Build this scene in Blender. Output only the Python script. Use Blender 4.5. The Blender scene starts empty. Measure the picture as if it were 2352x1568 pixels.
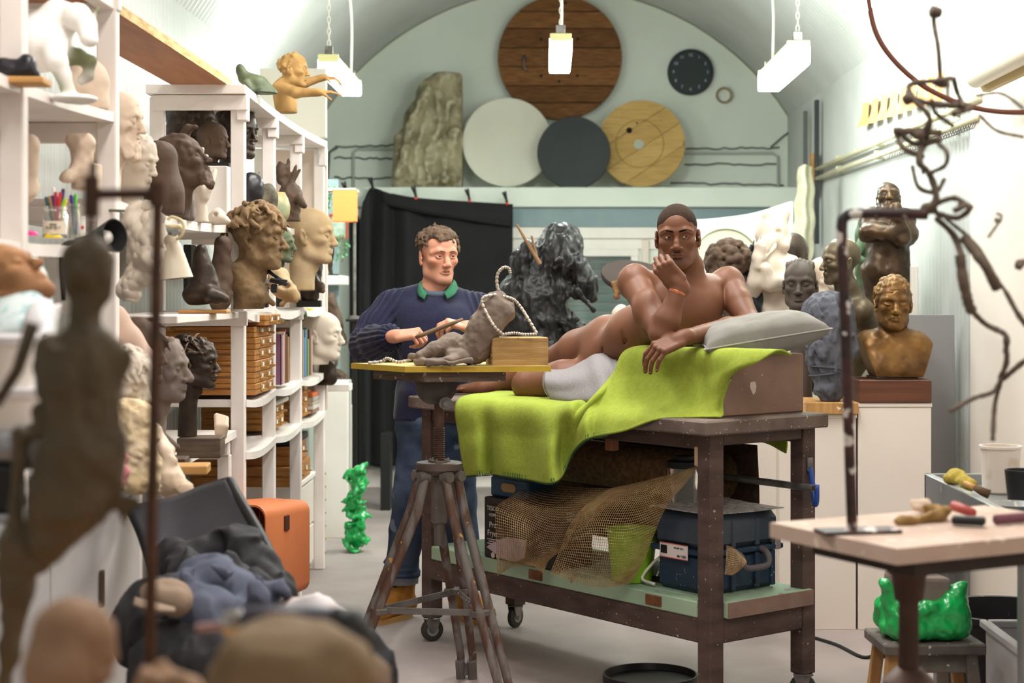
import bpy, bmesh, math, random
import numpy as np
from mathutils import Vector, Matrix
# ---------------------------------------------------------------- camera, world, exposure
SC = bpy.context.scene
COL = SC.collection
FPX, CX, CY, EYE = 3800.0, 1256.0, 672.0, 1.45      # focal length in px (2352 wide), vanishing point, eye height
cam_d = bpy.data.cameras.new('camera')
cam = bpy.data.objects.new('camera', cam_d); COL.objects.link(cam)
cam.location = (0, 0, EYE); cam.rotation_euler = (math.pi/2, 0, 0)
cam_d.sensor_width = 36; cam_d.lens = FPX/2352*36
cam_d.shift_x = (1176-CX)/2352; cam_d.shift_y = -(784-CY)/2352
cam_d.clip_start = .05
cam_d.dof.use_dof = True; cam_d.dof.focus_distance = 6.5; cam_d.dof.aperture_fstop = 3.0
SC.camera = cam
SC.view_settings.view_transform = 'Standard'; SC.view_settings.look = 'None'
SC.view_settings.gamma = 1; SC.view_settings.use_curve_mapping = False
SC.view_settings.exposure = 0.5
world = bpy.data.worlds.new('world'); SC.world = world; world.use_nodes = True
world.node_tree.nodes['Background'].inputs[0].default_value = (1, .93, .85, 1)
world.node_tree.nodes['Background'].inputs[1].default_value = .25

def area(name, loc, size, sy, power, color, rot=(0, 0, 0)):
    l = bpy.data.lights.new(name, 'AREA'); l.shape = 'RECTANGLE'; l.size = size; l.size_y = sy
    l.energy = power; l.color = color
    o = bpy.data.objects.new(name, l); COL.objects.link(o); o.location = loc; o.rotation_euler = rot
    return o
# unseen batten lamps over the near half of the studio (warm) and above the far half (cooler)
WARM = (1, .95, .91)
area('near_lamp_light', (-.75, 3.2, 3.15), .25, 1.6, 28, WARM)
area('near_lamp_light', (1.1, 3.0, 3.15), .25, 1.6, 28, WARM)
area('middle_lamp_light', (.5, 6.1, 3.5), .3, 1.8, 54, (1, .98, .95))
area('middle_lamp_light', (-.6, 6.6, 3.4), .3, 1.6, 36, (1, .98, .95))
area('front_fill_light', (.1, -1.2, 2.6), 1.6, 1.2, 18, WARM, (math.radians(62), 0, 0))  # unseen front fill from behind the camera

# ---------------------------------------------------------------- helpers
def P(px, py, d):
    return np.array([(px-CX)*d/FPX, d, EYE-(py-CY)*d/FPX])
def unit(v):
    v = np.asarray(v, float); return v/(np.linalg.norm(v)+1e-12)
def rot(rx=0, ry=0, rz=0):
    return np.array((Matrix.Rotation(math.radians(rz), 3, 'Z') @ Matrix.Rotation(math.radians(ry), 3, 'Y') @ Matrix.Rotation(math.radians(rx), 3, 'X')))
def hexc(h):
    h = h.lstrip('#'); c = [int(h[i:i+2], 16)/255 for i in (0, 2, 4)]
    return tuple((x/12.92 if x <= .04045 else ((x+.055)/1.055)**2.4) for x in c)
MATS = {}
def M(name, col, rough=.6, metal=0, col2=None, scale=8, ramp=(.35, .65), bump=0, bscale=60, vcol=False, spec=.4,
      stretch=(1, 1, 1), emit=0, sheen=0, sss=0, coat=0, trans=0, alpha=1, speck=None, bdist=.004, wave=None, edge=None, detail=5):
    """procedural material; colours are sRGB hex. speck=(hex, scale, amount)"""
    if name in MATS: return MATS[name]
    m = bpy.data.materials.new(name); m.use_nodes = True; nt = m.node_tree; N = nt.nodes; L = nt.links
    b = N['Principled BSDF']
    def nd(t, **kw):
        n = N.new(t)
        for k, v in kw.items(): setattr(n, k, v)
        return n
    tc = nd('ShaderNodeTexCoord'); mp = nd('ShaderNodeMapping'); L.new(tc.outputs['Object'], mp.inputs[0])
    mp.inputs['Scale'].default_value = stretch
    cur = None
    if vcol:
        a = nd('ShaderNodeVertexColor'); a.layer_name = 'Col'; cur = a.outputs[0]
    base = (*hexc(col), 1)
    if col2:
        nz = nd('ShaderNodeTexNoise'); nz.inputs['Scale'].default_value = scale; nz.inputs['Detail'].default_value = detail
        L.new(mp.outputs[0], nz.inputs['Vector'])
        cr = nd('ShaderNodeValToRGB'); cr.color_ramp.elements[0].position = ramp[0]; cr.color_ramp.elements[1].position = ramp[1]
        L.new(nz.outputs[0], cr.inputs[0])
        mx = nd('ShaderNodeMix', data_type='RGBA')
        L.new(cr.outputs[0], mx.inputs[0])
        if cur is not None:
            mx.blend_type = 'MULTIPLY'; L.new(cur, mx.inputs[6]); mx.inputs[7].default_value = (*hexc(col2), 1)
        else:
            mx.inputs[6].default_value = base; mx.inputs[7].default_value = (*hexc(col2), 1)
        cur = mx.outputs[2]
    if wave:   # (hex, scale, distortion, axis, amount)
        w = nd('ShaderNodeTexWave'); w.inputs['Scale'].default_value = wave[1]; w.inputs['Distortion'].default_value = wave[2]
        w.bands_direction = wave[3]; w.inputs['Detail'].default_value = 3; L.new(mp.outputs[0], w.inputs['Vector'])
        mu = nd('ShaderNodeMath', operation='MULTIPLY'); L.new(w.outputs['Fac'], mu.inputs[0]); mu.inputs[1].default_value = wave[4]
        mx = nd('ShaderNodeMix', data_type='RGBA'); L.new(mu.outputs[0], mx.inputs[0])
        if cur is not None: L.new(cur, mx.inputs[6])
        else: mx.inputs[6].default_value = base
        mx.inputs[7].default_value = (*hexc(wave[0]), 1); cur = mx.outputs[2]
    if speck:
        n2 = nd('ShaderNodeTexNoise'); n2.inputs['Scale'].default_value = speck[1]; n2.inputs['Detail'].default_value = 2
        L.new(tc.outputs['Object'], n2.inputs['Vector'])
        c2 = nd('ShaderNodeValToRGB'); c2.color_ramp.elements[0].position = speck[2]; c2.color_ramp.elements[1].position = min(1, speck[2]+.03)
        L.new(n2.outputs[0], c2.inputs[0])
        mx = nd('ShaderNodeMix', data_type='RGBA'); L.new(c2.outputs[0], mx.inputs[0])
        if cur is not None: L.new(cur, mx.inputs[6])
        else: mx.inputs[6].default_value = base
        mx.inputs[7].default_value = (*hexc(speck[0]), 1); cur = mx.outputs[2]
    if edge:    # worn raised edges: pointiness; (hex, lo, hi)
        g = nd('ShaderNodeNewGeometry'); c3 = nd('ShaderNodeValToRGB')
        c3.color_ramp.elements[0].position = edge[1]; c3.color_ramp.elements[1].position = edge[2]
        L.new(g.outputs['Pointiness'], c3.inputs[0])
        mx = nd('ShaderNodeMix', data_type='RGBA'); L.new(c3.outputs[0], mx.inputs[0])
        if cur is not None: L.new(cur, mx.inputs[6])
        else: mx.inputs[6].default_value = base
        mx.inputs[7].default_value = (*hexc(edge[0]), 1); cur = mx.outputs[2]
    if cur is not None: L.new(cur, b.inputs['Base Color'])
    else: b.inputs['Base Color'].default_value = base
    b.inputs['Roughness'].default_value = rough; b.inputs['Metallic'].default_value = metal
    b.inputs['Specular IOR Level'].default_value = spec
    if sheen: b.inputs['Sheen Weight'].default_value = sheen; b.inputs['Sheen Roughness'].default_value = .4
    if sss:
        b.inputs['Subsurface Weight'].default_value = sss; b.inputs['Subsurface Radius'].default_value = (.02, .008, .004); b.inputs['Subsurface Scale'].default_value = .3
    if coat: b.inputs['Coat Weight'].default_value = coat; b.inputs['Coat Roughness'].default_value = .25
    if trans: b.inputs['Transmission Weight'].default_value = trans; b.inputs['IOR'].default_value = 1.45
    if alpha < 1: b.inputs['Alpha'].default_value = alpha
    if emit:
        b.inputs['Emission Strength'].default_value = emit; b.inputs['Emission Color'].default_value = base
    if bump:
        n3 = nd('ShaderNodeTexNoise'); n3.inputs['Scale'].default_value = bscale; n3.inputs['Detail'].default_value = 4
        L.new(mp.outputs[0], n3.inputs['Vector'])
        bp = nd('ShaderNodeBump'); bp.inputs['Strength'].default_value = bump; bp.inputs['Distance'].default_value = bdist
        L.new(n3.outputs[0], bp.inputs['Height']); L.new(bp.outputs[0], b.inputs['Normal'])
    MATS[name] = m
    return m

WL = {}          # world location of every object that can be a parent
def tag(o, label=None, cat=None, group=None, kind=None):
    if label: o['label'] = label
    if cat: o['category'] = cat
    if group: o['group'] = group
    if kind: o['kind'] = kind
    return o
def thing(name, label, cat, loc, group=None):
    o = bpy.data.objects.new(name, None); COL.objects.link(o); o.location = tuple(loc); o.empty_display_size = .05
    WL[o.name] = np.array(loc, float)
    return tag(o, label, cat, group)
def mk(name, VF, mat, parent=None, smooth=False, label=None, cat=None, group=None, kind=None, cols=None, auto=None, loc=None):
    V, F = VF[0], VF[1]
    V = np.asarray(V, float).reshape(-1, 3)
    if parent is not None: base = WL[parent.name]
    elif loc is not None: base = np.asarray(loc, float)
    else:
        lo, hi = V.min(0), V.max(0); base = np.array([(lo[0]+hi[0])/2, (lo[1]+hi[1])/2, lo[2]])
    me = bpy.data.meshes.new(name)
    if isinstance(F, np.ndarray):
        n, k = F.shape
        me.vertices.add(len(V)); me.vertices.foreach_set('co', (V-base).astype(np.float32).ravel())
        me.loops.add(n*k); me.loops.foreach_set('vertex_index', F.astype(np.int32).ravel())
        me.polygons.add(n); me.polygons.foreach_set('loop_start', np.arange(0, n*k, k, dtype=np.int32))
        me.update(calc_edges=True); me.validate()
    else:
        me.from_pydata((V-base).tolist(), [], [tuple(int(i) for i in f) for f in F]); me.update()
    if smooth:
        me.polygons.foreach_set('use_smooth', [True]*len(me.polygons))
        if auto: me.set_sharp_from_angle(angle=math.radians(auto))
    if cols is not None:
        ca = me.color_attributes.new('Col', 'FLOAT_COLOR', 'POINT')
        c4 = np.ones((len(V), 4), np.float32); c4[:, :3] = cols
        if len(me.vertices) == len(V): ca.data.foreach_set('color', c4.ravel())
    if mat is not None: me.materials.append(mat)
    o = bpy.data.objects.new(name, me); COL.objects.link(o)
    if parent is not None: o.parent = parent
    else: o.location = tuple(base)
    WL[o.name] = base
    return tag(o, label, cat, group, kind)
def dup(root, loc, label=None, rz=0, scale=1):
    c = root.copy(); COL.objects.link(c); c.location = tuple(loc); c.rotation_euler = (0, 0, rz); c.scale = (scale,)*3
    WL[c.name] = np.array(loc, float)
    if label: c['label'] = label
    for ch in list(root.children):
        k = ch.copy(); COL.objects.link(k); k.parent = c
        for g in list(ch.children):
            q = g.copy(); COL.objects.link(q); q.parent = k
    return c
# ---- shapes: each returns (V, F)
def join(*ps):
    V, F, n = [], [], 0
    for p in ps:
        v = np.asarray(p[0], float).reshape(-1, 3); V.append(v)
        F += [tuple(int(i)+n for i in f) for f in p[1]]; n += len(v)
    return np.vstack(V), F
def xf(vf, R=None, t=None):
    V = np.asarray(vf[0], float)
    if R is not None: V = V @ np.asarray(R).T
    if t is not None: V = V+np.asarray(t)
    return V, vf[1]
_bx = {}
def box(c, size, R=None, bev=.004, seg=1):
    s = np.asarray(size, float)/2; bev = min(bev, s.min()*.45)
    if bev <= 0:
        V = np.array([[x, y, z] for x in (-1, 1) for y in (-1, 1) for z in (-1, 1)])*s
        F = [(0, 1, 3, 2), (4, 6, 7, 5), (0, 4, 5, 1), (2, 3, 7, 6), (0, 2, 6, 4), (1, 5, 7, 3)]
    else:
        key = (tuple(np.round(s, 5)), round(bev, 5), seg)
        if key not in _bx:
            bm = bmesh.new(); bmesh.ops.create_cube(bm, size=1)
            for v in bm.verts: v.co = Vector((v.co.x*s[0]*2, v.co.y*s[1]*2, v.co.z*s[2]*2))
            bmesh.ops.bevel(bm, geom=bm.edges[:], offset=bev, segments=seg, affect='EDGES', profile=.5)
            bm.verts.index_update()
            _bx[key] = (np.array([v.co[:] for v in bm.verts]), [tuple(v.index for v in f.verts) for f in bm.faces]); bm.free()
        V, F = _bx[key]
    return xf((V, F), R, c)
def b2(lo, hi, bev=.004):
    lo = np.asarray(lo, float); hi = np.asarray(hi, float); return box((lo+hi)/2, np.abs(hi-lo), None, bev)
def frame_of(d):
    d = unit(d); u = np.cross(d, (0, 0, 1))
    if np.linalg.norm(u) < 1e-3: u = np.cross(d, (0, 1, 0))
    u = unit(u); return u, np.cross(u, d), d
def tube(pts, r, n=8, cap=True, flat=1.0, closed=False):
    pts = np.asarray(pts, float); m = len(pts); r = np.broadcast_to(np.asarray(r, float), (m,))
    if closed: tg = np.roll(pts, -1, 0)-np.roll(pts, 1, 0)
    else:
        tg = np.zeros_like(pts); tg[1:-1] = pts[2:]-pts[:-2]; tg[0] = pts[1]-pts[0]; tg[-1] = pts[-1]-pts[-2]
    u, v, _ = frame_of(tg[0]); V = []
    for i in range(m):
        d = unit(tg[i]); u = unit(u-d*np.dot(u, d)); v = np.cross(d, u)
        a = np.arange(n)*2*math.pi/n
        V.append(pts[i]+r[i]*(np.cos(a)[:, None]*u+flat*np.sin(a)[:, None]*v))
    F = []
    for i in range(m if closed else m-1):
        j = (i+1) % m
        for k in range(n): F.append((i*n+k, i*n+(k+1) % n, j*n+(k+1) % n, j*n+k))
    if cap and not closed: F += [tuple(range(n))[::-1], tuple((m-1)*n+k for k in range(n))]
    return np.vstack(V), F
def cyl(p0, p1, r0, r1=None, n=20, bev=0):
    r1 = r0 if r1 is None else r1; p0 = np.asarray(p0, float); p1 = np.asarray(p1, float); d = unit(p1-p0)
    if bev: return tube([p0, p0+d*1e-5, p0+d*bev, p1-d*bev, p1-d*1e-5, p1], [r0-bev, r0-bev, r0, r1, r1-bev, r1-bev], n)
    return tube([p0, p1], [r0, r1], n)
def lathe(prof, c=(0, 0, 0), n=28, axis=(0, 0, 1), closed=False, ang=None):
    """prof: (radius, height) list; turned about axis at c"""
    u, v, w = frame_of(axis); V = []; A = np.arange(n)*2*math.pi/n
    for r, h in prof: V.append(np.asarray(c)+h*w+max(r, 1e-5)*(np.cos(A)[:, None]*u+np.sin(A)[:, None]*v))
    F = []; m = len(prof)
    for i in range(m if closed else m-1):
        j = (i+1) % m
        for k in range(n): F.append((i*n+k, i*n+(k+1) % n, j*n+(k+1) % n, j*n+k))
    if not closed: F += [tuple(range(n))[::-1], tuple((m-1)*n+k for k in range(n))]
    return np.vstack(V), F
def prism(poly, h, R=None, t=(0, 0, 0)):
    """2D outline in local XY, thickness h along local Z (centred)"""
    n = len(poly); p = np.asarray(poly, float)
    V = np.vstack([np.c_[p, np.full(n, -h/2)], np.c_[p, np.full(n, h/2)]])
    F = [tuple(range(n))[::-1], tuple(range(n, 2*n))]+[(i, (i+1) % n, n+(i+1) % n, n+i) for i in range(n)]
    return xf((V, F), R, t)
def cr(p, n):
    """Catmull-Rom through p (k x dim), n samples"""
    p = np.asarray(p, float); k = len(p); q = np.vstack([2*p[0]-p[1], p, 2*p[-1]-p[-2]])
    t = np.linspace(0, k-1-1e-9, n); i = t.astype(int); f = (t-i)[:, None]
    a, b, c, d = q[i], q[i+1], q[i+2], q[i+3]
    return .5*(2*b+(c-a)*f+(2*a-5*b+4*c-d)*f**2+(3*b-a-3*c+d)*f**3)
def loft(G, nu, nv):
    """control grid (rows x cols x 3) -> smooth sheet nu x nv"""
    G = np.asarray(G, float); a = np.stack([cr(r, nv) for r in G]); b = np.stack([cr(a[:, j], nu) for j in range(nv)], 1)
    F = [(i*nv+j, i*nv+j+1, (i+1)*nv+j+1, (i+1)*nv+j) for i in range(nu-1) for j in range(nv-1)]
    return b.reshape(-1, 3), F
def normals(V, F):
    V = np.asarray(V); N = np.zeros_like(V)
    for f in F:
        n = np.cross(V[f[1]]-V[f[0]], V[f[2]]-V[f[0]])
        for i in f: N[i] += n
    return N/(np.linalg.norm(N, axis=1)[:, None]+1e-12)
def thick(vf, t):
    """solid sheet: offsets the sheet by -t along its normals and closes the rim"""
    V, F = vf; N = normals(V, F); n = len(V); cnt = {}
    for f in F:
        for a, b in zip(f, f[1:]+f[:1]): cnt[(a, b)] = 1
    G = list(F)+[tuple(i+n for i in f[::-1]) for f in F]
    for (a, b) in list(cnt):
        if (b, a) not in cnt: G.append((b, a, a+n, b+n))
    return np.vstack([V, V-N*t]), G
_rng = np.random.RandomState(7); _tab = _rng.rand(32, 32, 32).astype(np.float32)*2-1
def vnoise(p, freq=1.0, oct=1):
    """smooth value noise on points (…,3)"""
    out = 0; amp = 1
    for o in range(oct):
        q = np.asarray(p)*freq+o*7.3; i = np.floor(q).astype(int); f = q-i; f = f*f*(3-2*f); s = 0
        for dx in (0, 1):
            for dy in (0, 1):
                for dz in (0, 1):
                    w = (f[..., 0] if dx else 1-f[..., 0])*(f[..., 1] if dy else 1-f[..., 1])*(f[..., 2] if dz else 1-f[..., 2])
                    s = s+w*_tab[(i[..., 0]+dx) % 32, (i[..., 1]+dy) % 32, (i[..., 2]+dz) % 32]
        out = out+amp*s; amp *= .5; freq *= 2
    return out
def text(name, body, size, loc, R, mat, parent=None, label=None, ext=.0006, align='CENTER'):
    c = bpy.data.curves.new(name, 'FONT'); c.body = body; c.size = size; c.extrude = ext; c.align_x = align; c.align_y = 'CENTER'
    tmp = bpy.data.objects.new(name+'_curve', c); COL.objects.link(tmp); bpy.context.view_layer.update()
    me = bpy.data.meshes.new_from_object(tmp.evaluated_get(bpy.context.evaluated_depsgraph_get())); bpy.data.objects.remove(tmp)
    me.materials.clear(); me.materials.append(mat); o = bpy.data.objects.new(name, me); COL.objects.link(o)
    mt = Matrix(np.asarray(R).tolist()).to_4x4()
    base = WL[parent.name] if parent is not None else np.zeros(3)
    mt.translation = Vector(np.asarray(loc, float)-base)
    if parent is not None: o.parent = parent
    o.matrix_local = mt
    if label: o['label'] = label
    return o
# ---------------------------------------------------------------- smooth solids (signed distance fields meshed once)
class Solid:
    def __init__(s): s.p = []; s.paint_ = []
    def cone(s, a, b, ra, rb=None, k=.02, col=None, sub=False):
        s.p.append(('c', np.asarray(a, float), np.asarray(b, float), ra, ra if rb is None else rb, k, col, sub)); return s
    def ell(s, c, r, R=None, k=.02, col=None, sub=False):
        r = np.broadcast_to(np.asarray(r, float), (3,)).copy()
        s.p.append(('e', np.asarray(c, float), r, np.eye(3) if R is None else np.asarray(R, float), None, k, col, sub)); return s
    def box(s, c, h, rr=.01, R=None, k=.01, col=None, sub=False):
        s.p.append(('b', np.asarray(c, float), np.asarray(h, float), np.eye(3) if R is None else np.asarray(R, float), rr, k, col, sub)); return s
    def chain(s, pts, rs, k=.015, col=None, sub=False):
        for i in range(len(pts)-1): s.cone(pts[i], pts[i+1], rs[i], rs[i+1], k, col, sub)
        return s
    def paint(s, c, r, col, soft=.35, R=None, amt=1): s.paint_.append((np.asarray(c, float), np.broadcast_to(np.asarray(r, float), (3,)), col, soft, np.eye(3) if R is None else R, amt)); return s
    @staticmethod
    def dist(p, X):
        t = p[0]
        if t == 'c':
            a, b, ra, rb = p[1:5]; ba = b-a; l2 = max(float(ba@ba), 1e-12); h = np.clip(((X-a)@ba)/l2, 0, 1)
            return np.linalg.norm(X-a-h[..., None]*ba, axis=-1)-(ra+(rb-ra)*h)
        if t == 'e':
            q = (X-p[1])@p[3]; k0 = np.linalg.norm(q/p[2], axis=-1); k1 = np.linalg.norm(q/p[2]**2, axis=-1)
            return np.where(k0 < 1e-6, -p[2].min(), k0*(k0-1)/(k1+1e-9))
        q = np.abs((X-p[1])@p[3])-(p[2]-p[4])
        return np.linalg.norm(np.maximum(q, 0), axis=-1)+np.minimum(q.max(-1), 0)-p[4]
    @staticmethod
    def bound(p):
        if p[0] == 'c':
            r = max(p[3], p[4]); return np.minimum(p[1], p[2])-r, np.maximum(p[1], p[2])+r
        e = np.sqrt(((p[3]*p[2])**2).sum(1)) if p[0] == 'e' else (np.abs(p[3])*p[2]).sum(1)
        return p[1]-e, p[1]+e
    def mesh(s, vox, noise=None, clip=None, base=(.5, .5, .5), fine=None):
        """noise: list of (amplitude, frequency, octaves); clip: list of (point, normal) half spaces cut away; fine: list of (low corner, high corner, step) boxes sampled more closely"""
        lo = np.min([s.bound(p)[0] for p in s.p if not p[7]], 0)-4*vox; hi = np.max([s.bound(p)[1] for p in s.p if not p[7]], 0)+4*vox
        ax = []
        for i in range(3):
            x = [lo[i]]
            while x[-1] < hi[i]:
                st_ = vox
                for b0, b1, v in (fine or []):
                    if b0[i]-vox < x[-1] < b1[i]: st_ = min(st_, v)
                x.append(x[-1]+st_)
            ax.append(np.array(x))
        n = np.array([len(a) for a in ax])
        f = np.full(n, 4*vox+.06, np.float32)
        for p in s.p:
            k = p[5]; b0, b1 = s.bound(p); pad = k+3*vox+.004
            i0 = np.array([np.searchsorted(ax[i], b0[i]-pad) for i in range(3)]); i1 = np.array([np.searchsorted(ax[i], b1[i]+pad) for i in range(3)])
            if (i1 <= i0).any(): continue
            sl = tuple(slice(i0[i], i1[i]) for i in range(3))
            X = np.stack(np.meshgrid(*[ax[i][sl[i]] for i in range(3)], indexing='ij'), -1)
            d = s.dist(p, X); g = f[sl]
            if p[7]:
                h = np.maximum(k-np.abs(g+d), 0)/max(k, 1e-6); f[sl] = np.maximum(g, -d)+h*h*k/4
            else:
                h = np.maximum(k-np.abs(g-d), 0)/max(k, 1e-6); f[sl] = np.minimum(g, d)-h*h*k/4
        band = np.abs(f) < 6*vox+.02
        if noise:
            idx = np.nonzero(band); X = np.stack([ax[i][idx[i]] for i in range(3)], -1)
            for nz in noise:      # a fourth entry makes creases: (x, y, z) stretch of ridged noise
                v = vnoise(X, *nz[1:3]) if len(nz) < 4 else np.abs(vnoise(X*np.array(nz[3]), *nz[1:3]))*2-.5
                f[idx] += (nz[0]*v).astype(np.float32)
        if clip:
            XX = np.meshgrid(*ax, indexing='ij', sparse=True)
            for c, nn in clip:
                nn = unit(nn); d = (XX[0]-c[0])*nn[0]+(XX[1]-c[1])*nn[1]+(XX[2]-c[2])*nn[2]; f = np.maximum(f, d.astype(np.float32))
        V, F = nets(f)
        V = np.stack([np.interp(V[:, i], np.arange(n[i]), ax[i]) for i in range(3)], 1)
        cols = None
        if any(p[6] is not None for p in s.p) or s.paint_:
            W = np.full(len(V), 1e-9); C = np.outer(W, base)
            for p in s.p:
                if p[6] is None: continue
                b0, b1 = s.bound(p); m = ((V > b0-.05) & (V < b1+.05)).all(1)
                if not m.any(): continue
                w = np.exp(-np.abs(s.dist(p, V[m]))/.006); W[m] += w; C[m] += w[:, None]*np.asarray(p[6])
            cols = C/W[:, None]
            for c, r, col, soft, R, amt in s.paint_:
                q = np.linalg.norm(((V-c)@R)/r, axis=1); w = np.clip((1-q)/soft, 0, 1)[:, None]*amt; w = w*w*(3-2*w) if amt == 1 else w
                cols = cols*(1-w)+w*np.asarray(col)
        return V, F, cols
_E = [(0, 1), (2, 3), (4, 5), (6, 7), (0, 2), (1, 3), (4, 6), (5, 7), (0, 4), (1, 5), (2, 6), (3, 7)]
def nets(f):
    ins = f < 0; n = np.array(f.shape); c = np.zeros(n-1, np.uint8)
    offs = [(x, y, z) for x in (0, 1) for y in (0, 1) for z in (0, 1)]
    for (x, y, z) in offs: c += ins[x:n[0]-1+x, y:n[1]-1+y, z:n[2]-1+z]
    act = (c > 0) & (c < 8); idx = np.argwhere(act)
    vals = np.stack([f[idx[:, 0]+x, idx[:, 1]+y, idx[:, 2]+z] for (x, y, z) in offs], 1); O = np.array(offs, float)
    acc = np.zeros((len(idx), 3)); cnt = np.zeros(len(idx))
    for a, b in _E:
        va, vb = vals[:, a], vals[:, b]; m = (va < 0) != (vb < 0); t = np.where(m, va/(va-vb+1e-20), 0)
        acc += np.where(m[:, None], O[a]+(O[b]-O[a])*t[:, None], 0); cnt += m
    V = idx+acc/cnt[:, None]
    vid = np.full(n-1, -1, np.int64); vid[act] = np.arange(len(idx)); F = []
    for a in range(3):
        s0 = [slice(1, -1)]*3; s1 = [slice(1, -1)]*3; s0[a] = slice(0, -1); s1[a] = slice(1, None)
        A, B = ins[tuple(s0)], ins[tuple(s1)]; e = np.argwhere(A != B); 
        o = np.ones(3, int); o[a] = 0; e = e+o; sg = ins[e[:, 0], e[:, 1], e[:, 2]]
        u, v = (a+1) % 3, (a+2) % 3; du = np.eye(3, dtype=int)[u]; dv = np.eye(3, dtype=int)[v]
        q = np.stack([vid[tuple((e-du-dv).T)], vid[tuple((e-dv).T)], vid[tuple(e.T)], vid[tuple((e-du).T)]], 1)
        q[~sg] = q[~sg][:, ::-1]; F.append(q)
    F = np.vstack(F); F = F[(F >= 0).all(1)]
    return V, F
# ---------------------------------------------------------------- shared materials
FL = -.077                                           # floor height
XL, XR, YP, YB = -1.87, 2.01, 13.0, 13.77          # side walls, lower partition, end wall
RNG = random.Random(5)
m_sheet = M('white_sheet', '#bcbebb', .38, col2='#aeb1ac', scale=1.5, spec=.45)
m_endwall = M('end_wall_paint', '#edf3ea', .7, col2='#e3eadf', scale=1.2, bump=.5, bscale=9, speck=('#c9c7a4', 1.1, .66))
m_floor = M('floor_concrete', '#a89a95', .62, col2='#857c79', scale=1.7, ramp=(.3, .72), bump=.25, bscale=45, spec=.3)
m_white = M('white_paint', '#f0ebe4', .5, col2='#e6dfd6', scale=3)
m_shelfp = M('shelf_paint', '#ece4dd', .55, col2='#ded4cc', scale=4, bump=.1, bscale=30)
m_cream = M('cream_board', '#ded4ca', .6, col2='#d8cdc0', scale=1)
m_blue = M('blue_grey_paint', '#8a9ea0', .6, col2='#7d9194', scale=2)
m_green = M('pale_green_paint', '#e2e9de', .6, col2='#d9e2d6', scale=2)
m_black = M('black_metal', '#1a1a1a', .5)
m_steel = M('steel', '#8d8b87', .4, .8, col2='#6d6a66', scale=20)
m_brass = M('brass', '#c9a265', .35, .85)
m_glow = M('lamp_glow', '#f6fff8', .5, emit=34)
m_glow2 = M('middle_lamp_glow', '#f6fff8', .5, emit=95)
m_cap = M('lamp_end_cap', '#e6e2a6', .5)
m_cable = M('white_cable', '#e8e4d6', .6)
# ---------------------------------------------------------------- floor, walls, vault
mk('floor', b2((-3.2, -3.2, FL-.1), (3.2, 14.2, FL), 0), m_floor, kind='structure')
def corrugated(profile, y0, y1, pitch=.076, amp=.009, seg=6):
    """profile: polyline in (x, z) with inward normals; waves run along y"""
    pr = np.asarray(profile, float); tg = np.gradient(pr, axis=0); nr = np.c_[tg[:, 1], -tg[:, 0]]; nr /= np.linalg.norm(nr, axis=1)[:, None]
    n = int((y1-y0)/pitch*seg); ys = np.linspace(y0, y1, n); w = amp*np.sin(ys/pitch*2*math.pi)
    w = np.where(np.abs(w) > amp*.75, np.sign(w)*amp*.8, w)
    V = np.stack([np.c_[pr[:, 0]+nr[:, 0]*a, np.full(len(pr), y), pr[:, 1]+nr[:, 1]*a] for y, a in zip(ys, w)])
    k = len(pr); i, j = np.meshgrid(np.arange(n-1), np.arange(k-1), indexing='ij'); a = (i*k+j).ravel()
    return V.reshape(-1, 3), np.stack([a, a+k, a+k+1, a+1], 1)
ZS, VC, VZ, VR = 2.92, .07, 1.69, 2.30
mk('wall_left', corrugated([(XL, FL), (XL, 1.5), (XL, ZS)], -3, YB), m_sheet, kind='structure', smooth=True)
mk('wall_right', corrugated([(XR, ZS), (XR, 1.5), (XR, FL)], 7.6, YB), m_sheet, kind='structure', smooth=True)
a0, a1 = math.atan2(ZS-VZ, XL-VC), math.atan2(ZS-VZ, XR-VC)
mk('ceiling', corrugated([(VC+VR*math.cos(a), VZ+VR*math.sin(a)) for a in np.linspace(a0, a1, 40)], -3, YB), m_sheet, kind='structure', smooth=True)
mk('wall_back', b2((-2.4, YB, 1.9), (2.4, YB+.2, 4.2), 0), m_endwall, kind='structure')
mk('wall_front', b2((-3, -3.2, FL), (3, -3, 4.2), 0), m_white, kind='structure')
# nearer right wall is lined with smooth cream board
mk('wall_right_lining', b2((1.965, -3, FL), (2.05, 7.68, 3.0), .004), m_cream, kind='structure')
mk('trim_1', corrugated([(VC+(VR-.012)*math.cos(a), VZ+(VR-.012)*math.sin(a)) for a in np.linspace(a0, a1, 30)], YB-.03, YB-.005, .02, .001, 3), M('vault_edge_filler', '#d9d6b4', .8, col2='#c9c59a', scale=6), kind='structure')
# lower partition, ledge and the shuttered window in it
def st(name, vf, m, **k): return mk(name, vf, m, kind='structure', **k)
st('wall_partition', join(b2((-2, YP, FL), (-.28, YP+.08, 2.119), 0), b2((.72, YP, FL), (2.0, YP+.08, 2.119), 0), b2((-.28, YP, 1.78), (.72, YP+.08, 2.119), 0), b2((-.28, YP, FL), (.72, YP+.08, .75), 0)), m_green)
st('ledge', b2((XL+.03, YP-.06, 2.12), (XR-.05, YB, 2.275), .006), m_green)
st('trim_2', b2((-.3, YP-.012, 1.965), (1.95, YP, 2.118), .002), m_blue)
st('trim_3', b2((-.3, YP-.03, 1.875), (1.95, YP, 1.962), .003), m_white)
st('trim_4', b2((-.3, YP-.02, 1.79), (1.95, YP, 1.870), .003), m_white)
st('trim_5', b2((.745, YP-.05, FL), (.80, YP, 1.868), .004), M('pink_white_frame', '#e3d3c6', .5))
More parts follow.
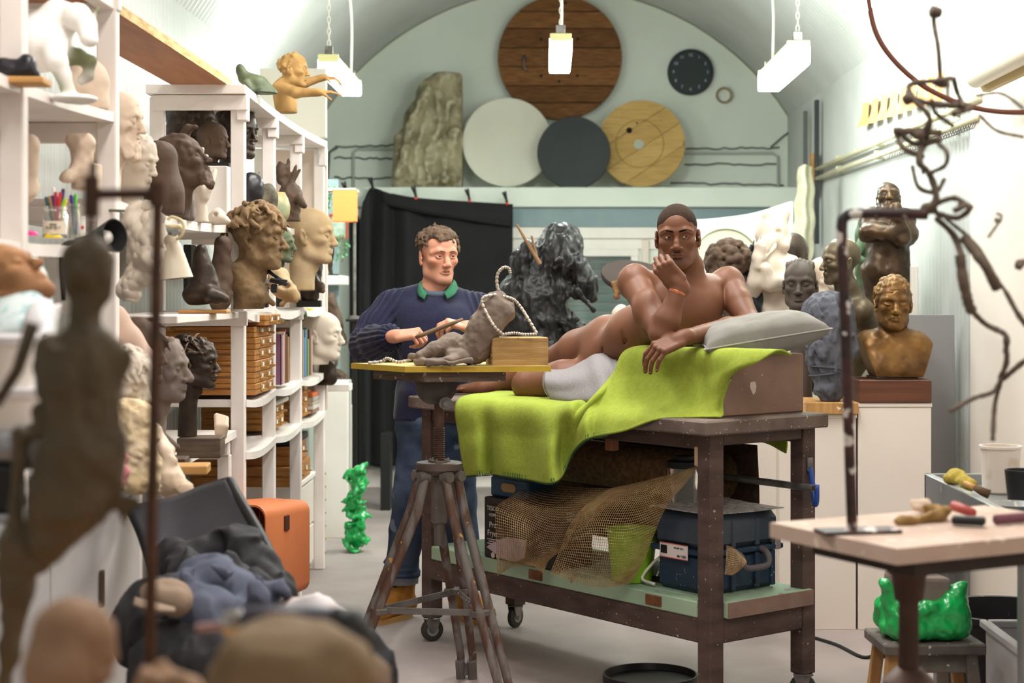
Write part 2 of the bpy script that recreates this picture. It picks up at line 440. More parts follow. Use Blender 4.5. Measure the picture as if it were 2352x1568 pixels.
w1 = st('window_1', join(b2((-.28, YP-.02, 1.735), (.72, YP+.05, 1.79)), b2((.66, YP-.02, .75), (.72, YP+.05, 1.735)), b2((-.34, YP-.02, .75), (-.28, YP+.05, 1.735))), m_white)
mk('pane', b2((-.28, YP+.01, .75), (.66, YP+.016, 1.735), .001), M('window_glass', '#e6f0ee', .03, trans=.9, spec=.5), w1)
m_slat = M('shutter_slat', '#6d8a80', .45, .3, col2='#56736a', scale=3)
for k in range(15):
    z = .77+k*.066
    prof = [(0, 0), (-.016, .012), (-.018, .03), (-.010, .05), (0, .062), (.004, .062), (.004, 0)]
    V = np.array([[x, YP+.12+y, z+zz] for x in (-.27, .68) for y, zz in prof]); n = len(prof)
    F = [tuple(range(n)), tuple(range(2*n-1, n-1, -1))]+[(i, n+i, n+(i+1) % n, (i+1) % n) for i in range(n)]
    mk('slat', (V, F), m_slat, w1)
st('baseboard_back', b2((XL, YP-.02, FL), (-.3, YP, .07), .004), m_white)
st('baseboard_left', b2((XL+.01, 9.6, FL), (XL+.04, YP, .06), .004), m_white)
st('alcove_panel', b2((-1.78, 10.95, .75), (-1.38, 11.0, 2.2), .004), m_blue)
st('alcove_shelf', b2((-1.8, 10.6, 1.50), (-1.31, 10.95, 1.56), .004), m_white)
# pipes and cable runs on the end wall and right wall
m_pipe = M('grey_pipe', '#b9c2b8', .6)
m_dkcable = M('dark_cable', '#646b66', .7)
def wallrun(name, pts, r, m, label, cat):
    return mk(name, tube(np.array(pts), r, 8), m, smooth=True, label=label, cat=cat)
Q = lambda x, y, d=YB-.02: P(x, y, d)
wallrun('conduit_pipe', [Q(812, 470), Q(812, 350), Q(822, 342), Q(1000, 343), Q(1250, 344), Q(1560, 352), Q(1775, 352), Q(1786, 360), Q(1788, 445)], .012, m_pipe, 'pale conduit pipe looping along the end wall above the ledge, with two bent ends', 'pipe')
def rough(a, b, n, amp, seed):
    r = random.Random(seed); t = np.linspace(0, 1, n)[:, None]; pts = a+(b-a)*t
    return pts+np.array([[0, 0, r.uniform(-amp, amp)] for _ in range(n)])
for i, (x0, y0, x1, y1, lb) in enumerate([(770, 338, 905, 334, 'upper sagging cable on the end wall left of the carved relief'), (768, 362, 905, 364, 'short knotted cable on the end wall left of the relief, below the pipe'), (768, 408, 905, 410, 'lowest dark cable left of the carved relief, just above the ledge'),
        (1575, 341, 1790, 340, 'thin cable along the pipe right of the pale wooden disc'), (1572, 376, 1786, 378, 'middle dark cable right of the pale wooden disc'), (1540, 421, 1800, 424, 'lowest frayed dark cable right of the discs, just above the ledge')]):
    wallrun('wall_cable', rough(Q(x0, y0), Q(x1, y1), 18, .009, i), .0065, m_dkcable, lb, 'cable')
wallrun('wall_cable', [Q(1770, 338), Q(1800, 312), Q(1812, 304)], .007, m_dkcable, 'slanting cable rising to the corner at the right end of the end wall', 'cable')
wallrun('wall_cable', [Q(752, 420), Q(756, 350), Q(775, 338)], .012, m_dkcable, 'dark bent cable at the far left corner of the end wall', 'cable')
def Rw(px, y, off=.05):      # point on the right wall at pixel column px
    d = FPX*(XR-off)/(px-CX); return P(px, y, d)
wp1 = thing('wall_pipe', 'upper cream pipe running along the right corrugated wall', 'pipe', Rw(1868, 392))
wp2 = thing('wall_pipe', 'lower cream pipe running along the right corrugated wall', 'pipe', Rw(1866, 414))
m_cpipe = M('cream_pipe', '#c9c3a4', .5)
mk('tube', tube([Rw(1868, 392), Rw(2060, 309), Rw(2254, 226)], .016, 10), m_cpipe, wp1, smooth=True)
mk('tube', tube([Rw(1866, 414), Rw(2055, 343), Rw(2248, 270)], .016, 10), m_cpipe, wp2, smooth=True)
for px in (1930, 2020, 2110, 2190):
    for p, y in ((wp1, 392-(px-1868)*.43), (wp2, 414-(px-1866)*.377)):
        mk('bracket', box(Rw(px, y, .03), (.06, .02, .05), None, .003), m_cpipe, p)
# paper strips on the right wall and the row of chisels under the pipe
for k in range(9):
    x = 1982+k*21.5; y = 255-k*8.6
    a = Rw(x, y-16, .035); b = Rw(x+15, y-22, .035); h = .145
    G = [[a, (a+b)/2+(-.012, 0, 0), b], [a+(-.006, 0, -h/2), (a+b)/2+(-.02, 0, -h/2), b+(-.006, 0, -h/2)], [a+(-.035, 0, -h), (a+b)/2+(-.03, 0, -h), b+(-.008, 0, -h)]]
    mk('paper_strip', thick(loft(G, 8, 6), .002), M('old_paper', '#cfa56a', .8, col2='#b98c50', scale=9), label='curling buff paper strip on the right wall, %s from the left of its row' % ('first second third fourth fifth sixth seventh eighth ninth'.split()[k]), cat='paper', group='paper strips on the right wall')
# timber props and the towel hanging in the far right corner
for px, w, y0, y1, lb, mm in ((1850, .035, 255, 600, 'dark upright timber in the far right corner, behind the white cloth', m_dkcable), (1876, .05, 230, 560, 'dark upright timber strip nearer along the right wall', M('dark_strip', '#3b3f40', .6))):
    a = Rw(px, y0, .05); b = a.copy(); b[2] = EYE-(y1-CY)*a[1]/FPX
    mk('timber_strip', box((a+b)/2, (.03, w, abs(a[2]-b[2])), None, .003), mm, label=lb, cat='timber')
a = Rw(1842, 430, .10)
mk('timber_plank', b2((a[0]-.015, a[1]-.08, FL), (a[0]+.015, a[1]+.08, a[2]+.05), .003), M('blue_plank', '#6f8896', .6), label='blue-grey plank standing behind the hanging white cloth', cat='plank')
mk('timber_plank', box(Rw(1866, 400, .07), (.03, .09, .30), None, .003), M('tan_plank', '#b98d55', .6, col2='#9a6f3c', scale=10), label='short tan plank behind the hanging white cloth at the wall end', cat='plank')
d = 11.2
G = [[P(1836, 384, d), P(1850, 378, d-.08), P(1864, 384, d)], [P(1830, 450, d), P(1848, 450, d-.1), P(1868, 450, d-.02)], [P(1820, 540, d), P(1845, 530, d-.12), P(1868, 545, d)], [P(1815, 600, d), P(1840, 600, d-.08), P(1862, 610, d)]]
V, F = loft(G, 30, 24); V[:, 1] += .02*np.sin(V[:, 0]*90); V[:, 0] += .006*np.sin(V[:, 2]*30)
mk('hanging_cloth', thick((V, F), .006), M('cream_cloth', '#d9d6bd', .9, col2='#c4bf9e', scale=14), smooth=True, label='cream rag cloth hanging on the wall in the far right corner', cat='cloth')
# white curved board with the pale mirror standing in front of it
d = 9.6
G = [[P(1590, 505, d+.5), P(1660, 500, d+.4), P(1740, 488, d+.1), P(1822, 462, d-.4)], [P(1590, 950, d+.5), P(1660, 950, d+.4), P(1740, 950, d+.1), P(1822, 950, d-.4)]]
mk('curved_board', thick(loft(G, 2, 24), .02), M('white_backdrop', '#d3d5ce', .55), smooth=True, auto=40, label='bowed white backdrop board standing behind the statues at right', cat='board')
# ---------------------------------------------------------------- hanging fluorescent lamps
def lamp(xn, y_top, s, length, w, h, label, glow=None, tilt=0):
    d = FPX/s; X = (xn-CX)/s; Zt = EYE+(CY-y_top)/s
    t = thing('hanging_lamp', label, 'lamp', (X, d+length/2, Zt), 'hanging fluorescent lamps')
    Rm = rot(tilt, 0, 0); c = np.array([X, d+length/2, Zt])
    mk('housing', xf(box((0, 0, -.018), (w*.8, length, .036), None, .006), Rm, c), m_cap, t)
    prof = [(-w*.5, .03), (-w*.5, h-.012), (-w*.46, h), (w*.46, h), (w*.5, h-.012), (w*.5, .03)]
    mk('diffuser', xf(prism(prof, length-.03, np.array([[1, 0, 0], [0, 0, 1], [0, -1, 0]])), Rm, c), glow or m_glow, t)
    for e in (-1, 1):
        mk('end_cap', xf(box((0, e*(length/2-.006), -.024), (w*.96, .016, .046), None, .004), Rm, c), m_cap, t)
        mk('bracket', xf(box((0, e*(length/2-.03), .026), (w*.42, .02, .05), None, .004), Rm, c), m_steel, t)
    top = VZ+math.sqrt(max(.1, VR**2-(X-VC)**2))-.02
    p0 = c+Rm@np.array([0, -length/2+.03, .05]); n = int((top-p0[2])/.034)
    links = []
    for k in range(n):
        q = p0+(0, 0, .017+k*.034); a = np.arange(8)*math.pi/4; o = (k % 2)
        ring = np.stack([q+(np.cos(b)*.009*(1-o), np.cos(b)*.009*o, np.sin(b)*.021) for b in a]); links.append(tube(ring, .003, 5, closed=True))
    ch = mk('chain', join(*links), m_cable, t); ch['kind'] = 'stuff'
    q = c+Rm@np.array([.01, length/2-.12, .03])
    mk('flex', tube(cr([q, q+(.004, 0, .3), q+(-.01, .01, .6), (q[0]+.06, q[1], top)], 14), .008, 6), m_cable, t, smooth=True)
    return t
lamp(754, 124, 400, 1.15, .125, .105, 'left hanging fluorescent lamp over the shelves, seen end-on and slanting')
lamp(1288, 76, 400, .95, .13, .105, 'middle hanging fluorescent lamp in front of the big wooden disc', m_glow2)
lamp(1834, 92, 430, 1.2, .13, .13, 'right hanging fluorescent lamp glaring against the right vault')
lamp(2068, -130, 520, 1.2, .13, .12, 'near right hanging fluorescent lamp, only its end showing at the top edge of the picture')
# battened tube lamp on the cream wall, upper right
t = thing('wall_lamp', 'cream tube-shaped wall batten on the upper right cream wall', 'lamp', (1.9, 6.3, EYE+.92))
a, b = P(2240, 180, 6.95), P(2400, 96, 5.9)
mk('tube_cover', tube([a, a+(b-a)*.012, b], [.036, .042, .042], 16), M('cream_plastic', '#f3ead2', .4), t, smooth=True, auto=40)
mk('backplate', tube([a+(.055, .03, -.03), b+(.055, .0, -.03)], [.028, .028], 6), M('ochre_backplate', '#cdb781', .6), t)
# ---------------------------------------------------------------- the modelling bench (its own axes: a along, b across)
N0 = np.array([.556, 5.775, 0]); A_ = np.array([-.625, .781, 0]); B_ = np.array([.781, .625, 0]); Z_ = np.array([0, 0, 1.])
RB = np.stack([-A_, B_, Z_], 1)
def B(a, b, z): return N0+a*A_+b*B_+np.array([0, 0, z])
def bb(a0, a1, b0, b1, z0, z1, bev=.005): return box(B((a0+a1)/2, (b0+b1)/2, (z0+z1)/2), (a1-a0, b1-b0, z1-z0), RB, bev)
def PB(px, py, b):           # the point seen at px, py on the upright plane b = const of the bench
    k = (px-CX)/FPX; x0, d0 = N0[0]+.781*b, N0[1]+.625*b
    a = (x0-k*d0)/(.625+.781*k); return P(px, py, d0+.781*a)
m_wood = M('bench_wood', '#5d4a43', .7, col2='#46352e', scale=5, stretch=(1, 1, 4), speck=('#b5a89e', 75, .70), bump=.15, bscale=40)
m_top = M('bench_top', '#77675e', .7, col2='#54453d', scale=6, speck=('#bdb0a5', 80, .68), bump=.2, bscale=30)
m_mint = M('mint_board', '#a6bfa0', .7, col2='#93ac92', scale=3, speck=('#8b857a', 18, .68))
bench = thing('modelling_bench', 'long dark brown timber bench on castors under the reclining man', 'bench', B(.9, .3, FL))
mk('bench_top', bb(0, 1.864, 0, .638, .948, 1.0, .006), m_top, bench)
def castor(a, b, par, turn=0):
    c = B(a, b, FL+.05); ax = rot(0, 0, turn)@np.array([1., 0, 0])
    w = mk('castor_wheel', lathe([(.012, -.014), (.040, -.014), (.049, -.009), (.05, 0), (.049, .009), (.040, .014), (.012, .014)], c, 20, ax), M('castor_rubber', '#35332f', .6), par, smooth=True, auto=40); mk('castor_hub', cyl(c-ax*.0155, c+ax*.0155, .026, n=18), M('castor_grey', '#8b8a86', .5), par, smooth=True, auto=40)
    fr = np.cross(ax, Z_); pl = []
    for s in (-1, 1): pl.append(prism([(-.034, .052), (.034, .052), (.018, -.004), (0, -.014), (-.018, -.004)], .003, np.stack([fr, Z_, ax], 1), c+ax*s*.018))
    mk('castor_fork', join(*pl, cyl(c-ax*.022, c+ax*.022, .007, n=8), box(c+(0, 0, .052), (.07, .07, .006), None, .002)), m_steel, par)
for i, (a0, b0) in enumerate(((.045, .065), (.045, .545), (1.785, .065), (1.79, .53))):
    lg = mk('leg', bb(a0, a0+.068, b0, b0+.068, FL+.105, .948, .004), m_wood, bench)
    castor(a0+.034, b0+.034, lg, 40+35*i)
for nm, q in (('apron', (.112, 1.79, .075, .10, .89, .948)), ('apron', (.112, 1.79, .56, .585, .89, .948)), ('apron', (.05, .085, .133, .545, .905, .948)), ('apron', (1.80, 1.83, .133, .53, .89, .948)),
              ('lower_rail', (.112, 1.79, .068, .098, .20, .288)), ('lower_rail', (.112, 1.79, .56, .59, .20, .288)), ('lower_rail', (.048, .088, .133, .545, .20, .288)), ('lower_rail', (1.80, 1.835, .133, .53, .2, .288))):
    mk(nm, bb(*q), m_wood, bench)
mk('shelf_board', bb(.03, 1.80, .135, .58, .289, .348, .004), m_mint, bench)
mk('shelf_board', bb(.115, 1.78, .066, .134, .289, .347, .004), m_mint, bench)
mk('board_end', bb(.024, .0295, .135, .58, .290, .347, .001), M('end_grain', '#93786a', .8, col2='#7d6558', scale=9), bench, label='bare brownish board end')
for a in (.30, 1.0): mk('bare_patch', bb(a, a+.085, .061, .068, .30, .338, .002), M('bare_wood', '#8a5730', .7, col2='#5f3a1e', scale=20), bench, label='dark bare wood patch')
mk('cleat', bb(.112, .135, .07, .12, .83, .90, .003), M('pale_block', '#bd9c84', .7), bench, label='small pale wooden cleat')
mk('cleat', bb(.62, .66, .10, .14, .845, .895, .003), M('red_block', '#8f5c40', .7), bench, label='small reddish wooden cleat')
# hook and rail pipe with the roll of hessian
hk = mk('hook', tube(cr([B(.04, .575, .80), B(.03, .575, .76), B(.02, .575, .70), B(-.01, .55, .668), B(-.035, .53, .69), B(-.04, .525, .745)], 20), .010, 10), M('blue_plastic', '#2f52a5', .4), bench, smooth=True, label='blue coated hook')
mk('hook_plate', bb(.036, .046, .56, .59, .785, .835, .002), m_steel, hk)
roll = thing('hessian_roll', 'roll of brown hessian on a metal pipe under the bench top', 'fabric roll', B(.9, .5, .744))
ZR = .735
mk('pipe', join(*[cyl(B(-.045, .5, ZR), B(1.7, .5, ZR+.01), .0135, n=14)]), m_steel, roll, smooth=True, auto=40)
mk('pipe_mouth', cyl(B(-.0465, .5, ZR), B(-.044, .5, ZR), .010, n=14), m_black, roll)
m_hess = M('hessian', '#8f6f4b', .9, col2='#6b5033', scale=50, bump=.6, bscale=160, bdist=.003)
th = np.linspace(0, 9*2*math.pi, 160); sp = np.stack([B(.43, .5, ZR)+(.02+.078*t/th[-1]+.002*math.sin(t*3))*(math.cos(t)*B_+math.sin(t)*Z_) for t in th])
nn = len(sp); V = np.vstack([sp, sp+A_*1.2]); F = [(i, i+1, nn+i+1, nn+i) for i in range(nn-1)]
mk('cloth', (V, F), m_hess, roll, smooth=True)
V, F = loft([[B(a, .592, .86) for a in (.33, .8, 1.3, 1.74)], [B(a, .60+.02*math.sin(a*9), .62) for a in (.33, .8, 1.3, 1.74)], [B(a, .60-.02*math.sin(a*7), .40) for a in (.34, .8, 1.3, 1.72)]], 12, 40)
mk('loose_sheet', thick((V, F), .004), M('dark_hessian', '#4f3b2a', .9, col2='#3d2c1f', scale=40, bump=.4, bscale=140), roll, smooth=True)
# thin mesh netting hanging from the roll over the shelf goods: woven of real threads
def net(name, grid, nu, nv, th, mat, **kw):
    V, F = loft(grid, nu, nv); me_o = mk(name, (V, F), mat, **kw)
    w = me_o.modifiers.new('threads', 'WIREFRAME'); w.thickness = th; w.use_replace = True; w.use_even_offset = False
    return me_o
m_net = M('jute_thread', '#b5966c', .9, col2='#98794f', scale=30)
q = lambda *r: [PB(x, y, b) for x, y, b in r]
nt_ = thing('mesh_netting', 'thin brown mesh netting draped over the boxes and green bucket on the shelf', 'netting', B(.9, .0, .4))
G = [q((1215, 1105, .30), (1270, 1115, .25), (1330, 1120, .21), (1400, 1122, .18)), q((1178, 1138, .0), (1240, 1160, -.02), (1300, 1165, .0), (1350, 1160, .04)), q((1142, 1165, -.04), (1205, 1190, -.09), (1262, 1215, -.05), (1320, 1215, .03)),
     q((1140, 1225, -.05), (1200, 1235, -.11), (1248, 1260, -.04), (1300, 1255, .02)), q((1142, 1285, -.05), (1195, 1270, -.10), (1232, 1290, -.03), (1262, 1285, .0)), q((1143, 1322, -.05), (1180, 1300, -.08), (1225, 1300, -.04), (1248, 1318, -.02))]
net('fold', G, 46, 42, .0027, m_net, parent=nt_)
G = [q((1400, 1122, .18), (1450, 1112, .18), (1520, 1095, .19), (1604, 1070, .20)), q((1345, 1160, .04), (1400, 1150, .01), (1480, 1140, .03), (1575, 1108, .1)), q((1310, 1205, -.01), (1370, 1195, -.05), (1450, 1195, -.02), (1530, 1165, .05)),
     q((1292, 1250, -.02), (1360, 1250, -.07), (1440, 1255, -.03), (1500, 1230, .05)), q((1275, 1290, -.03), (1350, 1310, -.06), (1425, 1310, -.02), (1478, 1290, .05)), q((1264, 1316, -.04), (1345, 1343, -.05), (1400, 1348, -.02), (1448, 1338, .05))]
net('fold', G, 46, 50, .0027, m_net, parent=nt_)
G = [q((1670, 1252, .08), (1690, 1262, .06), (1712, 1285, .06)), q((1668, 1290, .07), (1690, 1295, .05), (1714, 1292, .05)), q((1665, 1318, .07), (1682, 1320, .05), (1700, 1308, .05))]
net('hessian_scrap', G, 16, 16, .0022, m_net, label='frayed hessian scrap hanging against the blue toolbox beside the bench leg', cat='cloth')
# ---- things on the bench shelf
ZH = .349
m_card = M('black_card', '#231f20', .5, col2='#2b2626', scale=3)
m_print = M('print_white', '#d8d2cb', .6)
fb = thing('appliance_box', 'black cardboard appliance box with white lettering on the bench shelf', 'box', B(1.17, .12, ZH))
mk('carton', bb(.93, 1.40, .072, .27, ZH, .60, .005), m_card, fb)
RL = np.stack([-A_, Z_, -B_], 1); RE = np.stack([B_, Z_, -A_], 1)        # lettering frames: long face, end face
def pl(a, b, z): return B(a, b, z)
for body, sz, a, z, nm in (('TESCO', .026, 1.335, .555, 'lettering'), ('HOME', .018, 1.335, .528, 'lettering'), ('Pro', .034, 1.335, .487, 'lettering'), ('Fryer', .034, 1.335, .452, 'lettering')):
    text(nm, body, sz, B(a, .069, z), RL, m_print, fb, label='white printed lettering')
for k in range(5): mk('print_line', bb(1.29, 1.375-.01*(k % 2), .0695, .0715, .425-k*.009, .428-k*.009, 0), m_print, fb)
for k in range(2): mk('print_dot', cyl(B(1.30+.035*k, .0695, .362), B(1.30+.035*k, .0715, .362), .012, n=16), m_print, fb)
text('lettering', 'TESCO\nHOME', .022, B(.928, .165, .555), RE, m_print, fb, label='white printed lettering')
text('lettering', 'Pro\nFryer', .026, B(.928, .165, .485), RE, m_print, fb, label='white printed lettering')
mk('card_tag', thick(loft([q((1118, 1255, .04), (1160, 1235, .03), (1210, 1240, .02)), q((1150, 1280, .03), (1180, 1290, .02), (1205, 1280, .02))], 6, 8), .002), M('lilac_card', '#b5a4ac', .7), label='pale lilac card tag hanging on the netting in front of the black box', cat='tag')
cr_ = thing('storage_crate', 'blue crate with oval handle hole standing on the black box', 'crate', B(1.3, .17, .60))
V0 = []
mk('crate_body', bb(1.14, 1.395, .10, .26, .601, .685, .008), M('crate_blue', '#28516e', .5), cr_)
mk('handle_hole', prism([(x*.05+(.028 if x > 0 else -.028), y*.018) for x, y in [(math.cos(t)*.4, math.sin(t)) for t in np.linspace(0, 2*math.pi, 20, False)]], .004, RL, B(1.265, .098, .645)), M('tan_inside', '#a98d63', .8), cr_, label='tan handle hole')
bk = thing('plastic_bucket', 'lime green plastic bucket under the netting on the bench shelf', 'bucket', B(.56, .15, ZH))
cb = B(.58, .17, ZH)
mk('bucket_body', lathe([(.001, .004), (.074, 0), (.078, .004), (.096, .188), (.102, .19), (.102, .2), (.093, .2), (.074, .008), (.001, .008)], cb, 36), M('lime_plastic', '#86b62c', .4, speck=('#d6d8c0', 16, .69)), bk, smooth=True, auto=35)
# juicer / blender
bl = thing('blender', 'chrome and glass blender with black base between bucket and toolbox', 'blender', B(.47, .33, ZH))
cb = B(.47, .34, ZH)
mk('chrome_base', lathe([(.001, 0), (.105, 0), (.11, .012), (.10, .035), (.07, .05), (.06, .07), (.062, .10), (.055, .115), (.001, .115)], cb, 28), M('chrome', '#c9c6c2', .15, .95), bl, smooth=True, auto=35)
mk('motor_block', lathe([(.001, .115), (.062, .115), (.068, .13), (.066, .20), (.05, .215), (.001, .215)], cb, 24), m_black, bl, smooth=True, auto=35)
mk('jar', lathe([(.045, .215), (.05, .23), (.066, .43), (.062, .43), (.046, .235)], cb, 20, closed=True), M('jar_glass', '#dfe3dc', .05, trans=.85), bl, smooth=True, auto=40)
mk('lid', lathe([(.001, .43), (.068, .43), (.068, .455), (.04, .46), (.04, .475), (.001, .475)], cb, 20), m_black, bl, smooth=True, auto=40)
mk('handle', tube(cr([cb+B_*.062+(0, 0, .40), cb+B_*.115+(0, 0, .39), cb+B_*.115+(0, 0, .28), cb+B_*.055+(0, 0, .25)], 12), .009, 8), m_black, bl, smooth=True)
mk('grille', bb(.40, .55, .215, .235, ZH, ZH+.02), m_black, bl)
mk('white_cable', tube(cr([B(.50, .2, .50), B(.44, .17, .50), B(.40, .19, .485), B(.47, .18, .43), B(.50, .15, .37), B(.42, .14, .36)], 30), .006, 8), m_cable, smooth=True, label='looped white power cord in front of the blender base', cat='cord')
# toolbox
m_tool = M('toolbox_plastic', '#20344a', .5, col2='#2b3f52', scale=5, speck=('#9aa0a4', 70, .7))
m_toold = M('toolbox_lid', '#454d57', .6, col2='#333f4d', scale=5, ramp=(.4, .6))
tb = thing('toolbox', 'dusty dark blue plastic toolbox with handle and paper label on the bench shelf', 'toolbox', B(.27, .33, ZH))
mk('tub', bb(.15, .43, .155, .52, ZH, .50, .022), m_tool, tb)
mk('lid', bb(.14, .44, .145, .53, .503, .64, .032), m_toold, tb)
mk('rim', bb(.134, .446, .139, .536, .492, .512, .006), m_tool, tb)
for b in (.20, .275, .40, .485):
    mk('rib', bb(.137, .15, b-.010, b+.010, ZH+.01, .49, .004), m_tool, tb); mk('rib', bb(.135, .15, b-.010, b+.010, .515, .615, .004), m_toold, tb)
hd = mk('handle', tube(cr([B(.136, .27, .505), B(.098, .272, .49), B(.085, .28, .452), B(.085, .34, .445), B(.085, .40, .452), B(.098, .408, .49), B(.136, .41, .505)], 24), .012, 8), M('handle_grey', '#5d5859', .6), tb, smooth=True)
mk('latch', bb(.133, .143, .49, .52, .49, .56, .004), M('latch_grey', '#9a8f8c', .5), tb)
lb = mk('paper_label', bb(.235, .385, .134, .137, .47, .525, .001), M('label_white', '#e8dcd8', .6), tb, label='white barcode label with red edges')
for z in (.4705, .5225): mk('red_edge', bb(.235, .385, .1328, .134, z, z+.003, 0), M('label_red', '#d9695c', .6), lb)
for k in range(12): mk('bar', bb(.345+k*.0028, .3465+k*.0028+(k % 3)*.0004, .1328, .134, .485, .515, 0), m_black, lb)
text('label_text', 'OKS 190', .013, B(.265, .1325, .483), RL@rot(0, 0, 180), m_black, lb)
text('label_text', '1 921 620 510', .009, B(.28, .1325, .511), RL@rot(0, 0, 180), m_black, lb)
mk('newspaper', thick(xf(loft([[B(.13, .14, .648), B(.30, .13, .65), B(.47, .16, .645)], [B(.12, .33, .644), B(.30, .34, .644), B(.46, .35, .648)], [B(.10, .50, .648), B(.28, .52, .645), B(.43, .52, .652)]], 10, 10)), .003), M('newsprint', '#a9a39d', .8, col2='#837d79', scale=40, ramp=(.45, .6)), label='grey folded newspaper lying on the toolbox lid', cat='newspaper')
mk('black_tray', lathe([(.001, .0), (.17, 0), (.185, .015), (.185, .045), (.178, .045), (.172, .02), (.001, .012)], B(.62, .30, FL), 40), M('black_plastic', '#222122', .4), smooth=True, auto=35, label='round black tray on the floor under the bench', cat='tray')
# ---- brown plinth box on the bench
m_brown = M('brown_board', '#8f7464', .7, col2='#7f6455', scale=4, speck=('#bdb0a5', 60, .72), bump=.1, bscale=30)
pb = thing('posing_box', 'brown painted wooden box on the right end of the bench, under the blanket', 'box', B(.37, .4, 1.0))
mk('carcass', bb(.11, .63, .19, .62, 1.0005, 1.222, .005), m_brown, pb)
mk('paint_chip', prism([(-.014, .022), (.012, .024), (.018, .004), (.012, -.016), (.002, -.026), (-.008, -.012), (-.016, .004)], .001, RE, B(.1095, .345, 1.10)), M('bare_chip', '#c9b8aa', .8), pb)
# ---- lime blanket
m_fleece = M('lime_fleece', '#99a83e', .95, col2='#8f9e34', scale=60, bump=.5, bscale=180, bdist=.002)
cols = [[(1140, 900, .34), (1128, 903, .27), (1052, 920, -.014), (1055, 1000, -.03), (1064, 1060, -.03), (1071, 1092, -.03)],
    [(1170, 900, .32), (1160, 904, .25), (1090, 921, -.014), (1094, 1000, -.055), (1098, 1060, -.065), (1100, 1090, -.065)],
    [(1190, 902, .3), (1180, 907, .22), (1126, 924, -.012), (1128, 1000, -.008), (1130, 1060, -.006), (1132, 1088, -.006)],
    [(1230, 902, .3), (1215, 910, .2), (1150, 928, -.016), (1152, 1000, -.045), (1154, 1060, -.055), (1156, 1092, -.055)],
    [(1270, 905, .3), (1260, 915, .2), (1215, 931, -.014), (1214, 1010, -.03), (1213, 1060, -.04), (1213, 1101, -.045)],
    [(1330, 905, .3), (1330, 918, .2), (1272, 938, -.014), (1264, 1010, -.085), (1264, 1065, -.105), (1268, 1109, -.11)],
    [(1350, 905, .3), (1350, 920, .2), (1312, 930, -.03), (1292, 1000, -.03), (1288, 1050, -.025), (1296, 1086, -.03)],
    [(1370, 905, .3), (1372, 915, .2), (1328, 946, -.014), (1322, 985, -.02), (1320, 1008, -.02), (1318, 1038, -.02)],
    [(1400, 880, .3), (1398, 875, .2), (1372, 905, .04), (1352, 940, .0), (1344, 972, -.05), (1346, 1010, -.06)],
    [(1420, 850, .3), (1425, 835, .2), (1400, 885, .10), (1378, 928, .04), (1368, 962, -.012), (1366, 1004, -.03)],
    [(1448, 801, .4), (1442, 806, .19), (1418, 870, .12), (1402, 925, .05), (1400, 958, -.012), (1398, 998, -.04)],
    [(1500, 801, .4), (1490, 805, .188), (1470, 870, .145), (1452, 920, .09), (1446, 955, .0), (1440, 989, -.025)],
    [(1560, 801, .4), (1552, 805, .186), (1540, 870, .15), (1528, 925, .10), (1520, 950, .03), (1512, 964, .0)],
    [(1625, 801, .4), (1618, 805, .186), (1610, 870, .165), (1602, 925, .13), (1596, 948, .10), (1592, 960, .08)],
    [(1670, 801, .4), (1664, 805, .186), (1652, 860, .15), (1644, 910, .145), (1638, 945, .13), (1640, 959, .12)],
    [(1700, 801, .4), (1694, 805, .186), (1672, 850, .155), (1660, 890, .165), (1654, 930, .165), (1658, 957, .15)],
    [(1740, 801, .4), (1735, 805, .186), (1706, 838, .155), (1682, 858, .172), (1664, 890, .175), (1657, 930, .178)],
    [(1790, 801, .42), (1790, 806, .186), (1752, 826, .165), (1716, 842, .165), (1692, 842, .172), (1667, 884, .178)]]
G = np.zeros((6, len(cols), 3))
for j, c in enumerate(cols):
    for i, (x, y, b) in enumerate(c): G[i, j] = PB(x, y, b)
    if j >= 10: G[0, j] = G[1, j]+B_*(.22 if j < 15 else .06)+(0, 0, .006); G[0, j][2] = 1.231; G[1, j][2] = max(G[1, j][2], 1.228)
V, F = loft(G, 60, 150)
V[:, 1] += .003*vnoise(V, 9, 2)
blk = thing('blanket', 'lime green fleece blanket with dark stitched hem over the bench and box', 'blanket', B(.7, .1, 1.0))
mk('drape', thick((V, F), .006), m_fleece, blk, smooth=True)
hem = V.reshape(60, 150, 3)[-1]; ns = []
L_ = np.r_[0, np.cumsum(np.linalg.norm(np.diff(hem, axis=0), axis=1))]; up = V.reshape(60, 150, 3)[-4]
for s in np.arange(.005, L_[-1]*.66, .0095):
    p = np.array([np.interp(s, L_, hem[:, k]) for k in range(3)]); u = np.array([np.interp(s, L_, up[:, k]) for k in range(3)])
    off = np.array([-.3, -1, .15])*.0055; e1 = p+off-(0, 0, .004); e2 = p+off+unit(u-p)*.017; ns.append(tube([e1-off*2.6-(0, 0, .001), e1, e2], .0022, 5))
sm = mk('hem_stitch', join(*ns), M('dark_green_thread', '#2f5330', .8), blk); sm['kind'] = 'stuff'
G = [[B(1.2, .655, .99), B(.8, .655, .99), B(.4, .655, .99), B(.24, .655, .99)], [B(1.2, .665, .90), B(.8, .665, .89), B(.4, .67, .88), B(.24, .67, .88)], [B(1.15, .67, .87), B(.8, .67, .86), B(.42, .68, .87), B(.25, .675, .83)]]
mk('back_flap', thick(loft(G, 12, 40), .006), m_fleece, blk, smooth=True)
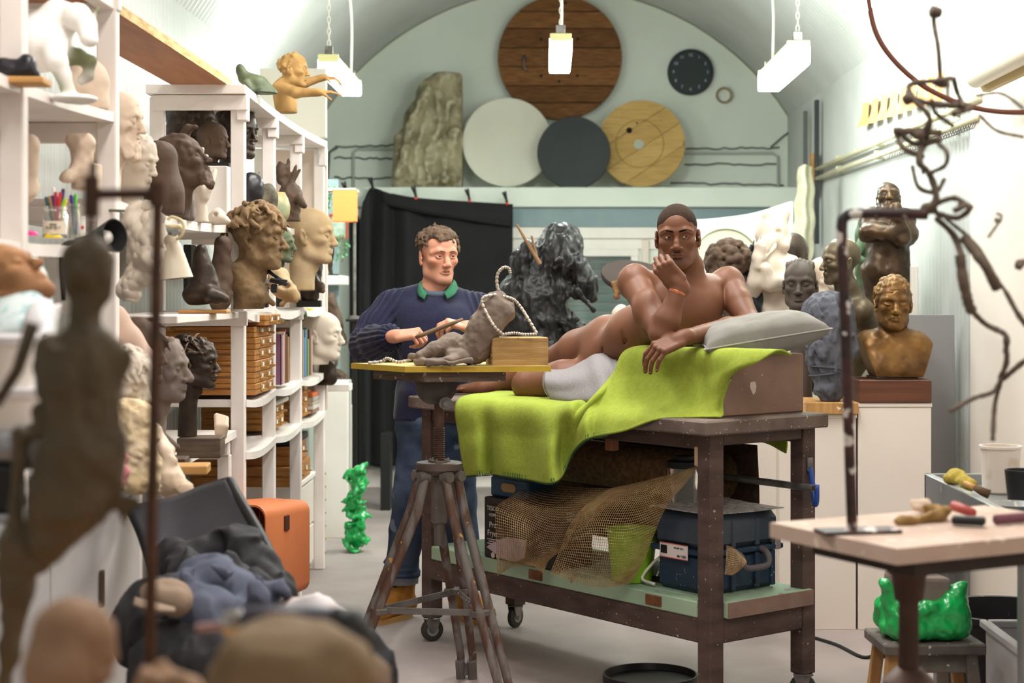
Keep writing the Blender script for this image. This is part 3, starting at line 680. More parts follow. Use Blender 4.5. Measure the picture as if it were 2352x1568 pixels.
# ---- pillow
def pillow(c, u, v, w, lu, lv, t, n=40):
    V, F = [], []; g = np.linspace(-1, 1, n)
    for s in (1, -1):
        for x in g:
            for y in g:
                h = t*((1-abs(x)**2.6)*(1-abs(y)**2.6))**.42; pin = 1-.10*(1-abs(y)**3)*abs(x)**4, 1-.06*(1-abs(x)**3)*abs(y)**4
                V.append(c+u*x*lu*pin[0]+v*y*lv*pin[1]+w*(s*h+.006*vnoise(np.array([x*2.2, y*2.2, s*3.]), 1.5, 2)*(h/t)))
    for s in range(2):
        for i in range(n-1):
            for j in range(n-1):
                a = s*n*n+i*n+j; f = (a, a+n, a+n+1, a+1); F.append(f if s == 0 else f[::-1])
    V = np.array(V); rim = [V[i*n] for i in range(n)]+[V[(n-1)*n+j] for j in range(1, n)]+[V[i*n+n-1] for i in range(n-2, -1, -1)]+[V[j] for j in range(n-2, 0, -1)]
    return (V, F), np.array(rim)
u = unit(np.array([.97, .22, .15])); v = unit(np.array([-.16, .95, .10])); w = np.cross(u, v)
if w[2] < 0: w = -w
c = P(1742, 768, 6.16)
pv, rim = pillow(c, u, v, w, .25, .13, .076)
pw = thing('pillow', 'grey cotton pillow with piped edge on the box under the man\'s arm', 'pillow', c-(0, 0, .06))
mk('cushion', pv, M('grey_cotton', '#86837c', .9, col2='#7d7a73', scale=12, bump=.2, bscale=120), pw, smooth=True)
mk('piping', tube(rim, .0035, 6, closed=True), M('grey_piping', '#9d9a92', .9), pw, smooth=True)
# ---- towel
G = [q((1268, 838, .34), (1305, 838, .36), (1345, 815, .36), (1372, 806, .36), (1402, 815, .33), (1424, 838, .28)),
     q((1256, 850, .2), (1300, 852, .22), (1345, 832, .27), (1370, 815, .28), (1398, 826, .26), (1424, 850, .22)),
     q((1251, 872, .115), (1300, 874, .13), (1345, 860, .16), (1372, 845, .18), (1400, 850, .19), (1424, 862, .19)),
     q((1256, 898, .105), (1300, 900, .11), (1345, 893, .12), (1375, 882, .13), (1400, 875, .15), (1420, 872, .17)),
     q((1274, 922, .11), (1305, 921, .10), (1345, 921, .10), (1378, 917, .10), (1400, 902, .12), (1418, 884, .16)),
     q((1282, 924, .16), (1310, 924, .15), (1345, 924, .15), (1378, 921, .15), (1402, 908, .15), (1420, 892, .18))]
V, F = loft(G, 44, 60)
g = V.reshape(44, 60, 3); uu, vv = np.meshgrid(np.linspace(0, 1, 44), np.linspace(0, 1, 60), indexing='ij')
g[..., 1] -= .006*np.sin(uu*9+vv*14)*vv; g[..., 2] += .004*np.sin(vv*22-uu*10)*vv
tw = thing('towel', 'white terry towel wrapped over the man\'s hip and thigh', 'towel', g[20, 30])
mk('cloth', thick((V, F), .006), M('terry_white', '#8f898a', .95, col2='#858081', scale=120, bump=.7, bscale=260, bdist=.003), tw, smooth=True)
ns = [tube([p, p+(-.010+.002*RNG.random(), -.003, -.003)], .0008, 4) for p in [g[int(i), 0]*(1-(i % 1))+g[min(43, int(i)+1), 0]*(i % 1) for i in np.linspace(6, 40, 60)]]
f_ = mk('fringe', join(*ns), M('fringe_white', '#999394', .9), tw); f_['kind'] = 'stuff'
# ---------------------------------------------------------------- tripod modelling stand
m_oldwood = M('worn_wood', '#5b4034', .6, col2='#77706b', scale=9, stretch=(3, 3, .5), ramp=(.45, .6), speck=('#c99a52', 22, .70), bump=.2, bscale=50)
m_grey = M('grey_painted_metal', '#6f6862', .5, col2='#5d5650', scale=8, speck=('#b9b2aa', 45, .7))
m_rust = M('rusty_metal', '#5b4234', .65, .3, col2='#4a362c', scale=12)
sx, sy = -.397, 6.10
stand = thing('tripod_stand', 'tall wooden-legged tripod modelling stand with a threaded post, in front of the bench', 'stand', (sx, sy, FL))
hz = .81
mk('head_plate', lathe([(.001, -.03), (.05, -.03), (.075, -.02), (.082, -.012), (.086, -.01), (.086, .012), (.082, .016), (.042, .018), (.04, .024), (.001, .024)], (sx, sy, hz), 32), M('head_plate_metal', '#6d5f58', .5, .4, col2='#584a44', scale=9), stand, smooth=True, auto=35)
for k in range(6): mk('bolt', lathe([(.001, 0), (.006, 0), (.006, .006), (.001, .008)], (sx+.034*math.cos(k*1.05+.3), sy+.034*math.sin(k*1.05+.3), hz+.022), 6), m_grey, stand)
mk('post', cyl((sx, sy, hz-.22), (sx, sy, 1.04), .0185, n=20), m_rust, stand, smooth=True, auto=40)
pr = []
for k in range(15):
    z = hz+.024+k*.008; pr += [(.0175, z), (.0215, z+.003), (.0215, z+.005), (.0175, z+.008)]
mk('thread', lathe(pr, (sx, sy, 0), 20), m_rust, stand, smooth=True, auto=30)
mk('sleeve', join(box((sx, sy, hz-.12), (.052, .052, .18), rot(0, 0, 20), .006), cyl((sx, sy, hz-.21), (sx, sy, hz-.29), .02, .018, 16)), m_grey, stand)
feet = [np.array([-.735, 5.93, FL]), np.array([-.140, 5.86, FL]), np.array([-.317, 6.55, FL])]
cen = np.array([sx, sy, 0]); brace_pts = []
for f in feet:
    out = unit((f-cen)*(1, 1, 0)); side = np.array([-out[1], out[0], 0])
    lg = mk('leg', join(*[tube([cen+out*.066+side*s*.030+(0, 0, hz-.03), cen+out*.10+side*s*.031+(0, 0, hz-.16), (f+side*s*.024)*np.array([1, 1, 0])+(0, 0, FL+.09)-out*.0, f+side*s*.024+(0, 0, FL+.003)], [.017, .0185, .016, .014], 12) for s in (-1, 1)]), m_oldwood, stand, smooth=True, auto=50)
    mk('shoe', join(*[cyl(f+side*s*.024+(0, 0, .0), f+side*s*.024-out*.018+(0, 0, .075), .019, n=14) for s in (-1, 1)], box(f+(0, 0, .04)-out*.008, (.05, .012, .05), np.stack([side, out, Z_], 1), .003)), m_grey, lg, smooth=True, auto=40)
    mk('hinge', join(*[cyl(cen+out*.052+side*s*.03+(0, 0, hz-.032), cen+out*.092+side*s*.03+(0, 0, hz-.032), .02, n=14) for s in (-1, 1)]), m_grey, lg, smooth=True, auto=40)
    t = (hz-.03-.30)/(hz-.03-FL); p = cen+out*.066+(0, 0, hz-.03); p = p+(f-p)*t
    mk('brace_clamp', box(p, (.094, .046, .024), np.stack([side, out, Z_], 1), .004), m_grey, lg)
    brace_pts.append(p)
for i in range(3):
    a, b = brace_pts[i], brace_pts[(i+1) % 3]; d = unit(b-a); sd = unit(np.cross(d, Z_))
    mk('brace', join(box((a+b)/2, (np.linalg.norm(b-a)-.06, .006, .024), np.stack([d, sd, np.cross(sd, d)*-1], 1), .002), *[cyl(a+d*np.linalg.norm(b-a)*q-sd*.008, a+d*np.linalg.norm(b-a)*q+sd*.008, .006, n=8) for q in (.12, .46, .54, .88)]), M('brace_metal', '#8a8682', .45, .5, col2='#6f6a66', scale=14), stand)
# tilting bracket and dark turntable
pl_ = [(.062*math.cos(t), .065*math.sin(t)) for t in np.linspace(math.pi, 2*math.pi, 14)]+[(.075, .03), (-.075, .03)]
for yy in (-.026, .026): mk('bracket_plate', prism(pl_, .008, np.stack([rot(0, 0, 18)@np.array([1., 0, 0]), Z_, np.cross(rot(0, 0, 18)@np.array([1., 0, 0]), Z_)], 1), (sx-.01+yy*.5, sy+yy, 1.105)), M('cast_metal', '#5a544e', .5, .5, col2='#4a443f', scale=15), stand)
mk('bracket_bolt', join(cyl((sx+.03, sy-.075, 1.045), (sx+.01, sy+.03, 1.05), .011, n=12), cyl((sx+.028, sy-.06, 1.046), (sx+.024, sy-.045, 1.047), .024, n=18)), m_steel, stand, smooth=True, auto=40)
m_board = M('board_top', '#c9ad6a', .6, col2='#b89a58', scale=5, stretch=(1, 6, 1))
m_edge = M('board_edge', '#cfae3a', .55, col2='#b9962c', scale=6)
def poly_slab(c, z0, z1):
    n = len(c); V = np.array([[x, y, z0] for x, y in c]+[[x, y, z1] for x, y in c]); return V, [tuple(range(n)), tuple(range(2*n-1, n-1, -1))]+[(i, n+i, n+(i+1) % n, (i+1) % n) for i in range(n)]
def pxy(px, d): return ((px-CX)*d/FPX, d)
mk('turntable', poly_slab([pxy(857, 6.14), pxy(975, 5.93), pxy(1162, 5.98), pxy(1070, 6.22)], 1.130, 1.165), M('turntable_wood', '#54443a', .7, col2='#6a5a4d', scale=14, stretch=(1, 1, 8), speck=('#a89a86', 45, .68)), stand)
bd = thing('modelling_board', 'yellow-edged pale wooden board on the tripod stand, carrying the clay figure', 'board', (-.37, 6.05, 1.165))
bc = [pxy(806, 6.20), pxy(930, 5.90), pxy(1266, 5.95), pxy(1130, 6.30)]
mk('board_edge', poly_slab(bc, 1.166, 1.1855), m_edge, bd)
mk('board_face', poly_slab([((x+.37)*.995-.37, (y-6.05)*.995+6.05) for x, y in bc], 1.1855, 1.187), m_board, bd)
ZT = 1.187
# ---- clay figure with armature
m_clay = M('grey_clay', '#7f6f61', .75, col2='#6e5f53', scale=9, bump=.45, bscale=38, bdist=.006)
m_wire = M('armature_wire', '#cbbfae', .5, .2)
fig = thing('clay_figure', 'unfinished reclining grey clay figure with bare wire head and arms on the yellow board', 'sculpture', P(1070, 832, 6.03))
S = Solid(); D = 6.02
p = lambda x, y, d=D: P(x, y, d)
S.cone(p(1088, 802), p(1116, 750), .058, .060, .02).cone(p(1116, 750), p(1142, 712), .060, .054, .02).cone(p(1128, 708), p(1158, 715), .042, .040, .02)
S.ell(p(1142, 686), (.036, .03, .032), k=.02).ell(p(1100, 770, D-.03), (.04, .03, .05), k=.02).ell(p(1090, 805, D-.01), (.055, .045, .042), k=.02)
S.chain([p(1085, 800, D+.02), p(1040, 790, D), p(1000, 800, D-.04), p(965, 815, D-.06)], [.042, .036, .026, .016], .012)
S.chain([p(1040, 778, D), p(1010, 795, D), p(975, 812, D)], [.026, .024, .016], .01)
S.chain([p(1055, 818, D-.06), p(1030, 828, D-.10), p(960, 832, D-.07)], [.022, .016, .012], .008).cone(p(1040, 818, D-.05), p(1068, 822, D-.05), .028, .022, .01)
S.chain([p(968, 822), p(945, 818)], [.014, .012], .006).ell(p(962, 828, D-.03), (.024, .014, .010), k=.004)
S.chain([p(985, 832, D-.12), p(1030, 834, D-.14), p(1080, 828, D-.13)], [.016, .009, .013], .006)
S.cone(p(1128, 690, D-.045), p(1090, 785, D-.055), .0022, k=.002, sub=True)
V, F, _ = S.mesh(.003, noise=[(.0032, 42, 2), (.003, 17, 1), (.003, 26, 1, (1, 1, 1))])
mk('clay_body', (V, F), m_clay, fig, smooth=True)
def wired(name, pts, r=.0055, n=60):
    c = cr(pts, n); rr = r*(1+.12*np.sign(np.sin(np.arange(n)*1.3)))
    mk(name, tube(c, rr, 8), m_wire, fig, smooth=True)
    wr = []
    for i in range(3, n-3, 4):
        d = unit(c[i+1]-c[i-1]); wr.append(lathe([(r*1.0, -.0011), (r*1.28, 0), (r*1.0, .0011)], c[i], 8, d))
    o = mk('binding_wire', join(*wr), M('dark_wire', '#5d5048', .5, .5), fig); o['kind'] = 'stuff'
wired('head_wire', [p(1150, 682), p(1142, 655), p(1143, 630), p(1155, 615), p(1168, 616), p(1172, 627)])
wired('arm_wire', [p(1140, 676, D-.03), p(1112, 682, D-.04), p(1108, 697, D-.05), p(1125, 733, D-.07), p(1140, 755, D-.08), p(1155, 768, D-.06)])
wired('arm_wire', [p(1155, 680, D-.02), p(1180, 688), p(1198, 708), p(1215, 735, D-.02), p(1233, 765, D-.04)])
wired('wire_loop', [p(1165, 682, D), p(1176, 690, D+.02), p(1174, 712, D+.02), p(1168, 730, D+.01)])
wired('base_wire', [p(1155, 768, D-.06), p(1180, 765, D-.05), p(1205, 768, D-.05), p(1233, 767, D-.04)])
wired('leg_wire', [p(955, 820), p(930, 829, D), p(912, 831, D), p(897, 825, D), p(888, 823, D), p(876, 830, D), p(846, 833, D)])
wb = thing('wood_block', 'rough sawn block of pale wood on the right end of the yellow board', 'block', p(1185, 840, 6.05))
Rb2 = rot(0, 0, 12)
mk('block_body', box(P(1187, 808, 6.06)+(0, 0, .001), (.208, .135, .107), Rb2, .003), M('sawn_pine', '#c3a06a', .8, col2='#a37f4c', scale=7, stretch=(1, 1, 9), wave=('#8d6a3c', 5, 9, 'Z', .35), speck=('#6b4a2c', 30, .73), bump=.4, bscale=60), wb)
sp_ = []
for k in range(14):
    q_ = P(1187, 808, 6.06)+Rb2@np.array([RNG.choice([-.104, RNG.uniform(-.1, .1)]), -.068, RNG.choice([.052, -.01, RNG.uniform(-.05, .05)])])
    sp_.append(tube([q_, q_+np.array([RNG.uniform(-.012, .012), -.008, RNG.uniform(-.003, .008)])], [.0011, .0003], 4))
o = mk('splinters', join(*sp_), M('splinter', '#c7a770', .8), wb); o['kind'] = 'stuff'
# ---------------------------------------------------------------- figure helpers: heads, hands, hair
def head(S, c, R=None, s=1.0, jaw=1.0, nose=1.0, nosew=1.0, lips=1.0, brow=1.0, cheek=1.0, eyes='open', ears=1, neck=.20, neckr=1.0, lean=(0, .02), col=None, old=0, chin=1.0, long=1.0):
    """adds a head to solid S; local axes: face towards -Y, up Z, eye line at z=0; returns the placing function"""
    R = np.eye(3) if R is None else np.asarray(R); c = np.asarray(c, float)
    def T(x, y, z): return c+R@(np.array([x, y, z*(long if z < 0 else 1)])*s)
    def E(p, r, k, sub=False, q=None): S.ell(T(*p), np.array(r)*s, R if q is None else R@q, k*s, col, sub)
    def C(a, b, ra, rb, k, sub=False): S.cone(T(*a), T(*b), ra*s, rb*s, k*s, col, sub)
    E((0, .010, .034), (.074, .096, .084), .01); E((0, -.030, .042), (.061, .058, .052), .03)
    E((0, -.030, -.020), (.061, .055, .060), .03); E((0, -.038, -.060), (.044*jaw, .047, .044), .03)
    E((0, -.03, -.085), (.045*jaw, .045, .026), .03); E((0, -.075, -.103), (.021*jaw, .016*chin, .016), .02)
    if neck:
        C((0, .020, -.055), (0, lean[1]+.012, -.13), .050*neckr, .051*neckr, .03); C((0, lean[1]+.012, -.13), (lean[0], lean[1]+.02, -.06-neck), .051*neckr, .056*neckr, .03)
        E((0, -.022, -.135), (.012, .014, .02), .02)
    for q in (-1, 1):
        C((q*.055*jaw, .010, -.045), (q*.049*jaw, -.002, -.077), .016, .015, .03); C((q*.049*jaw, -.002, -.077), (q*.022*jaw, -.062, -.105), .015, .014, .03)
        E((q*.047, -.055, -.022), (.018, .022, .014*cheek), .025)
        C((q*.010, -.086, .019), (q*.034, -.083, .022), .0095*brow, .009*brow, .015); C((q*.034, -.083, .022), (q*.056, -.062, .014), .009*brow, .008, .015)
        E((q*.034, -.097, -.001), (.019, .0155, .0125), .014, True)
        if old: E((q*.044, -.083, -.05), (.014, .016, .020), .02, True)
        e = (q*.032, -.0735, 0)
        if eyes == 'closed': E((e[0], e[1]+.001, -.001), (.0150, .0125, .0115), .004)
        elif eyes == 'open': E(e, (.0128,)*3, .002)
        for up in (1, -1):
            if eyes == 'closed' and up == 1: zs = -.0045
            else: zs = (.0068 if up == 1 else -.0062) if eyes == 'person' else (.0062 if up == 1 else -.0058)
            pts = []
            for t in np.linspace(-1, 1, 6):
                zz = zs*(1-t*t)**.6+(-.001+.0015*t if up == 1 else -.001+.0015*t)
                xx = .0150*t; yy = -math.sqrt(max(.0138**2-min(xx*xx*.72, .00015)-zz*zz, 1e-6)); pts.append((e[0]+q*xx, e[1]+yy, zz))
            for a, b in zip(pts, pts[1:]): C(a, b, .0027, .0027, .0025)
            if eyes == 'closed' and up == 1:
                for a, b in zip(pts, pts[1:]): C((a[0], a[1]-.003, a[2]-.003), (b[0], b[1]-.003, b[2]-.003), .0012, .0012, .001, True)
        E((q*.0125*nosew, -.100, -.042), (.0085*nosew, .011, .0078), .006)
        E((q*.0065*nosew, -.106, -.0485), (.0042, .006, .0032), .002, True)
        C((0, -.0925, -.064), (q*.012, -.0905, -.0632), .0055*lips, .005*lips, .004); C((q*.012, -.0905, -.0632), (q*.026, -.080, -.0690), .005*lips, .002, .004)
        C((0, -.0920, -.0762), (q*.013, -.0885, -.0752), .0066*lips, .0052*lips, .004); C((q*.013, -.0885, -.0752), (q*.025, -.080, -.0698), .0052*lips, .002, .004)
        C((0, -.0992, -.0698), (q*.013, -.0960, -.0695), .0017, .0017, .0015, True); C((q*.013, -.0960, -.0695), (q*.028, -.083, -.0705), .0017, .0014, .0015, True)
        C((q*.019, -.099, -.043), (q*.031, -.086, -.070), .0024+.0012*old, .0022, .008, True)
        if old: C((q*.020, -.094, -.013), (q*.04, -.078, -.020), .0024, .0018, .006, True)
        if ears:
            tl = rot(-12, 0, 0)@rot(0, 0, q*22)
            E((q*.079, .014, -.010), (.0075, .019, .032), .006, False, tl); E((q*.087, .008, -.008), (.006, .010, .019), .004, True, tl); E((q*.079, .004, -.036), (.006, .009, .010), .006)
            C((q*.081, -.004, -.012), (q*.082, .004, -.022), .0045, .004, .004)
    if old:
        for zz in (.048, .058): C((-.035, -.088, zz), (.035, -.088, zz+.001), .0015, .0015, .004, True)
    C((0, -.084, .014), (0, -.1005-.006*(nose-1), -.020), .0066, .0088*nosew**.5, .012); C((0, -.1005-.006*(nose-1), -.020), (0, -.108-.012*(nose-1), -.036), .0088*nosew**.5, .0108*nosew**.5, .010)
    E((0, -.110-.014*(nose-1), -.039), (.0105*nosew**.5, .0105, .0098), .008)
    E((0, -.101, -.087), (.016, .006, .005), .010, True)
    C((0, -.1005, -.050), (0, -.0985, -.0575), .0022, .002, .004, True)
    return T
def curls(S, T, s, n, r, seed, zmin=-.03, ymin=-.06, col=None, lift=1.0, spread=1.0, front=.06):
    """locks of hair over the upper and back part of the head"""
    g = random.Random(seed); k = 0
    while k < n:
        v = unit([g.gauss(0, 1), g.gauss(0, 1), g.gauss(0, 1)]); p = np.array([0, .012, .034])+v*np.array([.076, .098, .086])*lift
        if p[2] < zmin or (p[1] < ymin and p[2] < front+.02) or (p[1] < -.035 and p[2] < front-.03): continue
        k += 1; rr = r*g.uniform(.7, 1.3)*s
        S.ell(T(*p), np.array([rr, rr*g.uniform(.7, 1.2), rr*g.uniform(.6, 1.1)]), rot(g.uniform(0, 180), g.uniform(0, 180), 0), rr*.5, col)
def locks(S, T, s, n, seed, length=.05, r=.008, zmin=.0, down=.6, col=None, lift=1.0, front=.06, back=.0):
    """longer strands lying over the scalp"""
    g = random.Random(seed); k = 0
    while k < n:
        v = unit([g.gauss(0, 1), g.gauss(0, 1), abs(g.gauss(0, 1))]); p = np.array([0, .012, .034])+v*np.array([.075, .097, .085])*lift
        if p[2] < zmin or (p[1] < -.05 and p[2] < front): continue
        k += 1; tg = np.array([v[0]*.5+g.uniform(-.4, .4), v[1]*.5+g.uniform(-.3, .3)-.2+back, -down]); tg = unit(tg-v*np.dot(tg, v)); L = length*g.uniform(.6, 1.3)
        pts = [p, p+tg*L*.5+v*.006, p+tg*L+v*.001*g.uniform(-2, 5)]
        S.chain([T(*q) for q in pts], [r*s*g.uniform(.8, 1.2), r*s, r*s*.45], .004*s, col)
def hand(S, w, d, nrm, s=1.0, thumb=1, curl=((20, 25, 15),)*4, spread=6, tc=(35, 20), col=None, k=.006, palm=1.0):
    """w wrist point, d towards the fingers, nrm out of the back of the hand, thumb = side of the thumb (+1/-1 along d x nrm)"""
    d = unit(d); nrm = unit(np.asarray(nrm)-d*np.dot(nrm, d)); x = np.cross(d, nrm)*thumb
    def L(a, b, c_): return np.asarray(w)+(x*a+d*b+nrm*c_)*s
    R = np.stack([x, d, nrm], 1)
    S.cone(L(0, -.02, 0), L(0, .02, 0), .024*s, .026*s, .012*s, col)
    S.box(L(0, .052, 0), np.array([.038, .046, .0125])*s, .012*s, R, .012*s, col)
    S.ell(L(.026, .032, -.008), np.array([.017, .028, .014])*s, R, .012*s, col)
    bx = [.029, .0098, -.0098, -.028]; by = [.094, .099, .095, .086]; ln = [(.041, .025, .020), (.046, .028, .021), (.042, .026, .020), (.033, .020, .018)]; rr = [.0092, .0095, .0090, .0080]
    tips = []
    for f in range(4):
        cu = curl[f] if f < len(curl) else curl[-1]; p = L(bx[f], by[f], 0); ang = 0
        dirx = x*math.sin(math.radians(spread*(1.5-f)))+d*math.cos(math.radians(spread*(1.5-f)))
        S.ell(p+nrm*.003*s, np.array([.0098, .011, .0095])*s, R, .006*s, col)
        for j in range(3):
            ang += cu[j]; v = dirx*math.cos(math.radians(ang))-nrm*math.sin(math.radians(ang)); q = p+v*ln[f][j]*s
            S.cone(p, q, rr[f]*s*(1-.09*j), rr[f]*s*(1-.09*(j+1)), .0022*s, col); p = q
        tips.append(p)
    a = math.radians(tc[0]); v = x*math.sin(a)+d*math.cos(a); v = unit(v-nrm*.35); p = L(.030, .022, -.008); q = p+v*.045*s
    S.cone(p, q, .0135*s, .0105*s, .006*s, col); b = math.radians(tc[1]); v2 = unit(v*math.cos(b)-x*math.sin(b)*.9-nrm*.25); q2 = q+v2*.032*s
    S.cone(q, q2, .0105*s, .0085*s, .003*s, col); S.cone(q2, q2+v2*.022*s, .0088*s, .0072*s, .003*s, col)
    return tips
def eye(parent, T, R, s, q, look, iris='#2a1509'):
    c = T(q*.032, -.0735, 0); r = .0131*s; Vv = []; n = 22
    z = unit(R@unit([look[0], -1, look[1]])); u, v, _ = frame_of(z); prof = np.linspace(0, math.pi*.5, 14); cols = []
    for i, t in enumerate(prof):
        for k in range(n):
            a = k*2*math.pi/n; Vv.append(c+r*(z*math.cos(t)+math.sin(t)*(u*math.cos(a)+v*math.sin(a))))
            cols.append(hexc('#0c0806') if t < .21 else hexc(iris) if t < .47 else hexc('#d8ccc2'))
    F = [(i*n+k, i*n+(k+1) % n, (i+1)*n+(k+1) % n, (i+1)*n+k) for i in range(13) for k in range(n)]
    return mk('eye', (np.array(Vv), F), M('eye_surface', '#ffffff', .12, vcol=True, spec=.6), parent, smooth=True, cols=np.array(cols))
def eyebrow(parent, T, s, q, m, th=.0042, drop=0):
    pts = [T(q*x, y, z) for x, y, z in ((.011, -.0972, .0195), (.024, -.0965, .0228-drop*.3), (.040, -.0892, .0245-drop), (.057, -.0735, .0180-drop))]
    c = cr(pts, 14); return mk('eyebrow', tube(c, np.array([.7, .95, 1, 1, 1, 1, 1, .95, .9, .85, .75, .6, .45, .25])*th*s, 8, flat=.6), m, parent, smooth=True)
# ---------------------------------------------------------------- the reclining model
SK = np.array(hexc('#744b35')); SKD = np.array(hexc('#5a3322')); SKL = np.array(hexc('#93614a'))
m_skin = M('brown_skin', '#ffffff', .52, vcol=True, spec=.35, sss=.05, bump=.08, bscale=220, bdist=.002)
mod = thing('person', 'nude man with shaved head reclining on the bench, chin on fist, towel over his hip', 'person', B(1.0, .36, 1.0))
S = Solid(); k_ = SK
rh, lh = B(1.01, .43, 1.245), B(1.0, .37, 1.10)
Pp, Pw, Pc, Pn = B(.97, .41, 1.185), P(1462, 768, 6.60), P(1562, 716, 6.47), P(1584, 652, 6.46)
Rs, Ls = P(1458, 648, 6.36), P(1672, 654, 6.60)
Re, Rw_ = P(1520, 768, 6.08), P(1562, 655, 6.08)
Le, Lw = P(1724, 746, 6.40), P(1568, 776, 6.02)
fwd = unit(np.array([-.25, -1, .05]))                     # out of the chest
S.cone(rh, lh, .108, .09, .03, k_).cone(Pp, Pw, .118, .104, .06, k_).cone(Pw, Pc, .104, .118, .06, k_)
cl, crr = Pc+(Rs-Pc)*.40, Pc+(Ls-Pc)*.34
S.cone(cl, crr, .108, .108, .05, k_).cone(cl+(0, 0, -.08), crr+(0, 0, -.09), .095, .09, .05, k_)
for a in (cl+fwd*.055+(-.0, 0, .0), crr+fwd*.06+(-.01, 0, -.01)): S.ell(a, (.085, .05, .062), rot(0, 0, 15), .03, k_)
S.cone(Pn+(0, .01, -.015), Rs+(0, .02, .0), .050, .05, .035, k_).cone(Pn+(0, .01, -.015), Ls+(0, .01, 0), .050, .05, .035, k_)
S.cone(Pn+fwd*.05+(-.02, 0, -.03), Rs+fwd*.045+(0, 0, .015), .012, .012, .02, k_).cone(Pn+fwd*.05+(.02, 0, -.03), Ls+fwd*.05+(0, 0, .012), .012, .012, .02, k_)
S.ell(Rs, (.066, .066, .072), None, .03, k_).ell(Ls, (.068, .066, .075), None, .03, k_)
S.chain([Rs, Rs+(Re-Rs)*.45, Re], [.060, .055, .042], .010, k_).ell(Rs+(Re-Rs)*.5+(-.012, -.025, 0), (.04, .04, .07), rot(0, 20, 0), .03, k_)
S.chain([Re, Re+(Rw_-Re)*.3, Rw_], [.042, .047, .029], .02, k_)
S.chain([Ls, Ls+(Le-Ls)*.45, Le], [.062, .056, .044], .010, k_).chain([Le, Le+(Lw-Le)*.35, Lw], [.044, .044, .029], .02, k_)
# belly relief, hip crease, ribs
for a, b in (((1470, 745), (1452, 800)), ((1425, 760), (1440, 800))): S.cone(P(a[0], a[1], 6.49), P(b[0], b[1], 6.52), .004, .004, .016, None, True)
S.cone(P(1402, 772, 6.63), P(1375, 832, 6.66), .006, .006, .02, None, True)
S.ell(P(1437, 783, 6.495), (.008, .012, .010), None, .008, None, True)
S.cone(Pc+fwd*.125+(-.01, 0, .03), Pc+fwd*.13+(-.06, 0, -.10), .004, .004, .022, None, True)
# legs and feet
rk, ra = B(1.42, .46, 1.145), B(1.665, .37, 1.05)
S.chain([rh, rh+(rk-rh)*.5, rk], [.108, .098, .066], .03, k_).chain([rk, rk+(ra-rk)*.4, ra], [.06, .058, .036], .02, k_)
S.chain([ra, B(1.73, .30, 1.030), B(1.79, .235, 1.024)], [.034, .03, .02], .012, k_)
for j, (x, y) in enumerate(((1.795, .255), (1.80, .238), (1.80, .222), (1.795, .206), (1.78, .194))):
    S.cone(B(x-.03, y+.012, 1.026), B(x+.008, y-.012, 1.020), .011-.001*j, .0085-.0006*j, .003, k_)
lk, la = B(1.255, .185, 1.068), B(1.56, .50, 1.05)
S.chain([lh, lh+(lk-lh)*.5, lk], [.09, .084, .060], .03, k_).ell(lk, (.052, .05, .054), None, .02, k_).chain([lk, lk+(la-lk)*.4, la], [.055, .056, .036], .02, k_)
S.chain([la, B(1.64, .45, 1.035), B(1.70, .40, 1.028)], [.034, .028, .02], .01, k_)
for j in range(5): S.cone(B(1.70+.012*j-.02, .43-.02*j*.5, 1.026), B(1.725+.01*j-.02, .40-.014*j, 1.021), .010, .008, .003, k_)
# head and neck
HR = rot(0, 0, -7)@rot(5, -2, 0); hs = 1.03; hc = P(1556, 541, 6.40)
T = head(S, hc, HR, hs, jaw=1.05, nose=.92, nosew=1.22, lips=1.18, brow=1.05, neck=0, col=k_, cheek=1.1, eyes='person')
S.chain([T(0, .02, -.06), P(1582, 612, 6.45), Pn], [.051*hs, .051, .056], .03, k_)
# hands
hand(S, Rw_, unit((-.55, -.12, .60)), (-.20, -1, -.22), 1.04, thumb=-1, curl=((66, 100, 50), (60, 102, 50), (56, 104, 50), (56, 100, 50)), spread=1, tc=(5, 30), col=k_)
tips = hand(S, Lw, unit(P(1520, 797, 5.99)-Lw), (-.25, -.60, .76), 1.10, thumb=1, curl=((40, 32, 12), (42, 28, 12), (40, 28, 12), (34, 26, 12)), spread=7, tc=(12, 4), col=k_)
# skin tone areas: lips, beard shadow, palms, knees
S.paint(T(0, -.092, -.070), np.array([.026, .016, .012])*hs, np.array(hexc('#7a4a40')), .5, HR)
S.paint(T(0, -.07, -.085), np.array([.062, .06, .042])*hs, SKD*.65, .6, HR, .75)
S.paint(T(0, -.10, -.056), np.array([.026, .012, .0055])*hs, SKD*.5, .6, HR, .9)
S.paint(T(0, .02, .066), np.array([.078, .1, .062])*hs, np.array(hexc('#40291e')), .5, HR, .75)
S.paint(T(0, .09, .01), np.array([.07, .04, .06])*hs, np.array(hexc('#3a2a22')), .3, HR, .7)
S.paint(lk, (.06, .06, .06), SKD, .8, None, .6); S.paint(Re, .05, SKD, .9, None, .5)
V, F, Cc = S.mesh(.0042, base=SK, noise=[(.0012, 14, 2)], fine=[(hc-.135, hc+.135, .0019)])
body = mk('body', (V, F), m_skin, mod, smooth=True, cols=Cc)
S = Solid(); S.ell(T(0, .010, .036), np.array([.0746, .0966, .0844])*hs, HR, .01).ell(T(0, -.028, .046), np.array([.062, .0585, .052])*hs, HR, .03)
S.ell(T(0, -.108, -.006), np.array([.067, .066, .092])*hs, HR, .006, None, True).ell(T(0, -.03, -.098), np.array([.1, .14, .085])*hs, HR, .01, None, True)
for q in (-1, 1): S.ell(T(q*.085, -.004, -.012), np.array([.024, .02, .034])*hs, HR, .008, None, True)
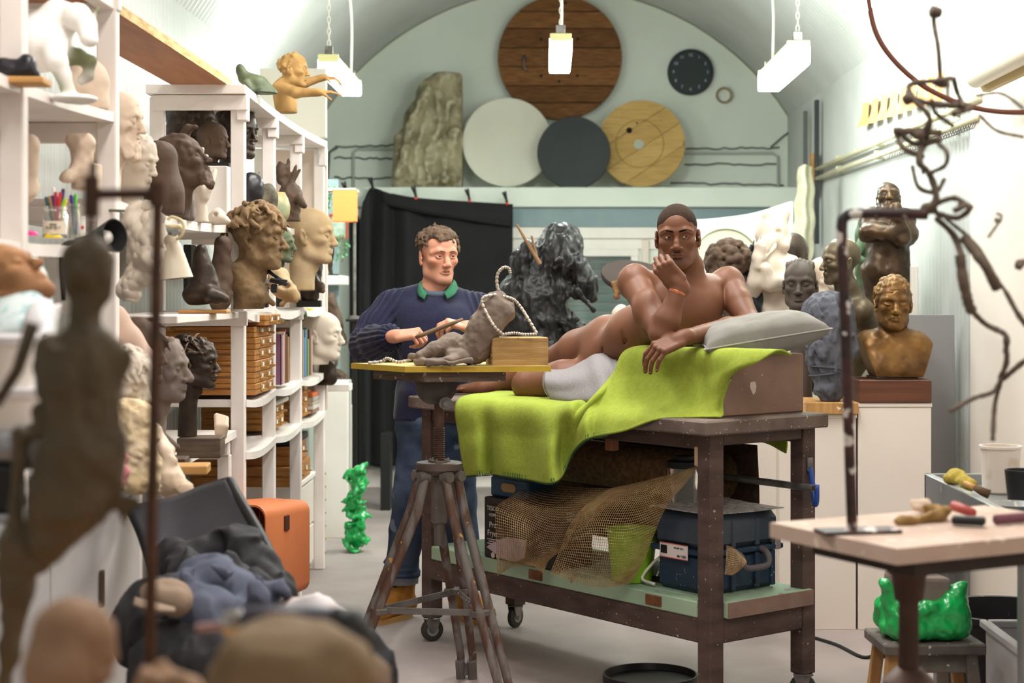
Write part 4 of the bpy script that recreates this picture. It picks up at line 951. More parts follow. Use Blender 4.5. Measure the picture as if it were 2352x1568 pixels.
V, F, _ = S.mesh(.0032); mk('cropped_hair', (V, F), M('cropped_hair', '#2e221b', .9, spec=.15, col2='#3a2a21', scale=120, ramp=(.4, .6), bump=.3, bscale=400), mod, smooth=True)
m_dhair = M('dark_hair', '#16100d', .9, spec=.1, bump=.4, bscale=300)
for q in (-1, 1):
    eye(mod, T, HR, hs, q, (.34, -.10)); eyebrow(mod, T, hs, q, m_dhair, .0062)
w = unit(Rw_-Re); c = Re+(Rw_-Re)*.86
mk('copper_bangle', lathe([(.0325, -.006), (.0345, -.004), (.0345, .004), (.0325, .006), (.0315, 0)], c, 30, w, closed=True), M('copper', '#c67a55', .3, .8), mod, smooth=True, auto=40, label='copper bangle')
e = T(.080, .006, -.045); mk('earring', tube(np.stack([e+(0, .006*math.cos(t), .006*math.sin(t)-.004) for t in np.linspace(0, 2*math.pi, 12, False)]), .0012, 6, closed=True), M('gold', '#d9b25c', .3, .9), mod, smooth=True)
for f, tp in enumerate(tips): mk('fingernail', xf(lathe([(.001, .0008), (.0040, .0005), (.0050, -.0006)], (0, 0, 0), 10), None, tp+np.array([-.002, -.0085, .002])), M('nail', '#b98a74', .3), mod, smooth=True)
# ---------------------------------------------------------------- the sculptor
D0 = 7.72
def p(x, y, d=0): return P(x, y, D0+d)
PK = np.array(hexc('#c98f74')); PKR = np.array(hexc('#c67a62'))
m_pink = M('pale_skin', '#ffffff', .5, vcol=True, spec=.4, sss=.12, bump=.06, bscale=220, bdist=.002)
sc = thing('person', 'standing sculptor in a navy jumper, jeans and tan boots, holding a modelling tool', 'person', (p(1000, 672)[0], D0, FL))
S = Solid(); k_ = PK
shl, shr = p(897, 703, .02), p(1096, 708, .06)
el, er = p(835, 792, -.12), p(1128, 800, -.10)
wl, wr = p(908, 772, -.42), p(1080, 752, -.46)
nb = p(1003, 672, .03)
HR = rot(0, 0, 27)@rot(3, 0, 0); hs = 1.06; hc = p(1007, 587, 0)
T = head(S, hc, HR, hs, jaw=.94, nose=1.0, nosew=1.08, lips=.7, brow=1.1, neck=0, col=k_, eyes='person')
S.chain([T(0, .025, -.06), p(1003, 650, .03), nb], [.052*hs, .055, .062], .03, k_)
S.cone(nb, shl, .06, .05, .04, k_).cone(nb, shr, .06, .05, .04, k_)
S.cone(p(960, 745), p(1045, 745), .10, .10, .06, k_).cone(p(1000, 760), p(1000, 930), .12, .11, .06, k_).cone(p(970, 955), p(1030, 955), .10, .10, .04, k_)
S.chain([shl, el], [.055, .04], .02, k_).chain([el, el+(wl-el)*.3, wl], [.042, .044, .028], .02, k_)
S.chain([shr, er], [.055, .04], .02, k_).chain([er, er+(wr-er)*.3, wr], [.042, .044, .028], .02, k_)
hl, hr2, kl, kr2, al, ar = p(968, 975), p(1040, 975), p(943, 1150, -.05), p(1052, 1150, -.02), p(922, 1330, .05), p(1068, 1335, .02)
for a, b, c in ((hl, kl, al), (hr2, kr2, ar)): S.chain([a, b], [.085, .058], .03, k_).chain([b, b+(c-b)*.35, c], [.056, .056, .036], .02, k_).cone(c, c+(0, .0, -.10), .036, .034, .02, k_)
hand(S, wl, (.93, -.28, .12), (-.12, -.45, .88), 1.08, thumb=-1, curl=((62, 70, 30), (66, 72, 30), (70, 74, 30), (72, 76, 30)), spread=2, tc=(14, 8), col=k_)
hand(S, wr, (-.90, -.38, .20), (.10, -.30, .95), 1.05, thumb=1, curl=((40, 50, 25), (46, 54, 28), (50, 58, 30), (55, 60, 30)), spread=4, tc=(22, 4), col=k_)
S.paint(T(0, -.092, -.070), np.array([.026, .016, .009])*hs, np.array(hexc('#b5685a')), .5, HR, .8)
for q in (-1, 1): S.paint(T(q*.045, -.07, -.03), np.array([.028, .03, .024])*hs, PKR, .9, HR, .7)
S.paint(T(0, -.112, -.038), np.array([.018, .018, .014])*hs, PKR, .9, HR, .9)
S.paint(T(0, -.06, -.095), np.array([.06, .06, .03])*hs, np.array(hexc('#a8806c')), .7, HR, .6)
V, F, Cc = S.mesh(.0045, base=PK, fine=[(hc-.14, hc+.14, .002)])
mk('body', (V, F), m_pink, sc, smooth=True, cols=Cc)
m_bhair = M('brown_hair', '#4a382b', .8, col2='#6b5540', scale=60, stretch=(1, 1, .3), bump=.6, bscale=160)
for q in (-1, 1): eye(sc, T, HR, hs, q, (.10, -.02), '#4a3a2c'); eyebrow(sc, T, hs, q, m_bhair, .0048, .002)
S = Solid(); S.ell(T(0, .018, .040), np.array([.0775, .098, .086])*hs, HR, .01).ell(T(0, -.04, .085), np.array([.058, .05, .034])*hs, HR, .03)
locks(S, T, hs, 110, 11, .045, .007, zmin=.045, down=-.1, lift=1.06, front=.074)
S.ell(T(0, -.095, -.02), np.array([.085, .06, .088])*hs, HR, .012, None, True).ell(T(0, -.01, -.085), np.array([.1, .12, .075])*hs, HR, .01, None, True)
for q in (-1, 1): S.ell(T(q*.085, -.005, -.005), np.array([.03, .026, .045])*hs, HR, .008, None, True); S.ell(T(q*.062, -.075, .062), np.array([.022, .03, .022])*hs, HR, .01, None, True)
V, F, _ = S.mesh(.004, noise=[(.004, 70, 2)]); mk('hair', (V, F), m_bhair, sc, smooth=True)
# jumper
m_knit = M('navy_knit', '#20213c', .95, col2='#1a1b32', scale=90, sheen=.2, bump=.5, bscale=260, bdist=.003)
S = Solid(); S.cone(nb+(0, .0, -.02), shl, .075, .066, .05).cone(nb+(0, 0, -.02), shr, .075, .066, .05)
S.cone(p(955, 745), p(1048, 748), .118, .118, .06).cone(p(1000, 760), p(1001, 900), .155, .150, .08).cone(p(968, 905), p(1036, 905), .125, .125, .05).cone(p(966, 955), p(1038, 955), .128, .128, .04)
S.ell(p(1000, 800, -.06), (.15, .10, .2), None, .05)
S.chain([shl, shl+(el-shl)*.5, el], [.075, .074, .068], .03).chain([el, el+(wl-el)*.35, el+(wl-el)*.80], [.066, .070, .060], .03)
S.chain([shr, shr+(er-shr)*.5, er], [.075, .072, .064], .03).chain([er, er+(wr-er)*.4, er+(wr-er)*.82], [.064, .062, .052], .03)
S.cone(nb+(0, -.02, .12), nb+(0, 0, -.02), .064, .070, .006, None, True)
V, F, _ = S.mesh(.005, noise=[(.010, 9, 2)], clip=[(p(1000, 962), (0, 0, -1)), (el+(wl-el)*.80, wl-el), (er+(wr-er)*.82, wr-er)] and [(p(1000, 962), (0, 0, -1))])
Nn = np.zeros_like(V); fn = np.cross(V[F[:, 1]]-V[F[:, 0]], V[F[:, 3]]-V[F[:, 0]])
for j in range(4): np.add.at(Nn, F[:, j], fn)
Nn /= np.linalg.norm(Nn, axis=1)[:, None]+1e-9
for a, b, lo in ((shl, el, -.25), (el, wl, 0), (shr, er, -.25), (er, wr, 0)):
    ba = b-a; t = ((V-a)@ba)/(ba@ba); q = a+t[:, None]*ba; r = np.linalg.norm(V-q, axis=1); u, v, _ = frame_of(ba)
    ang = np.arctan2((V-q)@v, (V-q)@u); m = (t > lo) & (t < 1.02) & (r < .10); V = V+Nn*(m*.0042*np.sin(ang*17))[:, None]
mk('jumper', (V, F), m_knit, sc, smooth=True)
for a, b, r in ((el+(wl-el)*.70, el+(wl-el)*.84, .064), (er+(wr-er)*.74, er+(wr-er)*.86, .054)):
    mk('cuff', tube([a, a+(b-a)*.5, b, b-(b-a)*.1], [r*.9, r, r*.98, r*.80], 22), M('navy_dark', '#15162a', .95), sc, smooth=True)
# collar and scarf
def ring(c, r, tilt, y=.9): return [c+np.array([r*math.cos(t), r*y*math.sin(t), tilt*math.sin(t)]) for t in np.linspace(0, 2*math.pi, 32, False)]
mk('neck_scarf', tube(np.stack(ring(p(1004, 668, 0), .072, .018)), .017, 10, closed=True), M('slate_cloth', '#4b5663', .9, bump=.3, bscale=60), sc, smooth=True)
for s in (-1, 1):
    a = [(s*.036, -.085, -.030), (s*.058, -.068, -.004), (s*.074, -.02, .024), (s*.072, .03, .034), (s*.03, .07, .034)]
    lo = [(s*.052, -.112, -.056), (s*.080, -.092, -.038), (s*.092, -.03, -.018), (s*.09, .035, -.008), (s*.04, .088, -.008)]
    c0 = p(1004, 660, 0)*1+np.array([0, .0, 0])
    mk('polo_collar', thick(loft([[c0+np.array(q) for q in a], [c0+(np.array(q)+np.array(w2))/2+(0, -.006, .008) for q, w2 in zip(a, lo)], [c0+np.array(q) for q in lo]], 8, 20), .005), M('green_cotton', '#2f6a4c', .9), sc, smooth=True)
# jeans with turned-up cuffs
m_denim = M('denim', '#313d54', .9, spec=.15, col2='#566376', scale=5, ramp=(.4, .75), bump=.35, bscale=240, speck=('#6f7b8c', 7, .68))
S = Solid(); S.cone(p(966, 955), p(1040, 955), .112, .112, .04).cone(p(970, 985), p(1038, 985), .115, .115, .04)
for a, b, c in ((hl, kl, al), (hr2, kr2, ar)): S.chain([a, b], [.105, .083], .03).chain([b, c+(0, 0, .02)], [.083, .072], .03)
g = random.Random(3)
for z in range(12): 
    y = 985+z*9; S.cone(p(925, y, -.12), p(985, y-8+g.uniform(-5, 5), -.13), .003, .002, .012, None, True)
for y in (1290, 1305, 1318): S.ell(P(920, y, D0+.03), (.082, .08, .012), None, .02)
V, F, _ = S.mesh(.006, noise=[(.010, 11, 2)], clip=[(p(1000, 940), (0, 0, 1)), (al+(0, 0, .0), (0, 0, -1))])
mk('jeans', (V, F), m_denim, sc, smooth=True)
for c in (al, ar): mk('jeans_cuff', lathe([(.070, -.01), (.080, -.012), (.081, .032), (.070, .034)], c+(0, 0, -.005), 26, closed=True), M('denim_inside', '#78797f', .9, bump=.3, bscale=200), sc, smooth=True, auto=50)
m_boot = M('tan_nubuck', '#b27a2e', .8, col2='#94601f', scale=14, bump=.15, bscale=80); m_sole = M('boot_sole', '#b98c52', .7); m_lace = M('lace', '#3b2c1c', .8)
for c, ang in ((al, -35), (ar, 38)):
    Rz = rot(0, 0, ang); ctr = np.array([c[0], c[1], FL]); f = lambda x, y, z: ctr+Rz@np.array([x, y, z])
    S = Solid(); S.cone(f(0, .02, .215), f(0, .01, .09), .060, .055, .02).cone(f(0, .04, .06), f(0, -.08, .055), .048, .046, .03).ell(f(0, -.155, .050), (.052, .062, .042), Rz, .03).cone(f(0, -.02, .12), f(0, -.11, .065), .046, .04, .03)
    V, F, _ = S.mesh(.005, noise=[(.003, 20, 2)], clip=[(f(0, 0, .022), (0, 0, -1)), (f(0, 0, .222), (0, 0, 1))])
    bt = mk('boot', (V, F), m_boot, sc, smooth=True)
    ol = [(.046*math.sin(t)*(1+.12*(math.cos(t) > 0)), -.07-.145*math.cos(t)) for t in np.linspace(0, 2*math.pi, 28, False)]
    mk('sole', prism(ol, .024, Rz, f(0, 0, .0125)), m_sole, bt)
    for j in range(5):
        z = .10+.022*j; yy = -.075+.016*j
        mk('lace', tube(cr([f(-.03, yy+.012, z), f(0, yy-.016, z+.012), f(.03, yy+.012, z+.006)], 8), .0035, 6), m_lace, bt, smooth=True)
# tool held between both hands
a, b = p(972, 768, -.53), p(1042, 741, -.55)
tl = thing('modelling_tool', 'short round wooden modelling tool in the sculptor\'s hands', 'tool', (a+b)/2)
mk('handle', tube([a+(a-b)*.25, a, a+(b-a)*.5, b, b+(b-a)*.3], [.007, .0095, .010, .009, .006], 12), M('tool_wood', '#84684e', .7, col2='#6d5440', scale=30), tl, smooth=True)
# ---------------------------------------------------------------- left side: shelves and everything on them
XF = -1.25                                              # front plane of the shelving
def dl(px, X=XF): return X*FPX/(px-CX)                  # depth of a point of the plane x = X seen at column px
m_plaster = M('white_plaster', '#d9d3cb', .75, col2='#cbc2b8', scale=6, bump=.25, bscale=40, edge=('#cdbfae', .40, .47))
m_plasterw = M('warm_plaster', '#dfcbb6', .75, col2='#cdb59c', scale=9, bump=.3, bscale=45)
m_bronze = M('dark_bronze', '#43352a', .45, .35, col2='#2d231c', scale=14, bump=.35, bscale=50, edge=('#7a6248', .52, .60))
m_claydk = M('brown_clay', '#5c4737', .7, col2='#4a382b', scale=12, bump=.45, bscale=45, bdist=.005)
m_claylt = M('buff_clay', '#b39a78', .75, col2='#a3885f', scale=8, bump=.4, bscale=40, bdist=.005)
m_clayexp = M('ochre_clay', '#8b7150', .8, col2='#6b5438', scale=11, bump=.6, bscale=34, bdist=.008)
m_greyclay = M('grey_stone_clay', '#87796f', .75, col2='#6c5f57', scale=10, bump=.4, bscale=40)
m_greenpat = M('green_patina', '#5e6445', .6, col2='#3f4a33', scale=12, bump=.3, bscale=40)
m_pine = M('pine', '#c9995c', .6, col2='#b58247', scale=4, stretch=(1.5, 1.5, 14), bump=.1, bscale=30)
m_boxw = M('drawer_wood', '#b27a3c', .5, col2='#9a632b', scale=5, stretch=(2, 2, 16), bump=.1, bscale=30)
m_dkbase = M('black_base', '#17130f', .35)
def bust(label, px, py, d, s=1.0, yaw=90, pitch=0, roll=0, m=None, hair=None, seed=1, floor=None, neck=.16, sh=None, base=None, vox=.005, noise=((.002, 25, 2),), name='portrait_bust', extra=None, cat='sculpture', group=None, basem=None, X=None, clip=None, **kw):
    """a portrait head; px, py give the middle of its eye line, d its distance; floor = height it stands on"""
    c = P(px, py, d)
    R = rot(0, 0, yaw)@rot(pitch, roll, 0); S = Solid()
    bt = 0
    if base: bt = base[2]
    if floor is not None: neck = max(.03, (c[2]-floor-bt)/s-.05)
    T = head(S, c, R, s, neck=neck if pitch == 0 and roll == 0 or floor is None else 0, **kw)
    if floor is not None and not (pitch == 0 and roll == 0):
        S.cone(T(0, .02, -.055), np.array([c[0], c[1], floor+bt+.02])+R@np.array([0, .03, 0])*s, .050*s, .056*s, .03*s)
    for h in (hair or []):
        if h[0] == 'curls': curls(S, T, s, h[1], h[2], seed, **(h[3] if len(h) > 3 else {}))
        if h[0] == 'locks': locks(S, T, s, h[1], seed, **(h[2] if len(h) > 2 else {}))
        if h[0] == 'cap': S.ell(T(0, .016, .040), np.array([.081, .100, .088])*s*h[1], R, .01*s).ell(T(0, .05, -.02), np.array([.074, .066, .07])*s*h[1], R, .02*s)
        if h[0] == 'bun': S.ell(T(*h[1]), np.array(h[2])*s, R, .012*s)
        if h[0] == 'beard':
            g = random.Random(seed+5)
            for _ in range(h[1]):
                a = g.uniform(-1.3, 1.3); S.ell(T(.052*math.sin(a), -.040-.042*math.cos(a)+g.uniform(-.006, .006), -.098+g.uniform(-.035, .012)), np.array([.008, .008, .016])*s, R@rot(g.uniform(-30, 30), 0, 0), .003*s)
            S.ell(T(0, -.070, -.125), np.array([.024, .020, .034])*s, R, .012*s)
    if sh:   # shoulders: half width, depth, drop below the eye line
        w, dp, dr = sh
        S.cone(T(-w*.6, .03, -dr+.02), T(w*.6, .03, -dr+.02), dp*.9*s, dp*.9*s, .04*s); S.ell(T(-w, .03, -dr-.02), np.array([.06, .06, .075])*s, R, .03*s).ell(T(w, .03, -dr-.02), np.array([.06, .06, .075])*s, R, .03*s)
        S.cone(T(-w*.45, .0, -dr-.07), T(w*.45, .0, -dr-.07), dp*s, dp*s, .04*s)
    if extra: extra(S, T, R, s)
    cl = list(clip or [])
    if floor is not None: cl.append(((0, 0, floor+bt), (0, 0, -1)))
    V, F, _ = S.mesh(vox*s**.5, noise=list(noise), clip=cl)
    if base:
        zc = floor; ctr = np.array([V[:, 0].mean(), V[:, 1].mean(), zc]) if len(base) < 4 else np.array([c[0]+base[3], c[1]+(base[4] if len(base) > 4 else 0), zc])
        t = thing(name, label, cat, ctr, group); mk('figure', (V, F), m, t, smooth=True)
        mk('base', box(ctr+(0, 0, bt/2), (base[0], base[1], bt), rot(0, 0, 4), .003), basem or m_dkbase, t); return t
    return mk(name, (V, F), m, smooth=True, label=label, cat=cat, group=group)
def blob(label, name, prims, m, vox=.005, noise=((.004, 22, 2),), cat='sculpture', floor=None, clip=None, base=None, basem=None, group=None):
    """free modelled form from cones/ellipsoids: ('c', a, b, ra, rb, k) / ('e', c, r, k[, R]) / '-' prefix cuts"""
    S = Solid()
    for q in prims:
        sub = q[0].startswith('-'); t = q[0][-1]
        if t == 'c': S.cone(q[1], q[2], q[3], q[4], q[5] if len(q) > 5 else .02, None, sub)
        else: S.ell(q[1], q[2], q[4] if len(q) > 4 else None, q[3] if len(q) > 3 else .02, None, sub)
    cl = list(clip or [])
    if floor is not None: cl.append(((0, 0, floor), (0, 0, -1)))
    V, F, _ = S.mesh(vox, noise=list(noise), clip=cl)
    if base:
        ctr = np.array(base[0], float); t = thing(name, label, cat, ctr, group); mk('figure', (V, F), m, t, smooth=True)
        mk('base', box(ctr+(0, 0, base[1][2]/2), base[1], rot(0, 0, base[2] if len(base) > 2 else 4), .003), basem or m_dkbase, t); return t
    return mk(name, (V, F), m, smooth=True, label=label, cat=cat, group=group)
# ---- the two white shelf units and the bridging shelves
def unit_(label, posts, shelves, rails, name='shelf_unit', z0=FL):
    t = thing(name, label, 'shelf', (XF-.2, posts[0][0], FL))
    for y, x, z1 in posts: mk('post', b2((x-.057, y, z0), (x, y+.045, z1), .004), m_shelfp, t)
    for y0, y1, x0, x1, z, th in shelves:
        n = 14; yy = np.linspace(y0, y1, n); sag = -.022*np.sin((yy-y0)/(y1-y0)*math.pi)
        V = np.array([[x, y, z+s_-q] for x in (x0, x1) for q in (0, th) for y, s_ in zip(yy, sag)]); F = []
        for i in range(n-1): F += [(i, i+1, n+i+1, n+i), (2*n+i, 3*n+i, 3*n+i+1, 2*n+i+1), (i, 2*n+i, 2*n+i+1, i+1), (n+i, n+i+1, 3*n+i+1, 3*n+i)]
        F += [(0, n, 3*n, 2*n), (n-1, 3*n-1, 4*n-1, 2*n-1)]
        mk('shelf', (V, F), m_shelfp, t)
    for lo, hi in rails: mk('rail', b2(lo, hi, .003), m_shelfp, t)
    return t
p1, p2 = dl(58)-.02, dl(266)
unit_('near white painted timber shelf unit at the left edge of the picture', [(p1, XF, 2.75), (p2, XF, 2.75), (p1, -1.70, 2.75), (p2, -1.70, 2.75)],
      [(p1-.9, p2+.05, -1.75, XF-.005, 1.975, .028), (p1-.6, 4.78, -1.75, XF-.004, 1.592, .030)],
      [((XF-.05, p1-.9, 2.27), (XF-.005, p2+.045, 2.34)), ((-1.72, p2+.005, 1.885), (XF-.004, p2+.04, 1.945)), ((-1.72, p1+.005, 1.90), (XF-.004, p1+.04, 1.945)), ((-1.72, 3.2, 1.66), (-1.695, 4.9, 1.74)), ((-1.72, p1+.005, 2.27), (XF-.004, p1+.04, 2.33)), ((-1.75, p2+.005, 2.27), (XF+.008, p2+.04, 2.34)), ((-1.72, p2+.006, 1.655), (XF-.004, p2+.04, 1.70))], z0=.905)
P0, P1, P2, P3 = 6.73, 7.47, 8.27, 9.13
ps = [(y, XF+.02, 2.245) for y in (P0, P1, P2, P3)]+[(y, -1.56, 2.245) for y in (P0, P3)]
sh_ = [(P0-.05, P3+.06, -1.62, XF+.03, 2.29, .035)]
for y0, y1 in ((P0, P1), (P1, P2), (P2, P3)):
    for z in (1.735 if y0 == P0 else 1.78, 1.375, 1.015, .80): sh_.append((y0+.02, y1+.02, -1.62, XF+.026, z, .03))
rl = []
for y in (P0, P1, P2): 
    for z in (2.19, 1.665, 1.315): rl.append(((-1.60, y-.022, z), (XF+.035, y-.002, z+.062)))
for y in (P0, P1, P2, P3): rl.append(((XF-.01, y-.012, 2.15), (XF+.032, y+.055, 2.255)))
unit_('long white painted timber shelf unit packed with sculptures, left of the sculptor', ps, sh_, rl)
mk('bridge_shelf', thick(loft([[(x, y, 1.725-.02*math.sin((y-4.84)/1.87*math.pi)) for y in np.linspace(4.84, 6.70, 6)] for x in (XF-.02, -1.45, -1.72)], 6, 24), .032), m_shelfp, label='sagging white shelf board bridging the two shelf units, holding pale heads and the hand', cat='shelf')
lb_ = thing('low_shelf', 'low white shelf bridging below the grey and dark portrait heads', 'shelf', (-1.45, 5.6, .88))
mk('board', thick(loft([[(x, y, .892-.015*math.sin((y-4.3)/2.4*math.pi)) for y in np.linspace(4.93, 6.72, 6)] for x in (XF-.01, -1.45, -1.74)], 6, 24), .03), m_shelfp, lb_)
mk('bracket', b2((-1.7, 6.60, .80), (XF-.02, 6.64, .86)), m_shelfp, lb_); mk('leg', b2((XF-.07, 5.15, FL), (XF-.02, 5.20, .86)), m_shelfp, lb_); mk('leg', b2((XF-.07, 6.62, FL), (XF-.02, 6.67, .80)), m_shelfp, lb_)
pk = thing('plywood_plank', 'long brown plywood plank lying across the tops of the two shelf units', 'plank', (-1.41, 5.4, 2.29))
mk('face', b2((-1.52, 4.2, 2.2905), (XF-.045, 6.78, 2.325), .002), M('ply_face', '#a9714a', .6, col2='#98603b', scale=3, stretch=(6, 1, 1)), pk)
mk('raw_edge', b2((XF-.0455, 4.2, 2.292), (XF-.042, 6.78, 2.324), .001), M('ply_edge', '#d8b980', .7, col2='#b08f57', scale=14, stretch=(1, 1, 5)), pk, label='pale raw plywood edge')
mk('backdrop_board', b2((-1.56, 9.0, 2.292), (-1.20, 9.04, 2.67), .004), M('pale_board', '#d9d6c8', .6), label='pale board standing on top of the far shelf unit behind the ochre figure', cat='board')
mk('end_board', b2((-1.62, 9.19, .8), (XF+.03, 9.215, 2.245), .003), M('pinkish_panel', '#e4d0c2', .6), label='pinkish white board closing the far end of the long shelf unit', cat='board')
# ---- upper sculptures on the far unit
v = lambda x, y, d=7.0: P(x, y, d)
blob('small green patinated crouching figure on the corner of the long shelf unit', 'figurine', [('e', v(553, 160, 7.0), (.022, .025, .026), .01), ('c', v(562, 178, 7.0), v(590, 196, 7.0), .030, .040, .02), ('c', v(590, 196, 7.0), v(612, 222, 7.0), .042, .05, .02), ('c', v(565, 190, 6.95), v(575, 208, 6.95), .014, .012), ('c', v(600, 215, 6.95), v(590, 232, 6.95), .022, .016)], m_greenpat, floor=2.291)
def reach(S, T, R, s):
    q = lambda x, y, d=7.75: P(x, y, d)
    S.cone(q(650, 205), q(655, 240), .05, .046, .03).cone(q(655, 225), q(662, 265), .046, .042, .03)
    S.chain([q(640, 200, 7.66), q(680, 213, 7.6), q(735, 212, 7.55)], [.030, .024, .017], .015).chain([q(665, 196, 7.85), q(700, 190, 7.85), q(745, 178, 7.85)], [.028, .022, .015], .015)
    hand(S, q(736, 212, 7.55), (1, -.05, .02), (0, -.3, 1), .55, 1, curl=((10, 15, 10),)*4); hand(S, q(746, 178, 7.85), (1, 0, -.1), (0, -.3, 1), .5, 1, curl=((25, 30, 20),)*4)
bust('ochre half figure reaching both arms forward, on top of the long shelf unit', 674, 160, 7.75, .66, 85, m=M('ochre_plaster', '#b08a52', .7, col2='#94703c', scale=14, bump=.4, bscale=50), hair=[('curls', 60, .012)], neck=.05, extra=reach, name='half_figure', clip=[((0, 0, 2.291), (0, 0, -1))])
# heads behind and inside the top bay
mk('display_block', b2((-1.58, 6.78, 1.735), (-1.31, 7.35, 1.97), .004), m_white, label='white block on the upper shelf carrying the dark and bald heads', cat='block')
bust('dark bronze woman\'s head with loose wavy hair, in the top bay', 445, 292, 6.98, .98, 88, m=m_bronze, hair=[('cap', 1.03), ('curls', 130, .017, dict(ymin=-.03, zmin=-.07))], floor=1.971, seed=3, base=(.12, .10, .012))
bust('small smooth bald dark head in front of the wavy haired one', 488, 322, 6.86, .64, 84, m=m_claydk, floor=1.971, base=(.15, .10, .016), noise=((.0005, 20, 1),), ears=1)
bust('dark curly head seen behind the post of the top bay', 545, 305, 7.25, .95, 60, m=m_bronze, hair=[('cap', 1.04), ('curls', 150, .016, dict(ymin=-.03))], floor=1.75, seed=8)
# pale heads on the bridging shelf
ZS1 = 1.722
bust('large white plaster head of a bearded man in profile', 266, 280, 5.00, .80, 84, m=m_plasterw, hair=[('beard', 60)], floor=ZS1-.012, old=.6, seed=2, brow=1.1, vox=.0045)
bust('white plaster head with closed eyes and short curls, beside the bearded one', 306, 368, 5.25, .74, 80, 12, m=m_plaster, hair=[('curls', 130, .012, dict(front=.055))], floor=ZS1-.014, eyes='closed', seed=4, vox=.0045)
q = lambda x, y, d: P(x, y, d)
blob('tall smooth brown clay back without a head, between the pale heads', 'torso', [('c', q(368, 370, 5.45), q(378, 440, 5.45), .055, .060, .03), ('c', q(378, 440, 5.45), q(388, 478, 5.45), .055, .05, .03), ('e', q(368, 352, 5.45), (.045, .04, .04), .03), ('c', q(352, 400, 5.45), q(362, 470, 5.45), .03, .035, .02)], m_claydk, floor=ZS1-.016, noise=((.004, 12, 2),))
def horn(S, T, R, s):
    S.chain([T(.03, -.04, .11), T(.035, -.075, .135), T(.03, -.105, .125)], [.022*s, .017*s, .012*s], .012)
bust('dark brown horned satyr head tipped back with a wild beard', 420, 374, 5.72, .80, 86, -24, m=m_claydk, hair=[('cap', 1.04), ('curls', 120, .016), ('beard', 110)], floor=ZS1-.018, extra=horn, seed=6, noise=((.004, 30, 2),))
blob('grey-brown small headless torso beside the white hand', 'torso', [('c', q(412, 430, 5.9), q(425, 490, 5.9), .036, .042, .02), ('e', q(420, 460, 5.86), (.04, .035, .05), .02), ('c', q(405, 420, 5.9), q(408, 412, 5.9), .016, .012), ('c', q(428, 470, 5.85), q(436, 498, 5.85), .024, .02)], m_greyclay, floor=ZS1-.016)
S = Solid(); hand(S, q(455, 470, 6.05), (-.18, 0, 1), (-.5, -.8, .1), 1.12, 1, curl=((8, 10, 5), (30, 30, 20), (62, 80, 30), (66, 80, 30)), spread=6, tc=(30, 30))
S.cone(q(455, 470, 6.05), q(457, 512, 6.05), .03, .036, .01); V, F, _ = S.mesh(.004, clip=[((0, 0, ZS1-.016), (0, 0, -1))])
mk('hand_sculpture', (V, F), m_plaster, smooth=True, label='white plaster hand with raised forefinger on the bridging shelf', cat='sculpture')
blob('small white plaster animal skull form by the shelf post', 'skull_form', [('e', q(500, 496, 6.3), (.032, .03, .030), .01), ('c', q(508, 500, 6.28), q(524, 508, 6.26), .020, .012, .01), ('-e', q(495, 492, 6.27), (.009, .02, .009), .003), ('c', q(482, 508, 6.3), q(518, 512, 6.28), .010, .008)], m_plaster, floor=ZS1-.014, noise=((.003, 40, 2),), vox=.004)
blob('smooth pale pink egg shaped form on the bridging shelf edge', 'egg_form', [('e', q(368, 467, 5.5), (.046, .046, .033), .001)], M('pink_plaster', '#e6b99c', .5), floor=ZS1-.012, noise=())
# near unit: plaster horse and its neighbours
HG = np.array(hexc('#6f7350')); HW = np.array(hexc('#ece7e0')); h = lambda x, y, d=4.28: P(x, y, d); S = Solid()
S.cone(h(-20, 95), h(95, 100), .085, .075, .03, HW).cone(h(90, 90), h(135, 45), .060, .045, .03, HW).cone(h(135, 42), h(178, 38), .045, .036, .02, HW)
S.chain([h(180, 38, 4.25), h(198, 55, 4.22), h(205, 88, 4.2)], [.036, .028, .020], .015, HW).ell(h(207, 93, 4.2), (.018, .02, .014), None, .008, HW)
for dd in (-.02, .02): S.cone(h(217, 38, 4.24+dd), h(226, 20, 4.24+dd), .009, .003, .004, HG)
S.chain([h(120, 100, 4.24), h(132, 140, 4.2), h(148, 170, 4.2), h(160, 212, 4.2)], [.038, .026, .016, .014], .012, HW).chain([h(140, 168, 4.2), h(150, 200, 4.2), h(158, 222, 4.2)], [.016, .014, .014], .01, HG)
S.chain([h(140, 130, 4.3), h(180, 128, 4.3), h(206, 140, 4.3), h(204, 172, 4.3)], [.030, .020, .016, .013], .012, HG).cone(h(203, 172, 4.3), h(186, 186, 4.3), .014, .012, .006, HW)
S.chain([h(-30, 110), h(-45, 170), h(-45, 215)], [.04, .02, .015], .012, HW).chain([h(20, 110, 4.34), h(18, 170, 4.34), h(22, 215, 4.34)], [.04, .02, .015], .012, HW)
S.cone(h(85, 62), h(130, 22), .012, .012, .02, HG).ell(h(170, 226, 4.2), (.06, .05, .012), None, .01, HW)
V, F, Cc = S.mesh(.0048, noise=[(.004, 22, 2)], base=HW)
mk('horse_sculpture', (V, F), M('painted_plaster', '#ffffff', .7, vcol=True, bump=.2, bscale=40), smooth=True, cols=Cc, label='white plaster horse with green patched legs, arching its neck on the top left shelf', cat='sculpture')
blob('small black crouching figure on a wooden base at the left edge', 'figurine', [('e', h(62, 142, 3.9), (.020, .02, .02), .01), ('c', h(40, 165, 3.9), h(62, 160, 3.9), .022, .02), ('c', h(60, 165, 3.9), h(78, 175, 3.9), .018, .012), ('c', h(10, 160, 3.9), h(40, 165, 3.9), .03, .022), ('c', h(20, 160, 3.9), h(15, 180, 3.9), .02, .02)], M('black_wax', '#1d1b20', .35), base=(P(35, 196, 3.9), (.15, .09, .016)), basem=m_pine, vox=.004)
